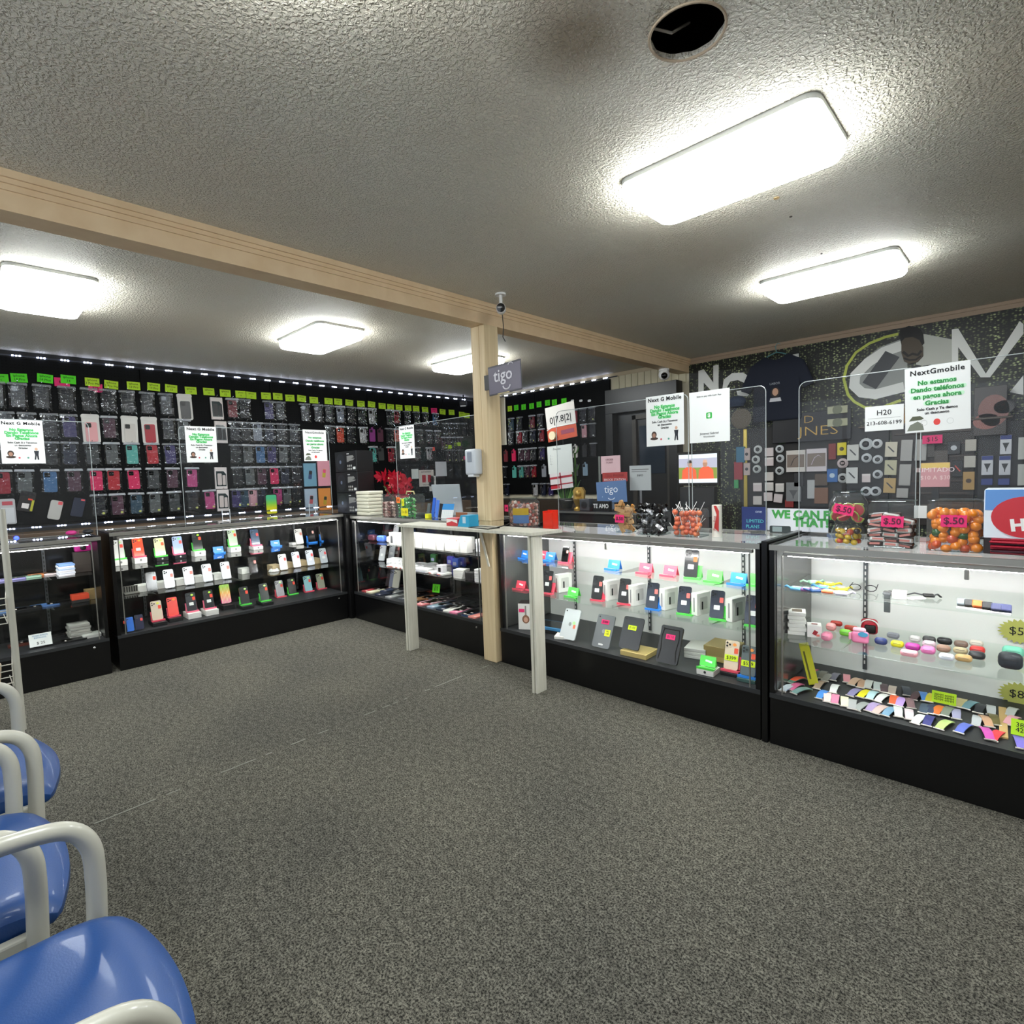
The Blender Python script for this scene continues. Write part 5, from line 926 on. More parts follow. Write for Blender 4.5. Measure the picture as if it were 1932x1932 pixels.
guard('clear acrylic guard in front of the monitor on the tablet showcase',-2.45,-1.47,3.0,3.0,.971,1.77,'x')
guard('wide clear acrylic guard on the tablet showcase by the green shirt wall',-1.45,-1.04,3.0,3.0,.971,1.76,'x')
guard('clear acrylic guard behind the candy jars on the right showcase',-.88,-.400,3.0,3.0,.971,1.75,'x')
guard('clear acrylic guard at the right edge of the counter',-.385,.5,3.0,3.0,.971,1.75,'x')
GI=mat('#3fae5a',.8); GIh=mat('#bfe6c6',.8)
def person_icon(t,x,z,s,c1='#20242c',c2='#c8a088'):
    bm=B(); prism(bm,ell(x,z+.36*s,.1*s,.12*s,12),-.0012,0); obj('icon_head',bm,mat(c2,.7),t)
    bm=B(); prism(bm,[(x-.16*s,z+.22*s),(x+.16*s,z+.22*s),(x+.12*s,z-.1*s),(x+.14*s,z-.5*s),(x+.04*s,z-.5*s),(x,z-.15*s),(x-.06*s,z-.5*s),(x-.15*s,z-.5*s),(x-.1*s,z-.1*s)],-.0012,0); obj('icon_body',bm,mat(c1,.7),t)
def signA(p,rz,w,h,label,big=False):
    t=thing('paper_sign',label,'paper sign',p,rz)
    box(bm:=B(),-w/2,-.0008,-h/2,w/2,0,h/2); obj('sheet',bm,PAPER,t)
    if not big:
        text(t,'Next G Mobile',.031*w/.235,0,h*.42,INK,-.002,bold=.0008,sp=1.1)
        for k,l in enumerate(('No Estamos','Dando Telefonos','En Pagos Ahora','Gracias')):
            bm=B(); ww=len(l)*.0062*w/.235; prism(bm,rrect(-ww,h*(.275-.068*k)-.0085,ww,h*(.275-.068*k)+.0085,.006,2),-.0014,-.0008); obj('green_band',bm,GIh,t)
            text(t,l,.026*w/.235,0,h*(.275-.068*k),GI,-.002,bold=.0012)
        for k,l in enumerate(('Solo Cash $ y Tenemos','un descuento','Gracias')): text(t,l,.0165*w/.235,0,h*(-.02-.062*k),INK,-.002,bold=.0004)
        bm=B(); prism(bm,ell(-w*.29,-h*.27,.017,.02,14),-.0012,0); prism(bm,ell(-w*.29,-h*.35,.026,.009,12),-.0011,0); obj('round_icon',bm,mat('#3a2c26',.7),t)
        bm=B(); prism(bm,ell(-w*.29,-h*.285,.011,.014,12),-.0016,-.0012); obj('icon_face',bm,mat('#9a7462',.7),t)
        person_icon(t,w*.3,-h*.27,.085)
        for x,c in ((-.1,'#c0404a'),(.1,'#4a8a7a')):
            bm=B(); prism(bm,ell(w*x,-h*.37,.006,.006,12),-.0012,0); obj('small_dot',bm,mat(c,.7),t)
    else:
        text(t,'NextGmobile',.031,0,h*.41,INK,-.002,bold=.0006,sp=1.1)
        for k,l in enumerate(('No estamos','Dando teléfonos','en pagos ahora','Gracias')):
            ww=len(l)*.0066; bm=B(); prism(bm,rrect(-ww,h*(.25-.105*k)-.008,ww,h*(.25-.105*k)+.008,.006,2),-.0014,-.0008); obj('green_band',bm,GIh,t)
            text(t,l,.027,0,h*(.25-.105*k),GREEN_INK,-.002,bold=.0010)
        for k,l in enumerate(('Solo Cash y Te damos','un descuento')): text(t,l,.0155,0,h*(-.155-.06*k),INK,-.002,bold=.0004)
        bm=B(); prism(bm,ell(0,-h*.36,.012,.014,16),-.0012,0); obj('red_button',bm,mat('#d03c38',.6),t)
        for x in (-.2,.2): bm=B(); tube(bm,[(w*x+.011*math.cos(a/12*2*PI),-.001,-h*.36+.012*math.sin(a/12*2*PI)) for a in range(12)],.0006,4,True); obj('grey_ring',bm,mat('#c8c8c8',.6),t)
        bm=B(); prism(bm,[(-w*.47,-h*.47),(-w*.2,-h*.47),(-w*.22,-h*.38),(-w*.3,-h*.33),(-w*.42,-h*.38)],-.0012,0); obj('sketch_body',bm,mat('#6f7468',.7),t)
        bm=B(); prism(bm,[(-w*.44,-h*.32),(-w*.38,-h*.25),(-w*.26,-h*.25),(-w*.2,-h*.29),(-w*.24,-h*.31)],-.0014,0); obj('sketch_cap',bm,mat('#4d5240',.7),t)
    return t
YG_=2.994
def mid4(pts,ax,v):
    q=[at(a,b_,ax,v) for a,b_ in pts]; c=sum(q,Vector())/4; 
    u=1 if ax==0 else 0; w_=(abs((q[1]-q[0])[u])+abs((q[2]-q[3])[u]))/2; h=(abs(q[0].z-q[3].z)+abs(q[1].z-q[2].z))/2; return c,w_,h
c,w_,h=mid4(((1219,748),(1290,742),(1291,838),(1220,843)),1,YG_); signA(c,0,w_,h,'shop notice with green text above the candy jars beside the QR-sized sheet'.replace('QR-sized','payment'))
c,w_,h=mid4(((1708,695),(1833,680),(1830,808),(1707,818)),1,2.994); signA(c,(0,-.02,0),w_,h,'largest shop notice with green text and red button, right of the phone number sheet',True)
c,w_,h=mid4(((0,790),(80,795),(86,873),(0,876)),0,-4.995); signA(c,PI/2,w_,h,'shop notice with green text at the left edge of view')
c,w_,h=mid4(((348,803),(408,806),(410,872),(353,873)),0,-4.995); signA(c,PI/2,w_,h,'shop notice with green text in the middle of the left guard')
c,w_,h=mid4(((571,810),(614,812),(618,869),(574,871)),0,-4.995); signA(c,PI/2,w_,h,'shop notice with green text above the orange retail card',True)
c,w_,h=mid4(((752,805),(781,802),(783,864),(756,866)),1,2.924); signA(c,0,w_,h,'shop notice with green text above the poinsettia')
c,w_,h=mid4(((1300,741),(1376,732),(1378,832),(1302,836)),1,YG_); t=thing('paper_sign','payment sheet with small green dollar square right of the shop notice','paper sign',c); box(bm:=B(),-w_/2,-.0008,-h/2,w_/2,0,h/2); obj('sheet',bm,PAPER,t)
text(t,'Scan to pay with Cash App',.013,0,h*.40,INK,-.002); text(t,'Jimenez Gabriel',.017,0,-h*.33,INK,-.002); text(t,'$NextGmobile',.011,0,-h*.39,mat('#666666'),-.002)
bm=B(); prism(bm,rrect(-.017,-.012,.017,.022,.006,3),-.0016,-.0008); q=obj('green_square',bm,mat('#39a84a',.6),t); text(q,'$',.028,0,.005,WHITE,-.0022,bold=.001)
c,w_,h=mid4(((1632,768),(1705,762),(1705,811),(1632,813)),1,2.994); t=thing('paper_sign','white sheet with a printed phone number left of the largest notice','paper sign',(c.x,2.994,c.z)); box(bm:=B(),-w_/2,-.0006,-h/2,w_/2,0,h/2); obj('sheet',bm,PAPER,t); text(t,'H20',.034,0,.024,INK,-.0016); text(t,'213-608-6199',.024,0,-.022,INK,-.0016); box(bm:=B(),-w_*.42,-.0012,0,w_*.42,-.0006,.001); obj('rule_line',bm,mat('#666666'),t)

# ---------------- things on the counters ----------------
# corner cabinet and speakers
bbox(bm:=B(),-.25,-.25,0,.25,.27,1.0,.004); o=obj('corner_cabinet',bm,LAM,loc=(-5.06,2.93,0)); tag(o,'black corner cabinet filling the gap behind the corner post','cabinet')
o.location=(-5.10,2.97,0)
for k in range(3):
    t=thing('speaker_box','black speaker carton, %s of the stack of three at the corner'%['bottom','middle','top'][k],'box',(-5.13,2.86,1.003+k*.212),0,'speaker cartons')
    bbox(bm:=B(),-.215,-.0,0,.215,.19,.21,.003,1); obj('carton',bm,mat('#121214',.35),t,key='spk')
    bm=B(); lathe(bm,[(.082,0),(.086,.001),(.05,.0015)],28); q=obj('speaker_picture',bm,mat('#24272c',.3),t,key='spp',loc=(-.10,-.0005,.105),rot=(PI/2,0,0)); bm=B(); lathe(bm,[(.018,0.0016),(.018,.002)],16); obj('cone_picture',bm,mat('#7b88a0',.3),q,key='spc')
    bm=B(); box(bm,-.12,-.0015,.155,-.09,0,.168); obj('red_logo',bm,mat('#d24432',.5),t,key='spr')
    bm=B(); prism(bm,[(.03,.10),(.03,.165),(.15,.165),(.17,.145),(.11,.135),(.19,.13),(.14,.115),(.09,.112)],-.0015,0); obj('grey_brush_print',bm,mat('#8b8b88',.5),t,key='spb')
    bm=B()
    for i in range(3):
        for j in range(2): prism(bm,ell(.045+i*.034,.062-j*.032,.010,.011,10),-.0015,0)
    obj('icon_dots',bm,mat('#b5b5b0',.5),t,key='spi')
    bm=B(); box(bm,.145,-.0015,.025,.19,0,.05); box(bm,.03,-.0015,.18,.075,0,.188); obj('white_label',bm,PAPER,t,key='spw')
for k in range(7):
    p=at(699,971,1,2.84); t=thing('foam_tray','cream foam tray, %s from bottom of the stack beside the speaker cartons'%ORD[k],'tray',(p.x,2.84,1.002+k*.033),random.uniform(-.04,.04),'stacked foam trays'); bbox(bm:=B(),-.115,-.08,0,.115,.08,.031,.006,2); obj('tray_body',bm,mat('#d9d6c2',.7),t,True,key='ft')
def jar(x,y,z,r,h,label,prof=None,square=False,group=None,lidc=None,name='candy_jar',n=28,rz=0):
    t=thing(name,label,'jar',(x,y,z),rz,group)
    if square:
        bm=B(); o_=rrect(-r,-r*.85,r,r*.85,r*.3,4); i_=rrect(-r+.003,-r*.85+.003,r-.003,r*.85-.003,r*.28,4)
        rings=[[bm.verts.new((a,b_,zz)) for a,b_ in P] for P,zz in ((o_,0),(o_,h*.9),([(a*.9,b_*.9) for a,b_ in o_],h*.97),([(a*.93,b_*.93) for a,b_ in o_],h))]
        for A,C in zip(rings,rings[1:]):
            for k in range(len(A)): bm.faces.new((A[k],A[(k+1)%len(A)],C[(k+1)%len(A)],C[k]))
        bm.faces.new(rings[0][::-1]); bmesh.ops.recalc_face_normals(bm,faces=bm.faces); obj('jar_body',bm,G_JAR,t,True)
        for zz,nm in ((h,'jar_rim'),(.003,'jar_foot_edge')): tube(bm:=B(),[(a*.96,b_*.96,zz) for a,b_ in o_],.0028,5,True); obj(nm,bm,glass('#dfe6e6',1.5,.05),t)
    else:
        P=prof or [(r*.85,0),(r,.01),(r,h*.85),(r*.85,h*.93),(r*.86,h)]
        bm=B(); rings=[[bm.verts.new((a*math.cos(2*PI*k/n),a*math.sin(2*PI*k/n),zz)) for k in range(n)] for a,zz in P]
        for A,C in zip(rings,rings[1:]):
            for k in range(n): bm.faces.new((A[k],A[(k+1)%n],C[(k+1)%n],C[k]))
        bm.faces.new(rings[0][::-1]); bmesh.ops.recalc_face_normals(bm,faces=bm.faces); obj('jar_body',bm,G_JAR,t,True)
        bm=B(); a,zz=P[-1]; tube(bm,[(a*math.cos(2*PI*k/24),a*math.sin(2*PI*k/24),zz) for k in range(24)],.003,5,True); obj('jar_rim',bm,glass('#dfe6e6',1.5,.05),t)
    return t
def pinktag(x,y,z,s_,label,rz=0,ty=0,w=.075,h=.04):
    t=thing('price_tag',label,'price tag',(x,y,z),(0,ty,rz),None); bm=B(); n=9; zz=[(-w/2+w*i/n,(h/2+(.0025 if i%2 else 0))) for i in range(n+1)]; prism(bm,zz[::-1]+[(a,-b_) for a,b_ in zz],-.001,0); obj('card',bm,mat(PK,.6),t); text(t,s_,.034*w/.075,0,0,mat('#5a0f34'),-.002,bold=.0008); return t
def fill(fn,x,y,z,r,h,d,cnt,seed=1,shell=True):
    "stack pieces in rings inside a round jar, widest ring near the wall"
    rnd=random.Random(seed); k=0; zz=z+d*.5
    while zz<z+h and k<cnt:
        for ring in ((r-d*.55),(r-d*1.6)):
            if ring<d*.3: continue
            m=max(3,int(2*PI*ring/d)); off=rnd.random()*6
            for i in range(m):
                a=off+2*PI*i/m
                if ring<r-d and rnd.random()<.3: continue
                if math.sin(a)>.5 and ring<r-d: continue
                fn(x+ring*math.cos(a),y+ring*math.sin(a),zz+rnd.uniform(-.1,.1)*d,rnd,k); k+=1
                if k>=cnt: return
        zz+=d*.8
CT=.970
# two-bulb vase of watermelon gummies
p=at(1597,1029,2,CT); vx,vy=p.x,2.80+.03
jar(vx,vy,CT,.07,.24,'clear two-bulb glass jar with watermelon gummies beside the divider',[(.045,0),(.05,.004),(.060,.02),(.067,.045),(.064,.07),(.052,.095),(.055,.105),(.070,.13),(.078,.16),(.074,.195),(.060,.218),(.058,.225),(.060,.24)])
def wm(x,y,z,rnd,k):
    t=thing('watermelon_gummy','red watermelon slice gummy in the two-bulb jar','candy',(x,y,z),(rnd.uniform(-.6,.6),rnd.uniform(0,6),rnd.uniform(-.6,.6)),'watermelon gummies'); prism(bm:=B(),ell(0,0,.026,.026,10,0,180),-.005,.005); obj('flesh',bm,mat('#c4525a',.4),t,key='wm1'); tube(bm:=B(),[(.027*math.cos(a/8*PI),0,.027*math.sin(a/8*PI)) for a in range(9)],.004,5); obj('rind',bm,mat('#9fb85a',.4),t,key='wm2')
fill(wm,vx,vy,CT+.115,.062,.07,.034,14,5)
def gm(x,y,z,rnd,k):
    c=['#c8a020','#d8b428','#c84828','#2c1c18','#b89a20'][k%5]; o=obj('gummy_candy',lambda:ball(B(),(0,0,0),.014,1,1,.8),mat(c,.25,coat=.3),None,True,'gum',(x,y,z),(rnd.random(),rnd.random(),0)); tag(o,'%s gummy candy in the lower bulb of the glass jar'%{'#c8a020':'amber','#d8b428':'yellow','#c84828':'red','#2c1c18':'dark','#b89a20':'olive'}[c],'candy','gummies in the lower bulb')
fill(gm,vx,vy,CT+.004,.054,.08,.028,40,6)
pinktag(vx+.0,vy-.082,CT+.165,'$.50','pink fifty cent tag on the watermelon gummy jar',0,.2,.078,.04)
# mini chocolate jar
p=at(1678,1034,2,CT); jx,jy=p.x,2.86
jar(jx,jy,CT,.083,.20,'square clear jar of small chocolate bars in the middle of the right counter',square=True)
def cb(x,y,z,rnd,k):
    t=thing('chocolate_bar','wrapped mini chocolate bar in the square jar','candy',(x,y,z),(rnd.uniform(-.4,.4),rnd.uniform(-.25,.25),rnd.uniform(-.3,.3)),'mini chocolate bars'); bbox(bm:=B(),-.030,-.010,-.010,.030,.010,.010,.004,1); obj('wrapper',bm,mat(['#3a2a26','#2c211f','#c9c6c2','#46302c'][k%4],.25,.2),t,key='cb%d'%(k%4)); box(bm:=B(),-.02,-.0106,-.005,.02,-.0102,.004); obj('red_lettering',bm,mat('#c87a70',.5),t,key='cbl')
k=0; rnd=random.Random(4)
for j in range(8):
    for i in range(3):
        for q in (-.052,.0):
            if k<40: cb(jx-.05+i*.05+rnd.uniform(-.006,.006),jy+q,CT+.014+j*.0205,rnd,k); k+=1
pinktag(jx+.01,jy-.074,CT+.115,'$.50','pink fifty cent tag on the chocolate bar jar',0,.03,.08,.045)
# orange jelly jar
p=at(1798,1042,2,CT); jx,jy=p.x,2.855
jar(jx,jy,CT,.090,.205,'square clear jar of orange jelly candies on the right counter',square=True)
def jc(x,y,z,rnd,k,c,nm): o=obj('jelly_candy',lambda:ball(B(),(0,0,0),.0195,1,1,.85),mat(c,.2,coat=.5),None,True,'jel',(x,y,z),(rnd.random()*3,rnd.random()*3,0)); tag(o,'%s jelly candy in the square jar'%nm,'candy','jelly candies in the square jar')
k=0
for j in range(6):
    for i in range(5):
        for q in (-.055,-.022,.02):
            if q>-.03 and j<4 and i not in (0,4): continue
            c,nm=('#f08a1c','orange') if j>1 or (i+j)%3 else (('#d0542a','deep orange'))
            if (i,j) in ((0,2),(3,2)) and q<-.05: c,nm='#2f5a2a','dark green'
            jc(jx-.064+i*.032+rnd.uniform(-.009,.009),jy+q+rnd.uniform(-.006,.006),CT+.019+j*.026+rnd.uniform(-.008,.008),rnd,k,c,nm); k+=1
pinktag(jx,jy-.0795,CT+.125,'$.50','pink fifty cent tag on the orange jelly jar',0,.0,.082,.045)
bbox(bm:=B(),.0,-.05,0,.004,.05,.11,.001,1); o=obj('side_label',bm,mat('#4a4a5c',.5),loc=(jx+.0905,jy,CT+.03)); tag(o,'dark blue label wrapped on the right side of the orange jelly jar','label')
# candy display box at right edge
p=at(1866,1042,2,CT); t=thing('candy_display_box','blue and red candy display box at the right edge of the counter','box',(-.055,2.86,CT),-.0)
bbox(bm:=B(),-.10,-.07,.0,.12,.09,.062,.002,1); obj('tray',bm,mat('#1a0c10',.5),t); bbox(bm:=B(),-.10,-.07,.062,.12,.09,.25,.002,1); obj('carton',bm,mat('#dfe8f2',.4),t)
box(bm:=B(),-.098,-.0712,.17,.119,-.07,.249); obj('sky_print',bm,mat('#5b8fd0',.4),t); bm=B(); prism(bm,ell(.02,.145,.10,.078,32),-.0735,-.0712); q=obj('red_balloon_print',bm,mat('#c4202e',.35),t); text(q,'HE',.06,.012,.115,WHITE,-.0742,bold=.003,rot=-.12)
box(bm:=B(),-.1012,-.068,.07,-.10,.088,.245); obj('side_print',bm,mat('#b8c4d8',.4),t)
for k in range(7):
    o=obj('candy_strip',lambda:bbox(B(),-.095,-.03,0,.095,.03,.008,.003,1),mat(['#a01830','#3c1c28','#b02238'][k%3],.3),None,False,'cs',(-.04,2.81-.02*(k%2),CT+.003+k*.0085),(0,0,random.uniform(-.1,.1))); tag(o,'red wrapped candy strip in the tray of the display box','candy','candy strips in the display box')
# small white cards between jars
for k,(px,py) in enumerate(((1737,952),)):
    bbox(bm:=B(),-.024,-.004,0,.024,.004,.055,.001,1); p=at(1737,968,1,2.99); o=obj('card_holder',bm,PAPER,loc=(p.x,2.993,p.z)); o.location.z=CT+.115; tag(o,'small white card clipped to the guard between the jars','card')
# left jars on tablet showcase
p=at(1187,1000,2,CT); jx,jy=-1.80,2.84
jar(jx,jy,CT,.052,.16,'clear jar overfilled with brown wrapped wafers',square=True)
rnd=random.Random(9)
for k in range(34):
    j=k//6; a=rnd.uniform(-.6,.6); o=obj('wafer_candy',lambda:bbox(B(),-.034,-.006,-.012,.034,.006,.012,.002,1),mat(['#b88a54','#a87844','#c9a06c','#d8b890','#c88838'][k%5],.4),None,False,'wf',(jx+rnd.uniform(-.03,.03),jy-.034+.016*(k%5),CT+.03+j*.026),(rnd.uniform(-.2,.2),rnd.uniform(-1.4,1.4),rnd.uniform(-.2,.2))); tag(o,'brown wrapped wafer candy in the overfilled jar','candy','wrapped wafers in the jar')
pinktag(jx-.01,jy-.052,CT+.085,'$.50','pink fifty cent tag on the wafer jar',0,.05,.062,.045)
jx,jy=-1.60,2.83
jar(jx,jy,CT,.078,.135,'clear tub heaped with black wrapped candies',square=True)
for k in range(60):
    j=k//10; i=k%10; o=obj('wrapped_candy',lambda:ball(bbox(B(),-.024,-.003,-.010,.024,.003,.010,.001,1),(0,0,0),.016,1,.8,.9,1),mat('#0e0e10',.18,coat=.6) if k%7 else mat('#d8d8dc',.2,.5),None,False,'wc%d'%(0),(jx-.062+.031*(i%5)+rnd.uniform(-.005,.005),jy-.058+.05*(i//5)+rnd.uniform(-.004,.004),CT+.018+j*.029),(rnd.uniform(-.6,.6),rnd.uniform(-.9,.9),rnd.uniform(-.5,.5))); tag(o,'black wrapped candy heaped in the clear tub' if k%7 else 'silver wrapped candy heaped among black ones','candy','wrapped candies in the tub')
jx,jy=-1.375,2.83
jar(jx,jy,CT,.078,.15,'clear tub full of orange lollipops with white sticks',square=True)
for k in range(44):
    j=k//9; i=k%9
    t=thing('lollipop','orange wrapped lollipop with white stick in the clear tub','lollipop',(jx-.060+.030*(i%5)+rnd.uniform(-.010,.010),jy-.052+.045*(i//5)+rnd.uniform(-.008,.008),CT+.02+j*.027+rnd.uniform(-.008,.008)),(rnd.uniform(-.5,.5),rnd.uniform(-.7,.7),0),'orange lollipops'); obj('lollipop_head',lambda:ball(B(),(0,0,0),.0165,1,1,.95),mat(['#d86844','#e07a50','#c85a3c'][k%3],.25,coat=.5),t,True,key='lh'); obj('stick',lambda:tube(B(),[(0,0,.012),(0,0,.066)],.0016,5),WHITE,t,key='ls_')
t=thing('cookie_tube','white and red wafer tube standing beside the lollipops','tube',(-1.245,2.86,CT)); lathe(bm:=B(),[(.026,0),(.026,.17),(.02,.172)],20); obj('tube_body',bm,mat('#e4dfd4',.35),t,True); bm=B(); prism(bm,[(-.004,.05),(.02,.03),(.022,.14),(.008,.168),(-.006,.168),(.01,.12)],-.0275,-.0245); obj('red_swoosh',bm,mat('#b8302c',.4),t); 
text(t,'Pirouline',.022,0,.075,mat('#a82a2a'),-.028,rot=-PI/2)
# wrapped candy jar right of the post with label
p=at(985,990,2,1.0); jx,jy=at(985,960,1,2.84).x,2.86
jar(jx,jy,CT,.112,.20,'large clear jar of wrapped chews with blue and yellow label beside the post')
cols=['#b0584c','#8c5a48','#c9a8a0','#a8503c','#6a5a50','#b88878','#d0c0b8']
def ch(x,y,z,rnd,k): o=obj('wrapped_chew',lambda:bbox(B(),-.011,-.011,-.009,.011,.011,.009,.004,1),mat(cols[k%7],.3),None,False,'chw',(x,y,z),(rnd.random()*3,rnd.random()*3,0)); tag(o,'small wrapped chew in the large jar beside the post','candy','wrapped chews in the large jar')
fill(ch,jx,jy,CT+.004,.106,.25,.028,190,3)
bm=B(); n=10; rings=[[bm.verts.new(((.115)*math.cos(a),(.115)*math.sin(a),z)) for a in [math.radians(-90+6.5*i) for i in range(n)]] for z in (.03,.085,.12)]
for A,C in zip(rings,rings[1:]):
    for i in range(n-1): bm.faces.new((A[i],A[i+1],C[i+1],C[i]))
r=bmesh.ops.solidify(bm,geom=bm.faces[:],thickness=.001)
t=thing('jar_label','yellow and blue label on the wrapped chew jar','label',(jx,jy,CT)); obj('blue_label',bm,mat('#6f97cc',.4),t,True)
bm=B(); rings=[[bm.verts.new(((.117)*math.cos(a),(.117)*math.sin(a),z)) for a in [math.radians(-90+6.5*i) for i in range(n)]] for z in (.088,.135)]
for i in range(n-1): bm.faces.new((rings[0][i],rings[0][i+1],rings[1][i+1],rings[1][i]))
bmesh.ops.solidify(bm,geom=bm.faces[:],thickness=.001); obj('yellow_band',bm,mat('#e0c040',.4),t,True); text(t,'CHEWS',.026,.01,.11,mat('#8a3a20'),-.0895) if False else None
pinktag(jx-.07,jy-.108,CT+.135,'.50','pink fifty cent tag on the chew jar beside the post',-.2,.0,.045,.045)
t=thing('acrylic_holder','bright red translucent card holder on the counter','holder',(-2.36,2.80,CT),.05); RG=mat('#f03a26',.12,coat=.5,alpha=.8)
for nm,a in (('side_wall',(-.042,-.03,0,-.038,.03,.12)),('side_wall',(.038,-.03,0,.042,.03,.12)),('rear_wall',(-.042,.027,0,.042,.03,.125)),('front_wall',(-.042,-.03,0,.042,-.027,.11)),('base',(-.042,-.03,0,.042,.03,.004))): box(bm:=B(),*a); obj(nm,bm,RG,t)
box(bm:=B(),-.0,-.0265,.004,.003,.0265,.12); obj('divider',bm,RG,t)
# items on the white shelf table
TT=.991
t=thing('candy_display_carton','red and white open candy carton on the shelf table','box',(-3.015,2.535,TT),.05); bbox(bm:=B(),-.06,-.05,0,.06,.05,.055,.002,1); obj('carton',bm,mat('#c4343c',.45),t); bm=B(); prism(bm,[(-.055,.02),(.0,.035),(.055,.02),(.055,.045),(-.055,.05)],-.0515,-.05); obj('white_ribbon_print',bm,mat('#e8e0dc',.5),t); bbox(bm:=B(),-.06,.045,.055,.06,.05,.09,.001,1); obj('brown_flap',bm,mat('#8a5a3c',.6),t)
t=thing('candy_display_carton','blue angled candy carton on the shelf table beside the post','box',(-2.885,2.52,TT),.05); prism(bm:=B(),[(-.055,0),(.06,0),(.06,.08),(-.02,.08)],-.045,.05); obj('carton',bm,mat('#2a9ac4',.45),t); box(bm:=B(),.0,-.0465,.025,.03,-.045,.07); obj('pale_label',bm,mat('#b8d0dc',.5),t)
t=thing('flat_pad','black framed clear pad lying flat on the shelf table','frame',(-2.68,2.485,TT),-.12); bm=B()
for a in ((-.11,-.05,0,.11,-.044,.005),(-.11,.044,0,.11,.05,.005),(-.11,-.05,0,-.104,.05,.005),(.104,-.05,0,.11,.05,.005)): box(bm,*a)
obj('frame',bm,BLACK,t); box(bm:=B(),-.104,-.044,0,.104,.044,.002); obj('pane',bm,mat('#aeb0a8',.3),t)
tube(bm:=B(),[(-2.57,2.50,TT+.006),(-2.53,2.55,TT+.02),(-2.54,2.60,TT+.03),(-2.50,2.60,TT+.012),(-2.44,2.62,TT+.006)],.004,6); o=obj('power_cord',bm,BLACK); tag(o,'black cord running from the framed pad along the shelf table','cord')
# items on the middle showcase top
M1=1.002
JX=at(739,970,1,2.79).x
jar(JX,2.79,M1,.075,.20,'clear jar of small chocolates left of the green candy tub',square=True)
for k in range(30): o=obj('wrapped_chocolate',lambda:bbox(B(),-.018,-.012,-.012,.018,.012,.012,.005,1),mat(['#8a5a50','#c9a8a0','#6a4038','#b8a090'][k%4],.35),None,False,'wch',(JX-.04+.036*(k%3),2.79-.045+.045*((k//3)%2),M1+.015+.026*(k//6)),(rnd.random(),rnd.random(),rnd.random())); tag(o,'small wrapped chocolate in the jar left of the green tub','candy','wrapped chocolates in the jar')
GX=at(776,970,1,2.78).x
jar(GX,2.78,M1,.105,.20,'clear tub of green candies with yellow price cards and orange tag',square=True)
for k in range(60): 
    j=k//10; i=k%10; o=obj('green_candy',lambda:ball(bbox(B(),-.022,-.002,-.008,.022,.002,.008,.001,1),(0,0,0),.015,1,.8,.8,1),mat(['#3f9a4c','#5ab85c','#2a7a3c','#a8d8a0'][k%4],.25,coat=.4),None,False,'gc',(GX-.074+.037*(i%5),2.78-.068+.05*(i//5),M1+.018+j*.028),(rnd.uniform(-1,1),rnd.uniform(-1,1),rnd.uniform(-1,1))); tag(o,'green wrapped candy in the tub beside the laptop','candy','green candies in the tub')
bm=B(); tube(bm,[(GX-.06,2.78,M1+.2),(GX-.05,2.78,M1+.225),(GX+.05,2.78,M1+.225),(GX+.06,2.78,M1+.2)],.006,6); o=obj('tub_handle',bm,mat('#c8b888',.3)); tag(o,'tan plastic handle over the green candy tub','handle')
for x,z,w,h,c,l,n_ in ((GX-.05,.155,.052,.05,'#f07a2a','$2','orange price tag on the green candy tub'),(GX+.035,.055,.10,.065,'#e8dc10','2 x $1','wide yellow price card on the green candy tub'),(GX+.015,.135,.035,.06,'#e0e018','1','small yellow card above the wide one on the green tub')):
    t=thing('price_tag',n_,'price tag',(x,2.688,M1+z)); box(bm:=B(),-w/2,-.001,-h/2,w/2,0,h/2); obj('card',bm,mat(c,.6),t); text(t,l,h*.5,0,0,INK,-.002)
o=obj('tape_roll',lathe(B(),[(.012,0),(.028,.0),(.028,.035),(.012,.035)],20),mat('#e6e41c',.3),None,True,None,(at(808,968,1,2.80).x,2.80,M1)); tag(o,'bright yellow tape roll on the counter before the laptop','tape')
t=thing('laptop','open silver laptop seen from behind with round logo','laptop',(at(846,930,1,3.05).x,3.07,M1),.0); bbox(bm:=B(),-.19,-.02,0,.19,.20,.014,.004); obj('keyboard_base',bm,mat('#a9adb0',.35,.5),t)
bbox(bm:=B(),-.19,-.005,0,.19,.004,.27,.004,2,Matrix.Translation((0,-.02,.008))@Matrix.Rotation(.12,4,'X')); q=obj('screen_lid',bm,mat('#b9bdc0',.35,.4),t); bm=B(); tube(bm,[(-.03+.022*math.cos(a/20*2*PI),-.036,.15+.022*math.sin(a/20*2*PI)) for a in range(20)],.002,5,True); obj('round_logo',bm,mat('#3c3f44',.3),q); text(q,'hp',.034,-.03,.151,mat('#3c3f44',.3),-.038,shear=.25,name='logo_letters')
t=thing('desk_calendar','small calendar with blue header leaning on the laptop','calendar',(at(842,955,1,2.84).x,2.84,M1),(-.25,0,.05)); box(bm:=B(),-.07,-.002,0,.07,0,.12); obj('page',bm,PAPER,t); box(bm:=B(),-.07,-.003,.07,.07,-.002,.12); obj('blue_header',bm,mat('#2f86c8',.5),t)
bm=B()
for i in range(6): box(bm,-.06+i*.024,-.0026,.005,-.059+i*.024,-.002,.065)
for i in range(4): box(bm,-.06,-.0026,.008+i*.017,.06,-.002,.009+i*.017)
obj('grid',bm,mat('#9ab8cc',.5),t)
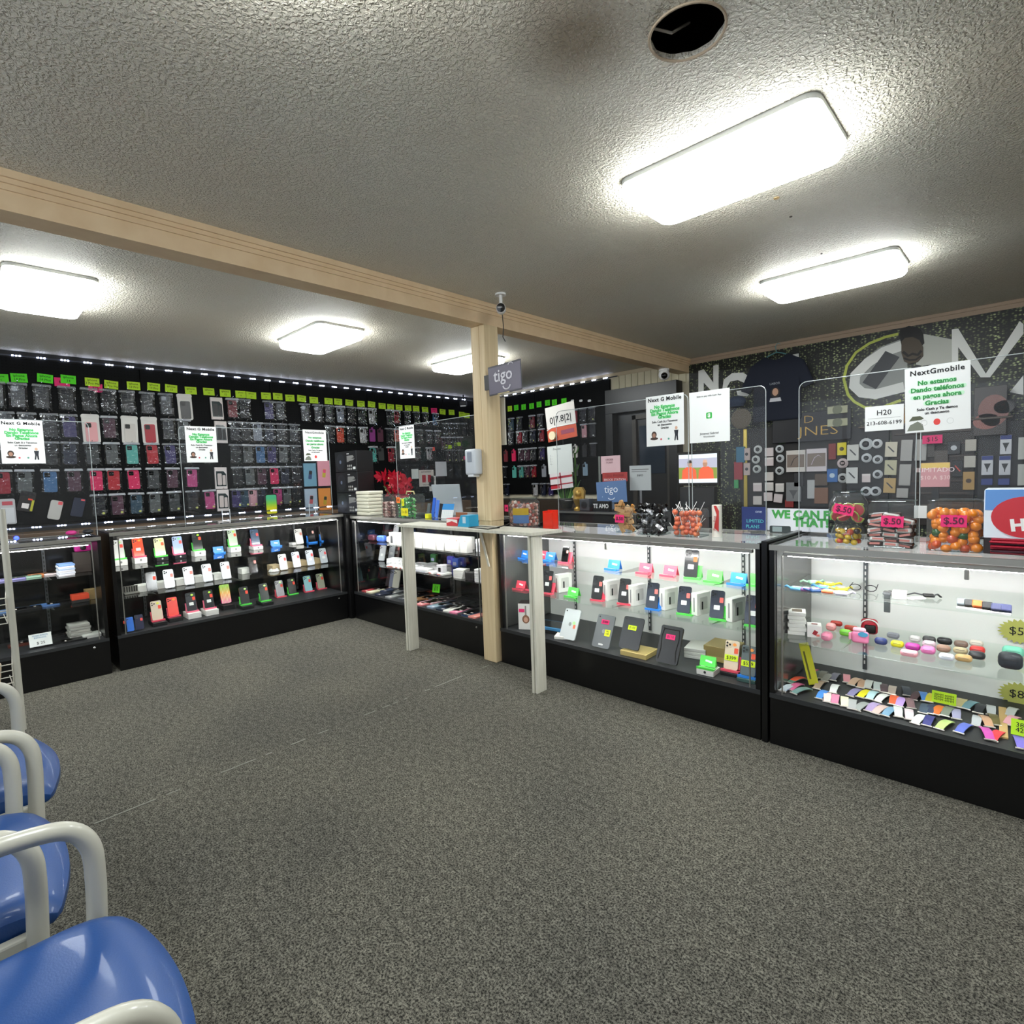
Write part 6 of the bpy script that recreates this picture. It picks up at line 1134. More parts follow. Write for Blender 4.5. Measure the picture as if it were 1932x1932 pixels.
for px,c,h,l in ((at(815,950,1,2.85).x,'#2f5fc4',.17,'blue booklet standing beside the calendar'),(at(822,950,1,2.85).x,'#4a78d8',.15,'lighter blue leaflet standing beside the calendar'),(at(806,950,1,2.85).x,'#5d6468',.12,'grey remote-like device left of the blue booklet'),(at(829,950,1,2.85).x,'#1a1a24',.12,'dark navy slip between leaflet and calendar')):
    bbox(bm:=B(),-.02,-.004,0,.02,.004,h,.002,1,Matrix.Rotation(.12,4,'Y')); o=obj('booklet' if 'dev' not in l else 'handset',bm,mat(c,.4),loc=(px,2.85,M1),rot=(-.1,0,0)); tag(o,l,'booklet' if 'dev' not in l else 'handset')
# poinsettia
t=thing('poinsettia_plant','red artificial poinsettia in a woven pot on the middle counter','plant',(at(746,905,1,3.13).x,3.13,M1)); lathe(bm:=B(),[(.05,0),(.075,.03),(.085,.10),(.08,.12)],16); obj('pot',bm,mat('#4a3424',.6),t,True)
bm=B()
for k in range(9): tube(bm,[(0,0,.1),(.12*math.cos(k*.7),.05*math.sin(k*.7),.2),(.19*math.cos(k*.7),.08*math.sin(k*.7),.27)],.004,5)
obj('stems',bm,mat('#3c4a24',.6),t)
bm=B(); rnd=random.Random(11)
for f in range(20):
    fx=rnd.uniform(-.22,.24); fz=.27+rnd.uniform(-.11,.10); fy=rnd.uniform(-.06,.08)
    for k in range(9):
        a=k*2*PI/9+rnd.random()*.4; L_=rnd.uniform(.07,.11); el=rnd.uniform(-.5,.5)
        d=Vector((math.cos(a),-.35+el,math.sin(a)*.8)).normalized(); s_=d.cross(Vector((0,1,0))).normalized()*L_*.25; c0=Vector((fx,fy,fz))
        v=[bm.verts.new(q) for q in (c0,c0+d*L_*.5+s_,c0+d*L_,c0+d*L_*.5-s_)]; bm.faces.new(v)
bmesh.ops.solidify(bm,geom=bm.faces[:],thickness=.0015); o=obj('red_leaves',bm,mat('#c41c38',.5),t)
bm=B()
for k in range(10): ball(bm,(rnd.uniform(-.15,.15),-.03,.3+rnd.uniform(-.08,.05)),.008,sub=1)
obj('gold_centres',bm,mat('#c9b478',.4),t)
# papers around the laptop, on the back pegboard side
def sheet(px0,py0,px1,py1,ax,v,c,label,txts=(),rz=None,name='paper_sign',cat='paper',tilt=0,extra=None,grp=None,dep=.0015):
    a=at(px0,py0,ax,v); b_=at(px1,py1,ax,v); u=1 if ax==0 else 0; w_=abs(b_[u]-a[u]); h=abs(a.z-b_.z)
    t=thing(name,label,cat,(a+b_)/2,(0,tilt,(PI/2 if ax==0 else 0) if rz is None else rz),grp); box(bm:=B(),-w_/2,-dep,-h/2,w_/2,0,h/2); obj('sheet',bm,mat(c,.6),t)
    for s_,sz,x,z,cc in txts: text(t,s_,sz*h,x*w_,z*h,mat(cc,.7),-dep-.0012)
    if extra:
        for nm,x0,z0,x1,z1,cc in extra: box(bm:=B(),x0*w_,-dep-.0015,z0*h,x1*w_,-dep,z1*h); obj(nm,bm,mat(cc,.6),t)
    return t
YB=5.655
sheet(790,887,819,917,0,XF,'#c8c0b8','poster with two red dresses beside the poinsettia',(('LAYAWAY',.16,0,.38,'#333333'),('TAG A BAG',.12,0,-.4,'#333333')),extra=(('dress_print',-.3,-.25,-.05,.2,'#a02030'),('dress_print',.08,-.25,.3,.2,'#a02030')))
sheet(809,898,823,926,0,XF,'#d6d6d2','white price sheet left of the laptop',(('$30',.3,0,.28,'#333333'),))
sheet(821,871,843,898,0,XF,'#c4c6ca','pale grey sheet above the laptop')
sheet(776,885,790,903,0,XF,'#c9cfca','pale card behind the poinsettia')
# post fittings
t=thing('bullet_camera','white and black bullet camera under the ceiling at the post top','security camera',(at(946,600,1,2.60).x,2.60,2.378)); lathe(bm:=B(),[(.03,.137),(.036,.13),(.036,.142)],16); obj('mount_plate',bm,WHITE,t,True); tube(bm:=B(),[(0,0,.135),(0,0,.075)],.011,8); obj('mount_arm',bm,WHITE,t,True)
bm=B(); lathe(bm,[(.028,-.05),(.031,-.04),(.031,.05),(.028,.055)],20); obj('housing',bm,WHITE,t,True,loc=(0,0,.045),rot=(PI/2+.15,0,.75)); bm=B(); lathe(bm,[(.0275,.055),(.0275,.058),(.012,.060)],20); obj('black_face',bm,mat('#0a0a0b',.15),t,True,loc=(0,0,.045),rot=(PI/2+.15,0,.75))
tube(bm:=B(),[(0,.01,.01),(.004,.012,-.07),(-.012,.02,-.13),(.0,.03,-.16)],.003,5); obj('cable',bm,BLACK,t)
c,w_,h=mid4(((922,690),(985,680),(985,738),(924,745)),1,2.63); t=thing('carrier_sign','dark purple carrier sign with smile mark fixed to the pine post','sign',(c.x,2.628,c.z),(0,-.03,0)); bbox(bm:=B(),-w_/2,-.006,-h/2,w_/2,0,h/2,.002,1); obj('plate',bm,mat('#2c2a38',.35),t); box(bm:=B(),-w_/2+.006,-.0068,-h/2+.01,w_/2-.004,-.006,h/2-.012); obj('purple_face',bm,mat('#5a5468',.35),t)
text(t,'tigo',.115,-.01,.022,mat('#d8d6de'),-.0085,bold=.0012); bm=B(); tube(bm,[(.065+.024*math.cos(math.radians(a)),-.008,.072+.02*math.sin(math.radians(a))) for a in range(20,161,20)],.0035,5); obj('arc_mark',bm,mat('#d8d6de'),t); bm=B(); tube(bm,[(.02+.034*math.cos(math.radians(a)),-.008,-.045+.03*math.sin(math.radians(a))) for a in range(190,351,16)],.005,5); obj('smile_mark',bm,mat('#d8d6de'),t); box(bm:=B(),-.07,-.0076,-.098,.04,-.0068,-.092); obj('bottom_line',bm,mat('#b9a878'),t); box(bm:=B(),-.2,0,-.05,-.06,.012,.05); obj('bracket',bm,DARKM,t)
sheet(900,757,917,880,1,2.66,'#d5d3cb','pale sheet behind the pine post, mostly hidden') if False else None
sheet(942,752,956,839,1,2.80,'#b9b6a8','grey rounded panel fixed behind the right side of the post',name='plastic_panel',cat='panel',dep=.01)
t=thing('soap_dispenser','white hand sanitizer dispenser on the pine post','dispenser',(-2.885,2.6385,1.44)); bbox(bm:=B(),-.055,-.075,-.09,.055,-.0,.09,.014,3); obj('housing',bm,mat('#c5cbd2',.3),t,True); bbox(bm:=B(),-.022,-.079,.0,.022,-.072,.07,.003); obj('grey_window',bm,mat('#8f96a2',.15),t); bbox(bm:=B(),-.03,-.072,-.105,.03,-.01,-.088,.005); obj('nozzle_lip',bm,mat('#d8dce0',.3),t)
t=thing('dome_camera','white dome camera hanging below the far end of the beam','security camera',(at(1253,712,1,5.0).x,5.0,2.379)); t.location.x=-2.83; t.location.y=at(1253,705,0,-2.83).y; lathe(bm:=B(),[(.05,0),(.052,-.02),(.04,-.03)],20); obj('base',bm,WHITE,t,True); ball(bm:=B(),(0,0,-.06),.058); obj('ball',bm,WHITE,t,True); ball(bm:=B(),(.022,-.038,-.075),.034); obj('lens_window',bm,mat('#101012',.1),t,True)
t=thing('corner_camera','black camera with white bracket in the room corner under the lights','security camera',(-6.05,5.3,2.40),.7); bbox(bm:=B(),-.05,-.04,-.04,.05,.04,.03,.01); obj('housing',bm,DARKM,t); box(bm:=B(),-.04,-.042,-.05,.04,-.03,-.035); obj('white_trim',bm,WHITE,t); tube(bm:=B(),[(0,0,.03),(0,0,.12)],.01,6); obj('ceiling_stem',bm,DARKM,t)
# standing signs on the counters
t=sheet(1448,957,1563,1003,1,3.20,'#d9dbe0','white phone repair sign with green capitals behind the glass jar',(),name='repair_sign',cat='sign',dep=.004); t.location.z=CT+abs(at(1448,957,1,3.2).z-at(1448,1003,1,3.2).z)/2+.002
text(t,'WE CAN FIX',.06,.045,.028,mat('#3f9a46',.6),-.0056,bold=.003); text(t,'THAT!',.06,.07,-.015,mat('#3f9a46',.6),-.0056,bold=.003); bm=B(); prism(bm,rrect(-.14,-.075,-.03,-.035,.008,3),-.0055,-.004); obj('phone_picture',bm,mat('#1c2a28',.3),t); bm=B(); prism(bm,rrect(-.125,-.068,-.075,-.04,.003,2),-.0065,-.0055); obj('screen_picture',bm,mat('#8a9a98',.3),t)
t=sheet(1400,957,1446,1002,1,3.18,'#152a6a','navy sign reading limited plans left of the repair sign',(('LIMITED',.2,.05,-.12,'#5ac8c8'),('PLANS',.2,-.05,-.36,'#5ac8c8'),('one',.18,.2,.3,'#c8d0e8')),name='plan_sign',cat='sign',dep=.004); t.location.z=CT+.075
# desk behind the counter with souvenirs
YD=4.35; dz=at(1105,965,1,YD).z
x0=at(1048,965,1,YD).x; x1=at(1240,965,1,YD).x
t=thing('back_desk','black desk behind the counter with a silver edge','desk',((x0+x1)/2,YD,0)); wd=(x1-x0)/2; bbox(bm:=B(),-wd,0,dz-.03,wd,.55,dz,.003); obj('desktop',bm,mat('#16171a',.35),t); box(bm:=B(),-wd,-.004,dz-.02,wd,0,dz-.004); obj('edge_strip',bm,ALU,t); bbox(bm:=B(),-wd+.02,.03,0,wd-.02,.5,dz-.03,.003); obj('cabinet_body',bm,mat('#0b0b0d',.4),t)
def ondesk(px,yy): return at(px,960,1,yy).x
def dprop(px,yy,label,name,cat): return thing(name,label,cat,(ondesk(px,yy),yy,dz))
t=dprop(1092,4.45,'gold bust figurine on the back desk','figurine','figurine'); lathe(bm:=B(),[(.05,0),(.05,.02),(.03,.04),(.05,.09),(.06,.12),(.035,.14)],14); obj('shoulders',bm,mat('#a8863c',.35,.6),t,True); ball(bm:=B(),(0,0,.17),.035,1,1,1.2); obj('head',bm,mat('#b8944a',.35,.6),t,True); prism(bm:=B(),[(-.06,.10),(.06,.10),(.07,.20),(.04,.235),(-.04,.235),(-.07,.20)],.0,.03); obj('headdress',bm,mat('#c9a85c',.35,.6),t)
t=dprop(1108,4.45,'dark grey cube speaker on the back desk','cube_speaker','speaker'); bbox(bm:=B(),-.06,-.05,0,.06,.05,.12,.008); obj('housing',bm,mat('#3c3e42',.5),t); lathe(bm:=B(),[(.035,0),(.036,.003),(.02,.004)],18); obj('grille',bm,DARKM,t,loc=(0,-.051,.06),rot=(PI/2,0,0))
t=dprop(1136,4.42,'black block with white letters reading te amo','letter_block','sign'); bbox(bm:=B(),-.095,-.02,0,.095,.03,.10,.003); obj('block',bm,BLACK,t); text(t,'TE AMO',.058,0,.05,WHITE,-.022,bold=.001,sx=.85)
t=sheet(1126,908,1183,948,1,4.50,'#5a7aa8','tilted blue carrier sign with smile mark on the back desk',(('tigo',.5,0,.12,'#e8eef6'),),name='carrier_sign',cat='sign',dep=.006); t.rotation_euler=(0,-.05,0); t.location.z=dz+.115+.10*0; bm=B(); tube(bm,[(.0+.04*math.cos(math.radians(a)),-.008,-.05+.025*math.sin(math.radians(a))) for a in range(200,341,20)],.004,5); obj('smile_mark',bm,mat('#e8eef6'),t)
t.location.z=at(1155,928,1,4.5).z; box(bm:=B(),-.02,0,-.17,.02,.01,0); obj('support_leg',bm,mat('#7a8aa0',.4),t)
for px0,py0,px1,py1,c,l,tx,ex in ((1134,861,1171,893,'#d8b4b8','pale pink printed form behind the blue desk sign',(('ORDER\nFORM',.16,-.05,.2,'#7a4a50'),),None),(1137,892,1184,908,'#a8302e','red banner card with white capitals behind the blue desk sign',(('CELL PHONE',.42,0,.15,'#7a1c1c'),('BROCK STATION',.36,0,-.3,'#f0d8d8')),None),(1188,879,1229,925,'#b4b8b8','white printed flyer standing behind the wafer jar',(('INFO',.12,0,.1,'#444444'),),(('grey_bar',-.4,.32,.4,.36,'#777777'),('grey_bar',-.4,.24,.3,.27,'#777777'))),(1129,861,1134,925,'#6a6f68','grey binder edge beside the pink form',(),None)):
    t=sheet(px0,py0,px1,py1,1,4.58 if 'banner' in l else 4.62,c,l,tx,extra=ex,name='printed_card',cat='card',dep=.004); hh=t.location.z-dz; box(bm:=B(),-.01,0,-hh,.01,.006,0); obj('prop_stick',bm,mat('#77777a',.4),t)
# bamboo stand with banner, list and table sheet
xs=ondesk(1064,4.62); t=thing('bamboo_plant','tall bamboo stalks in a pot behind the rate banner','plant',(xs,4.66,dz)); lathe(bm:=B(),[(.06,0),(.09,.10),(.085,.11)],16); obj('pot',bm,mat('#2a2c28',.5),t,True)
for k in range(7):
    bm=B(); xx=-.14+k*.046; tube(bm,[(xx*.4,0,.1),(xx,.0,.25),(xx,0,.62+.05*math.sin(k*2))],.011,7); obj('stalk',bm,mat(['#4f7a34','#3c662c','#6a9448'][k%3],.45),t,True)
    bm=B()
    for j in range(5): prism(bm,[(xx,.2+j*.09),(xx+.05*(-1)**j,.24+j*.09),(xx+.07*(-1)**j,.30+j*.09)],-.015,-.012)
    obj('leaves',bm,mat('#3f6a2c',.5),t)
tube(bm:=B(),[(0,-.02,.1),(0,-.02,1.12)],.006,6); obj('banner_pole',bm,DARKM,t)
c,w_,h=mid4(((1026,766),(1080,761),(1093,827),(1037,831)),1,4.60); t=thing('rate_banner','orange and white rate banner reading 07.82 with hanging tape','banner',(c.x,4.60,c.z),(0,-.10,0)); 
box(bm:=B(),-w_/2,-.003,-h/2,w_/2,0,h/2); obj('white_panel',bm,mat('#c9c5bf',.6),t); box(bm:=B(),-w_/2,-.0045,-h/2,w_/2,-.003,-h*.12); obj('orange_panel',bm,mat('#b8482a',.6),t)
text(t,'0|7.8|2|',.10,0,h*.09,INK,-.0045,bold=.001); tube(bm:=B(),[(-w_/2,-.006,-h*.16),(-w_*.3,-.006,-h*.1),(0,-.006,-h*.11),(w_/2,-.006,-h*.13)],.005,5); obj('white_curve',bm,WHITE,t); box(bm:=B(),-.01,-.0055,-h*.36,w_*.42,-.0045,-h*.24); obj('purple_print',bm,mat('#8a3a50',.6),t)
lathe(bm:=B(),[(.030,-.012),(.046,-.012),(.046,.012),(.030,.012)],24); bm.faces.ensure_lookup_table(); o=obj('tape_roll',bm,mat('#d8cba8',.5),None,True,None,(at(1042,822,1,4.57).x,4.575,at(1042,822,1,4.57).z),(PI/2,0,0)); tag(o,'cream masking tape roll hanging on the rate banner','tape'); 
bm=B(); tube(bm,[(-.038,0,0)]+[(.038*math.cos(a/16*2*PI),.038*math.sin(a/16*2*PI),0) for a in range(1)],.001,4); bm.free()
t=sheet(1033,842,1081,892,1,4.59,'#c6cac6','handwritten white list below the rate banner',(('Precios',.12,-.1,.38,'#55585a'),('1 -\n2 -\n3 -\n4 -',.1,-.35,.0,'#77797a')),tilt=-.04)
t=sheet(1038,892,1081,922,1,4.585,'#c9c4c4','red and white table sheet below the handwritten list',(),tilt=-.1,extra=(('red_bar',-.5,.15,.5,.28,'#9a2030'),('red_bar',-.5,-.25,.5,-.18,'#9a2030'),('red_cell',-.5,-.45,-.1,-.2,'#b02030'),('red_divider',-.05,-.5,0,.5,'#9a2030')))
# monitor
t=thing('monitor','black monitor showing two players in orange shirts','monitor',(at(1317,960,1,3.75).x,3.75,0)); zc=at(1317,884,1,3.75).z; 
wpx=abs(at(1281,884,1,3.75).x-at(1353,884,1,3.75).x); hpx=abs(at(1317,857,1,3.75).z-at(1317,911,1,3.75).z)
bbox(bm:=B(),-wpx/2-.012,0,zc-hpx/2-.02,wpx/2+.012,.03,zc+hpx/2+.02,.004); obj('bezel',bm,mat('#0c0c0e',.25),t)
def em(c): return mat(c,.5,emit=.75)
box(bm:=B(),-wpx/2,-.001,zc-hpx/2,wpx/2,0,zc+hpx/2); scr=obj('screen',bm,em('#d8dce0'),t)
def scrp(pts,c,nm,k=1): prism(bm:=B(),[(a*wpx,zc+b_*hpx) for a,b_ in pts],-.001-.0006*k,-.001-.0006*(k-1)); obj(nm,bm,em(c),scr)
scrp([(-.5,-.36),(.5,-.36),(.5,.36),(-.5,.36)],'#a9a8b8','picture_background'); scrp([(-.5,-.36),(.5,-.36),(.5,.02),(-.5,.05)],'#7d8a3a','grass',2)
for s_ in (-1,1):
    scrp([(s_*.22+a,b_) for a,b_ in ((-.2,-.36),(.2,-.36),(.18,-.05),(.07,.06),(-.07,.06),(-.18,-.05))],'#d85a38','orange_shirt',3); scrp(ell(s_*.2,.16,.06,.12,12),'#a87a60','head',4); scrp([(s_*.2-.06,.2),(s_*.2+.06,.2),(s_*.2+.04,.3),(s_*.2-.04,.3)],'#2a221e' if s_<0 else '#c8a088','hair',5)
bbox(bm:=B(),-.13,-.02,CT+.02,.13,.04,zc-hpx/2-.03,.006); obj('black_terminal',bm,mat('#17181a',.4),t); bbox(bm:=B(),-.10,0,0,.10,.04,CT+.02,.004); obj('stand_column',bm,mat('#0c0c0e',.4),t)
# ---------------- accessory wall items ----------------
YA=5.635
def wpos(px,py,v=YA): return at(px,py,1,v)
def coil(px,py,r,c,label): 
    p=wpos(px,py); t=thing('coiled_cable',label,'cable',p,random.uniform(-.1,.1),'coiled cables on the accessory wall'); bm=B()
    for k in range(3): tube(bm,[(r*(1-.16*k)*math.cos(a/14*2*PI),-.006*k,r*(1-.16*k)*math.sin(a/14*2*PI)) for a in range(14)],.0055,5,True)
    obj('loops',bm,mat(c,.4),t,True); bbox(bm:=B(),-.012,-.022,-.010,.016,-.006,.012,.003,1); obj('plug',bm,mat('#3a3a3c' if c!='#c8b8b8' else '#9a8a8a',.4),t); tube(bm:=B(),[(0,0,r),(0,.01,r+.02)],.002,4); obj('hanger',bm,CHROME,t)
for k,(px,py,r,c) in enumerate(((1430,848,.036,'#c9ccca'),(1426,867,.036,'#c4c8c6'),(1428,885,.036,'#bfc4c2'),(1471,847,.034,'#c4c8ca'),(1472,865,.034,'#c2c6c8'),(1471,888,.036,'#c2c6c6'),(1634,838,.048,'#c6cacc'),(1655,837,.036,'#d8dadc'),(1635,864,.036,'#c9cccf'),(1656,867,.034,'#c6c9cc'),(1656,895,.034,'#c6c9cc'),(1634,927,.038,'#c9cccf'),(1652,927,.038,'#c9cccf'),(1590,874,.040,'#c8b8b8'),(1590,902,.040,'#b8bab8'))):
    coil(px,py,r,c,('white coiled cable, %s of the %s'%(ORD[k%6 if k<6 else k-6],'six on the gold strip board' if k<6 else 'nine right of the yellow pack')))
def wcard(px,py,w,h,c,label,cat='package',name='accessory_card',icon=None,grp=None,ic='#3a3a3e',top=None,tilt=0,d=.018,v=None):
    v=v or YA; p=at(px,py,1,v); s_=abs(at(px,py,1,v).x-at(px+1,py,1,v).x); sz=abs(at(px,py,1,v).z-at(px,py+1,1,v).z); w=w*s_; h=h*sz
    t=thing(name,label,cat,p,(0,tilt,0),grp); bbox(bm:=B(),-w/2,-d,-h/2,w/2,0,h/2,.002,1); obj('card',bm,mat(c,.45),t)
    if icon=='loop': tube(bm:=B(),[(-w*.25,-d-.001,-h*.2),(-w*.1,-d-.001,h*.1),(w*.1,-d-.001,h*.22),(w*.28,-d-.001,h*.1),(w*.1,-d-.001,-h*.1),(-w*.2,-d-.001,-h*.15)],.003,5); obj('picture',bm,mat(ic),t); box(bm:=B(),-w*.45,-d-.0006,-h*.28,w*.45,-d,h*.3); obj('picture_panel',bm,mat('#7a6c62',.5),t)
    if icon=='v': prism(bm:=B(),[(-w*.3,h*.1),(w*.3,h*.1),(w*.05,-h*.2),(w*.02,-h*.35),(-w*.04,-h*.35),(-w*.06,-h*.2)],-d-.001,-d); obj('picture',bm,mat(ic),t)
    if icon=='diag': prism(bm:=B(),[(-w*.3,h*.18),(-w*.2,h*.22),(w*.3,-h*.15),(w*.2,-h*.2)],-d-.001,-d); obj('picture',bm,mat(ic),t)
    if icon=='dot': prism(bm:=B(),ell(0,0,w*.25,w*.25,14),-d-.001,-d); obj('picture',bm,mat(ic),t)
    if top: box(bm:=B(),-w/2+.001,-d-.0008,h*.28,w/2-.001,-d,h/2-.001); obj('top_band',bm,mat(top,.5),t)
    tube(bm:=B(),[(0,-d*.5,h/2),(0,.02,h/2+.014)],.002,4); obj('hanger',bm,CHROME,t)
    return t
for k,(px,py) in enumerate(((1452,853),(1452,871),(1452,899),(1452,918),(1450,937),(1430,919),(1430,944),(1472,920),(1469,940),(1635,902))): wcard(px,py,16,16,['#cfc4c4','#cfc2c2','#cbc5c0','#cfcac6'][k%4],'small white square box, %s on the accessory wall counted down then right'%ORD[k],'box','accessory_box',grp='small square boxes on the accessory wall',top='#dcd6d2' if k%2 else None,tilt=.1 if k==8 else 0)
for k,(px,py) in enumerate(((1410,857),(1410,885))): wcard(px,py,12,23,'#b9a8a4','narrow card with dark picture beside the gold strip, %s'%('upper' if k==0 else 'lower'),icon='dot')
wcard(1503,870,36,41,'#cbc6c0','large card with brown headphone picture above the grey pouch',icon='loop',d=.03); wcard(1542,868,38,43,'#ccc4c8','large card with purple headphone picture beside the brown one',icon='loop',d=.03,ic='#d8c8d8')
wcard(1589,847,17,24,'#d8c81e','bright yellow pack above the round white cables',icon='dot',ic='#4a4020'); wcard(1571,897,20,25,'#2f66a8','blue pack left of the charger cards',icon='dot',ic='#b8ccd8'); wcard(1610,854,22,30,'#c6c6c0','upper white charger card with dark picture',icon='diag'); wcard(1608,897,22,30,'#c6c8c6','lower white charger card with dark picture',icon='diag')
wcard(1531,923,14,35,'#aeb0b0','tall narrow grey white card below the purple picture card'); wcard(1571,852,14,30,'#7a2420','dark red pack left of the yellow pack'); wcard(1498,928,28,36,'#7c7e80','grey shield-shaped pouch below the brown picture card',icon='v',ic='#5a5c60')
wcard(1508,905,18,26,'#2a2a2c','black hanging pack above the grey pouch'); wcard(1550,935,26,30,'#7a5640','brown pack at the bottom of the gold strip board'); wcard(1490,950,16,14,'#8a2c2c','dark red pack below the grey pouch'); wcard(1550,905,24,22,'#54463a','dim brown pack under the purple picture card')
wcard(1398,858,16,30,'#2c6a88','blue hanging trinket left of the gold strip'); wcard(1394,888,16,34,'#96303a','red hanging trinket left of the gold strip'); wcard(1390,913,8,16,'#3f9a5c','green hanging trinket left of the gold strip')
for k,(px,py,c) in enumerate(((1682,848,'#c9c2ae'),(1681,882,'#b8b496'),(1679,916,'#b89a64'))): wcard(px,py,23,28,c,'tan card with slanted cable picture, %s of three in the column'%ORD[k],icon='diag',tilt=.04)
for k,(px,py) in enumerate(((1711,850),(1738,849),(1708,896),(1703,930))): wcard(px,py,22,40 if k<3 else 18,'#a6a4a0','plain grey card, %s of four left of the pink plan card'%ORD[k],'card',tilt=.04,grp='plain grey cards')
wcard(1832,840,21,22,'#b4aea2','upper square white card left of the blue cards'); wcard(1830,871,22,22,'#b8b4aa','lower square white card left of the blue cards'); wcard(1828,907,22,34,'#b08c50','gold cylinder-like pack below the square white cards',ic='#4a3a2c',icon='dot')
wcard(1800,845,24,24,'#1c1d20','black headset pack, upper, beside the square white cards',icon='dot',ic='#b8bcc0'); wcard(1807,884,20,30,'#17181a','black headset pack, lower, beside the gold pack',icon='diag',ic='#c04a3a'); wcard(1776,862,26,24,'#4a423a','dark bronze pack above the pink plan card'); wcard(1757,850,14,26,'#3c3630','dark brown pack left of the bronze one')
for k,(px,py) in enumerate(((1898,839),(1863,878),(1896,878),(1862,909),(1894,909))): wcard(px,py,22,36 if k<3 else 12,'#c8cad0' if k<3 else '#2a3c84','blue and white card with black gadget, %s'%['top right','middle left','middle right','bottom left','bottom right'][k],icon='v' if k<3 else None,ic='#26282c',top='#25367c')
wcard(1928,846,14,42,'#b8bab4','upper white sheet at the right edge of the wall',cat='paper',d=.004); wcard(1927,896,14,40,'#b8bab4','lower white sheet at the right edge of the wall',cat='paper',d=.004)
t=wcard(1765,896,55,46,'#c88c90','pink plan card with yellow top reading ilimitado',cat='sign',name='plan_card',d=.02,v=4.9,top='#d8b860'); text(t,'ILIMITADO',.045,.0,.035,mat('#f0dcdc'),-.0225); text(t,'$10 A $30',.04,.0,-.02,mat('#e8c8c8'),-.0225); box(bm:=B(),-.02,0,-t.location.z,.02,.012,0); obj('tall_stand',bm,DARKM,t)
for k,(px,c) in enumerate(((1689,'#a86a40'),(1787,'#b8705a'),(1765,'#8a3a30'),(1712,'#9a7a4a'),(1733,'#8a6a4a'))):
    p=wpos(px,828); t=thing('spray_can',['copper','rose copper','dark red','brass','bronze'][k]+' metallic can on the slatted shelf board','can',(p.x,5.61,1.655),0,'metallic cans on the shelf'); lathe(bm:=B(),[(.03,0),(.03,.12),(.02,.135),(.018,.15)],14); obj('can_body',bm,mat(c,.3,.6),t,True)
bbox(bm:=B(),-.50,-.07,-.015,.50,.0,0,.002,1); o=obj('wall_shelf',bm,mat('#4a3c30',.5),loc=(at(1755,828,1,5.63).x,5.648,1.654)); tag(o,'narrow dark shelf holding the metallic cans','shelf')
ptag(wpos(1759,829,5.577),0,PK,'',.13,.068,'pink price tag below the largest shop notice',None,('$15',),.05); ptag(wpos(1475,832,5.64),0,GR,'',.07,.045,'bright green tag above the coiled cables',None,('$10',),.03)
# glowing-letter style sign boards
t=thing('letter_sign','black sign panel with gold outline letters behind the counter','sign',wpos(1528,806,5.60)); bbox(bm:=B(),-.33,-.0,-.13,.33,.03,.14,.003); obj('panel',bm,mat('#0d0e16',.35),t); text(t,'JNES',.125,.07,-.04,mat('#c9a24c',.4),-.002,bold=-.002,sx=1.35); text(t,'D',.10,-.01,.07,mat('#c9a24c',.4),-.002,bold=-.002,sx=1.3)
for k,(px,py) in enumerate(((1580,773),(1580,797))): 
    t=wcard(px,py,38,14,'#a9a98c','pale banknote print, %s, above the gold letters'%('upper' if k==0 else 'lower'),'banknote','banknote',icon='dot',ic='#6c7058',d=.003,v=5.58)
# portrait-like poster in plastic, kept generic
t=wcard(1868,775,62,92,'#3a332f','dim poster in a clear sleeve right of the largest notice',cat='poster',name='poster',d=.012,v=5.60); q=t.children[0]
for nm,pts,c in (('warm_blotch',ell(0.02,0.0,.09,.12,18),'#7a4a40'),('warm_blotch',ell(-.02,-.08,.08,.06,16),'#8a4f44'),('dark_blotch',ell(.08,.02,.06,.05,14),'#26211f')): prism(bm:=B(),pts,-.0135,-.012); obj(nm,bm,mat(c,.4),t)
# shirt on hanger
p=wpos(1466,730,5.60); t=thing('hanging_shirt','navy shirt with a small portrait print on a teal hanger','shirt',(p.x,5.62,p.z),0)
pts=[(-.10,.30),(-.06,.27),(0,.255),(.06,.27),(.10,.30),(.24,.22),(.33,.0),(.24,-.04),(.21,.03),(.22,-.32),(-.22,-.32),(-.21,.03),(-.25,-.04),(-.34,.0),(-.24,.22)]
bm=B(); prism(bm,pts,-.05,-.012); bmesh.ops.bevel(bm,geom=[e for e in bm.edges],offset=.008,segments=2,affect='EDGES'); obj('fabric',bm,mat('#141a2a',.85),t,True)
tube(bm:=B(),[(-.14,-.03,.27),(-.05,-.03,.31),(0,-.03,.325),(.05,-.03,.31),(.14,-.03,.27)],.006,6); tube(bm,[(0,-.03,.325),(-.01,-.03,.38),(.01,-.03,.41),(.03,-.02,.40)],.004,6); obj('hanger',bm,mat('#5a8a8c',.3),t,True)
for nm,pts,c in (('hair_print',ell(-.005,-.055,.042,.052,14),'#2a2220'),('face_print',ell(-.005,-.05,.027,.036,14),'#c49a80'),('body_print',[(-.06,-.14),(.05,-.14),(.04,-.105),(-.05,-.105)],'#c8c8cc')): prism(bm:=B(),pts,-.0525 if nm!='face_print' else -.054,-.05); obj(nm,bm,mat(c,.7),t)
text(t,'LABOR',.03,-.01,.03,mat('#9aa0a8'),-.052)
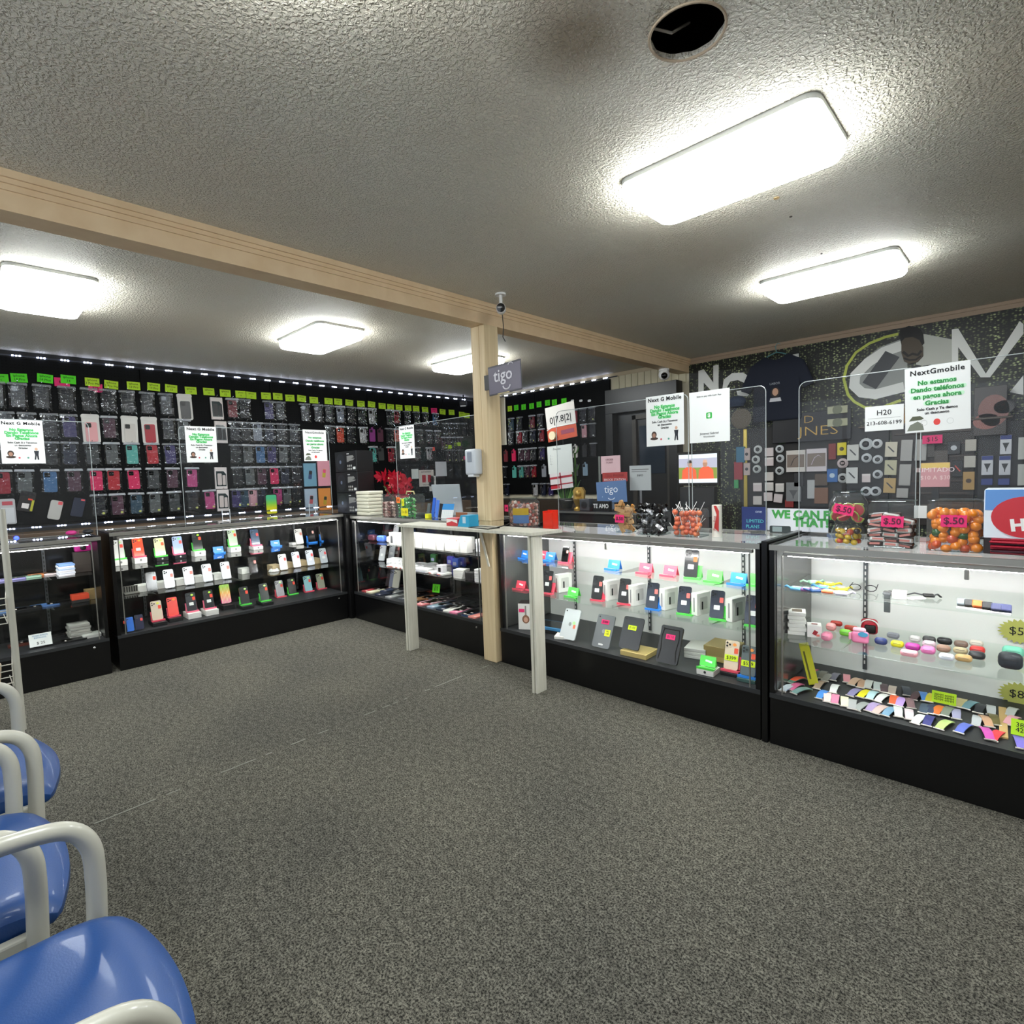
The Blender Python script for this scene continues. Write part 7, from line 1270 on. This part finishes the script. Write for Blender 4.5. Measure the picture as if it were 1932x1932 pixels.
# round woven clock-like hat and dark decorations
p=wpos(1399,790,5.55); t=thing('round_plaque','round carved brown plaque beside the shirt','plaque',p); lathe(bm:=B(),[(.095,0),(.10,.01),(.08,.018),(.06,.014),(.03,.022)],28); obj('disc',bm,mat('#5a5040',.6),t,True,rot=(PI/2,0,0)); tube(bm:=B(),[(0,.01,.09),(0,.14,.12)],.003,5); obj('wall_hook',bm,DARKM,t)
p=wpos(1389,758,5.55); t=thing('blue_cap','dark blue cap hanging above the round plaque','cap',(p.x,5.57,p.z)); ball(bm:=B(),(0,0,0),.09,1,.6,.7); obj('crown',bm,mat('#26344c',.8),t,True); prism(bm:=B(),ell(.0,0,.085,.05,14,180,360),0,.01,'xy'); obj('brim',bm,mat('#26344c',.8),t,loc=(0,-.03,-.05))
# left acrylic with blue light
t=thing('acrylic_riser','clear acrylic riser with a glowing blue light at the left edge','display stand',(-4.92,.30,1.003),PI/2); 
for s_ in (-1,1): bbox(bm:=B(),s_*.03-.003,-.04,0,s_*.03+.003,.04,.13,.002,1); obj('side_sheet',bm,G_ACR,t)
ball(bm:=B(),(-.0,0,.03),.014); obj('blue_lamp',bm,mat('#2a3cf0',.3,emit=6),t,True)
for k,(yy) in enumerate((1.62,2.38)):
    t=thing('acrylic_riser','small clear acrylic frame on the left showcase top, %s'%['under the middle notice','under the small notice'][k],'display stand',(-4.93,yy,1.023),PI/2); tube(bm:=B(),[(-.03,0,0),(-.03,0,.11),(.03,0,.11),(.03,0,0)],.003,6); obj('bent_rod',bm,mat('#c9cdd0',.2),t,True); bbox(bm:=B(),-.03,-.002,.05,.03,.002,.11,.001,1); obj('sheet',bm,G_ACR,t)
for yy,c,l in ((.62,'#c8287c','magenta reflection modelled as a pouch on the edge showcase top'),(.72,'#16171a','black reflection modelled as a pouch on the edge showcase top'),(2.0,'#8a5a5a','small brown trinket on the left showcase top'),(2.1,'#1c1c20','small black trinket on the left showcase top')):
    ball(bm:=B(),(0,0,.02),.05 if yy<1 else .03,1,.7,.38); o=obj('pouch' if yy<1 else 'trinket',bm,mat(c,.4),None,True,None,(-5.18,yy,1.003 if yy<1 else 1.021)); tag(o,l,'pouch' if yy<1 else 'trinket')  # magenta and black lumps are reflections in the glass top, modelled solid
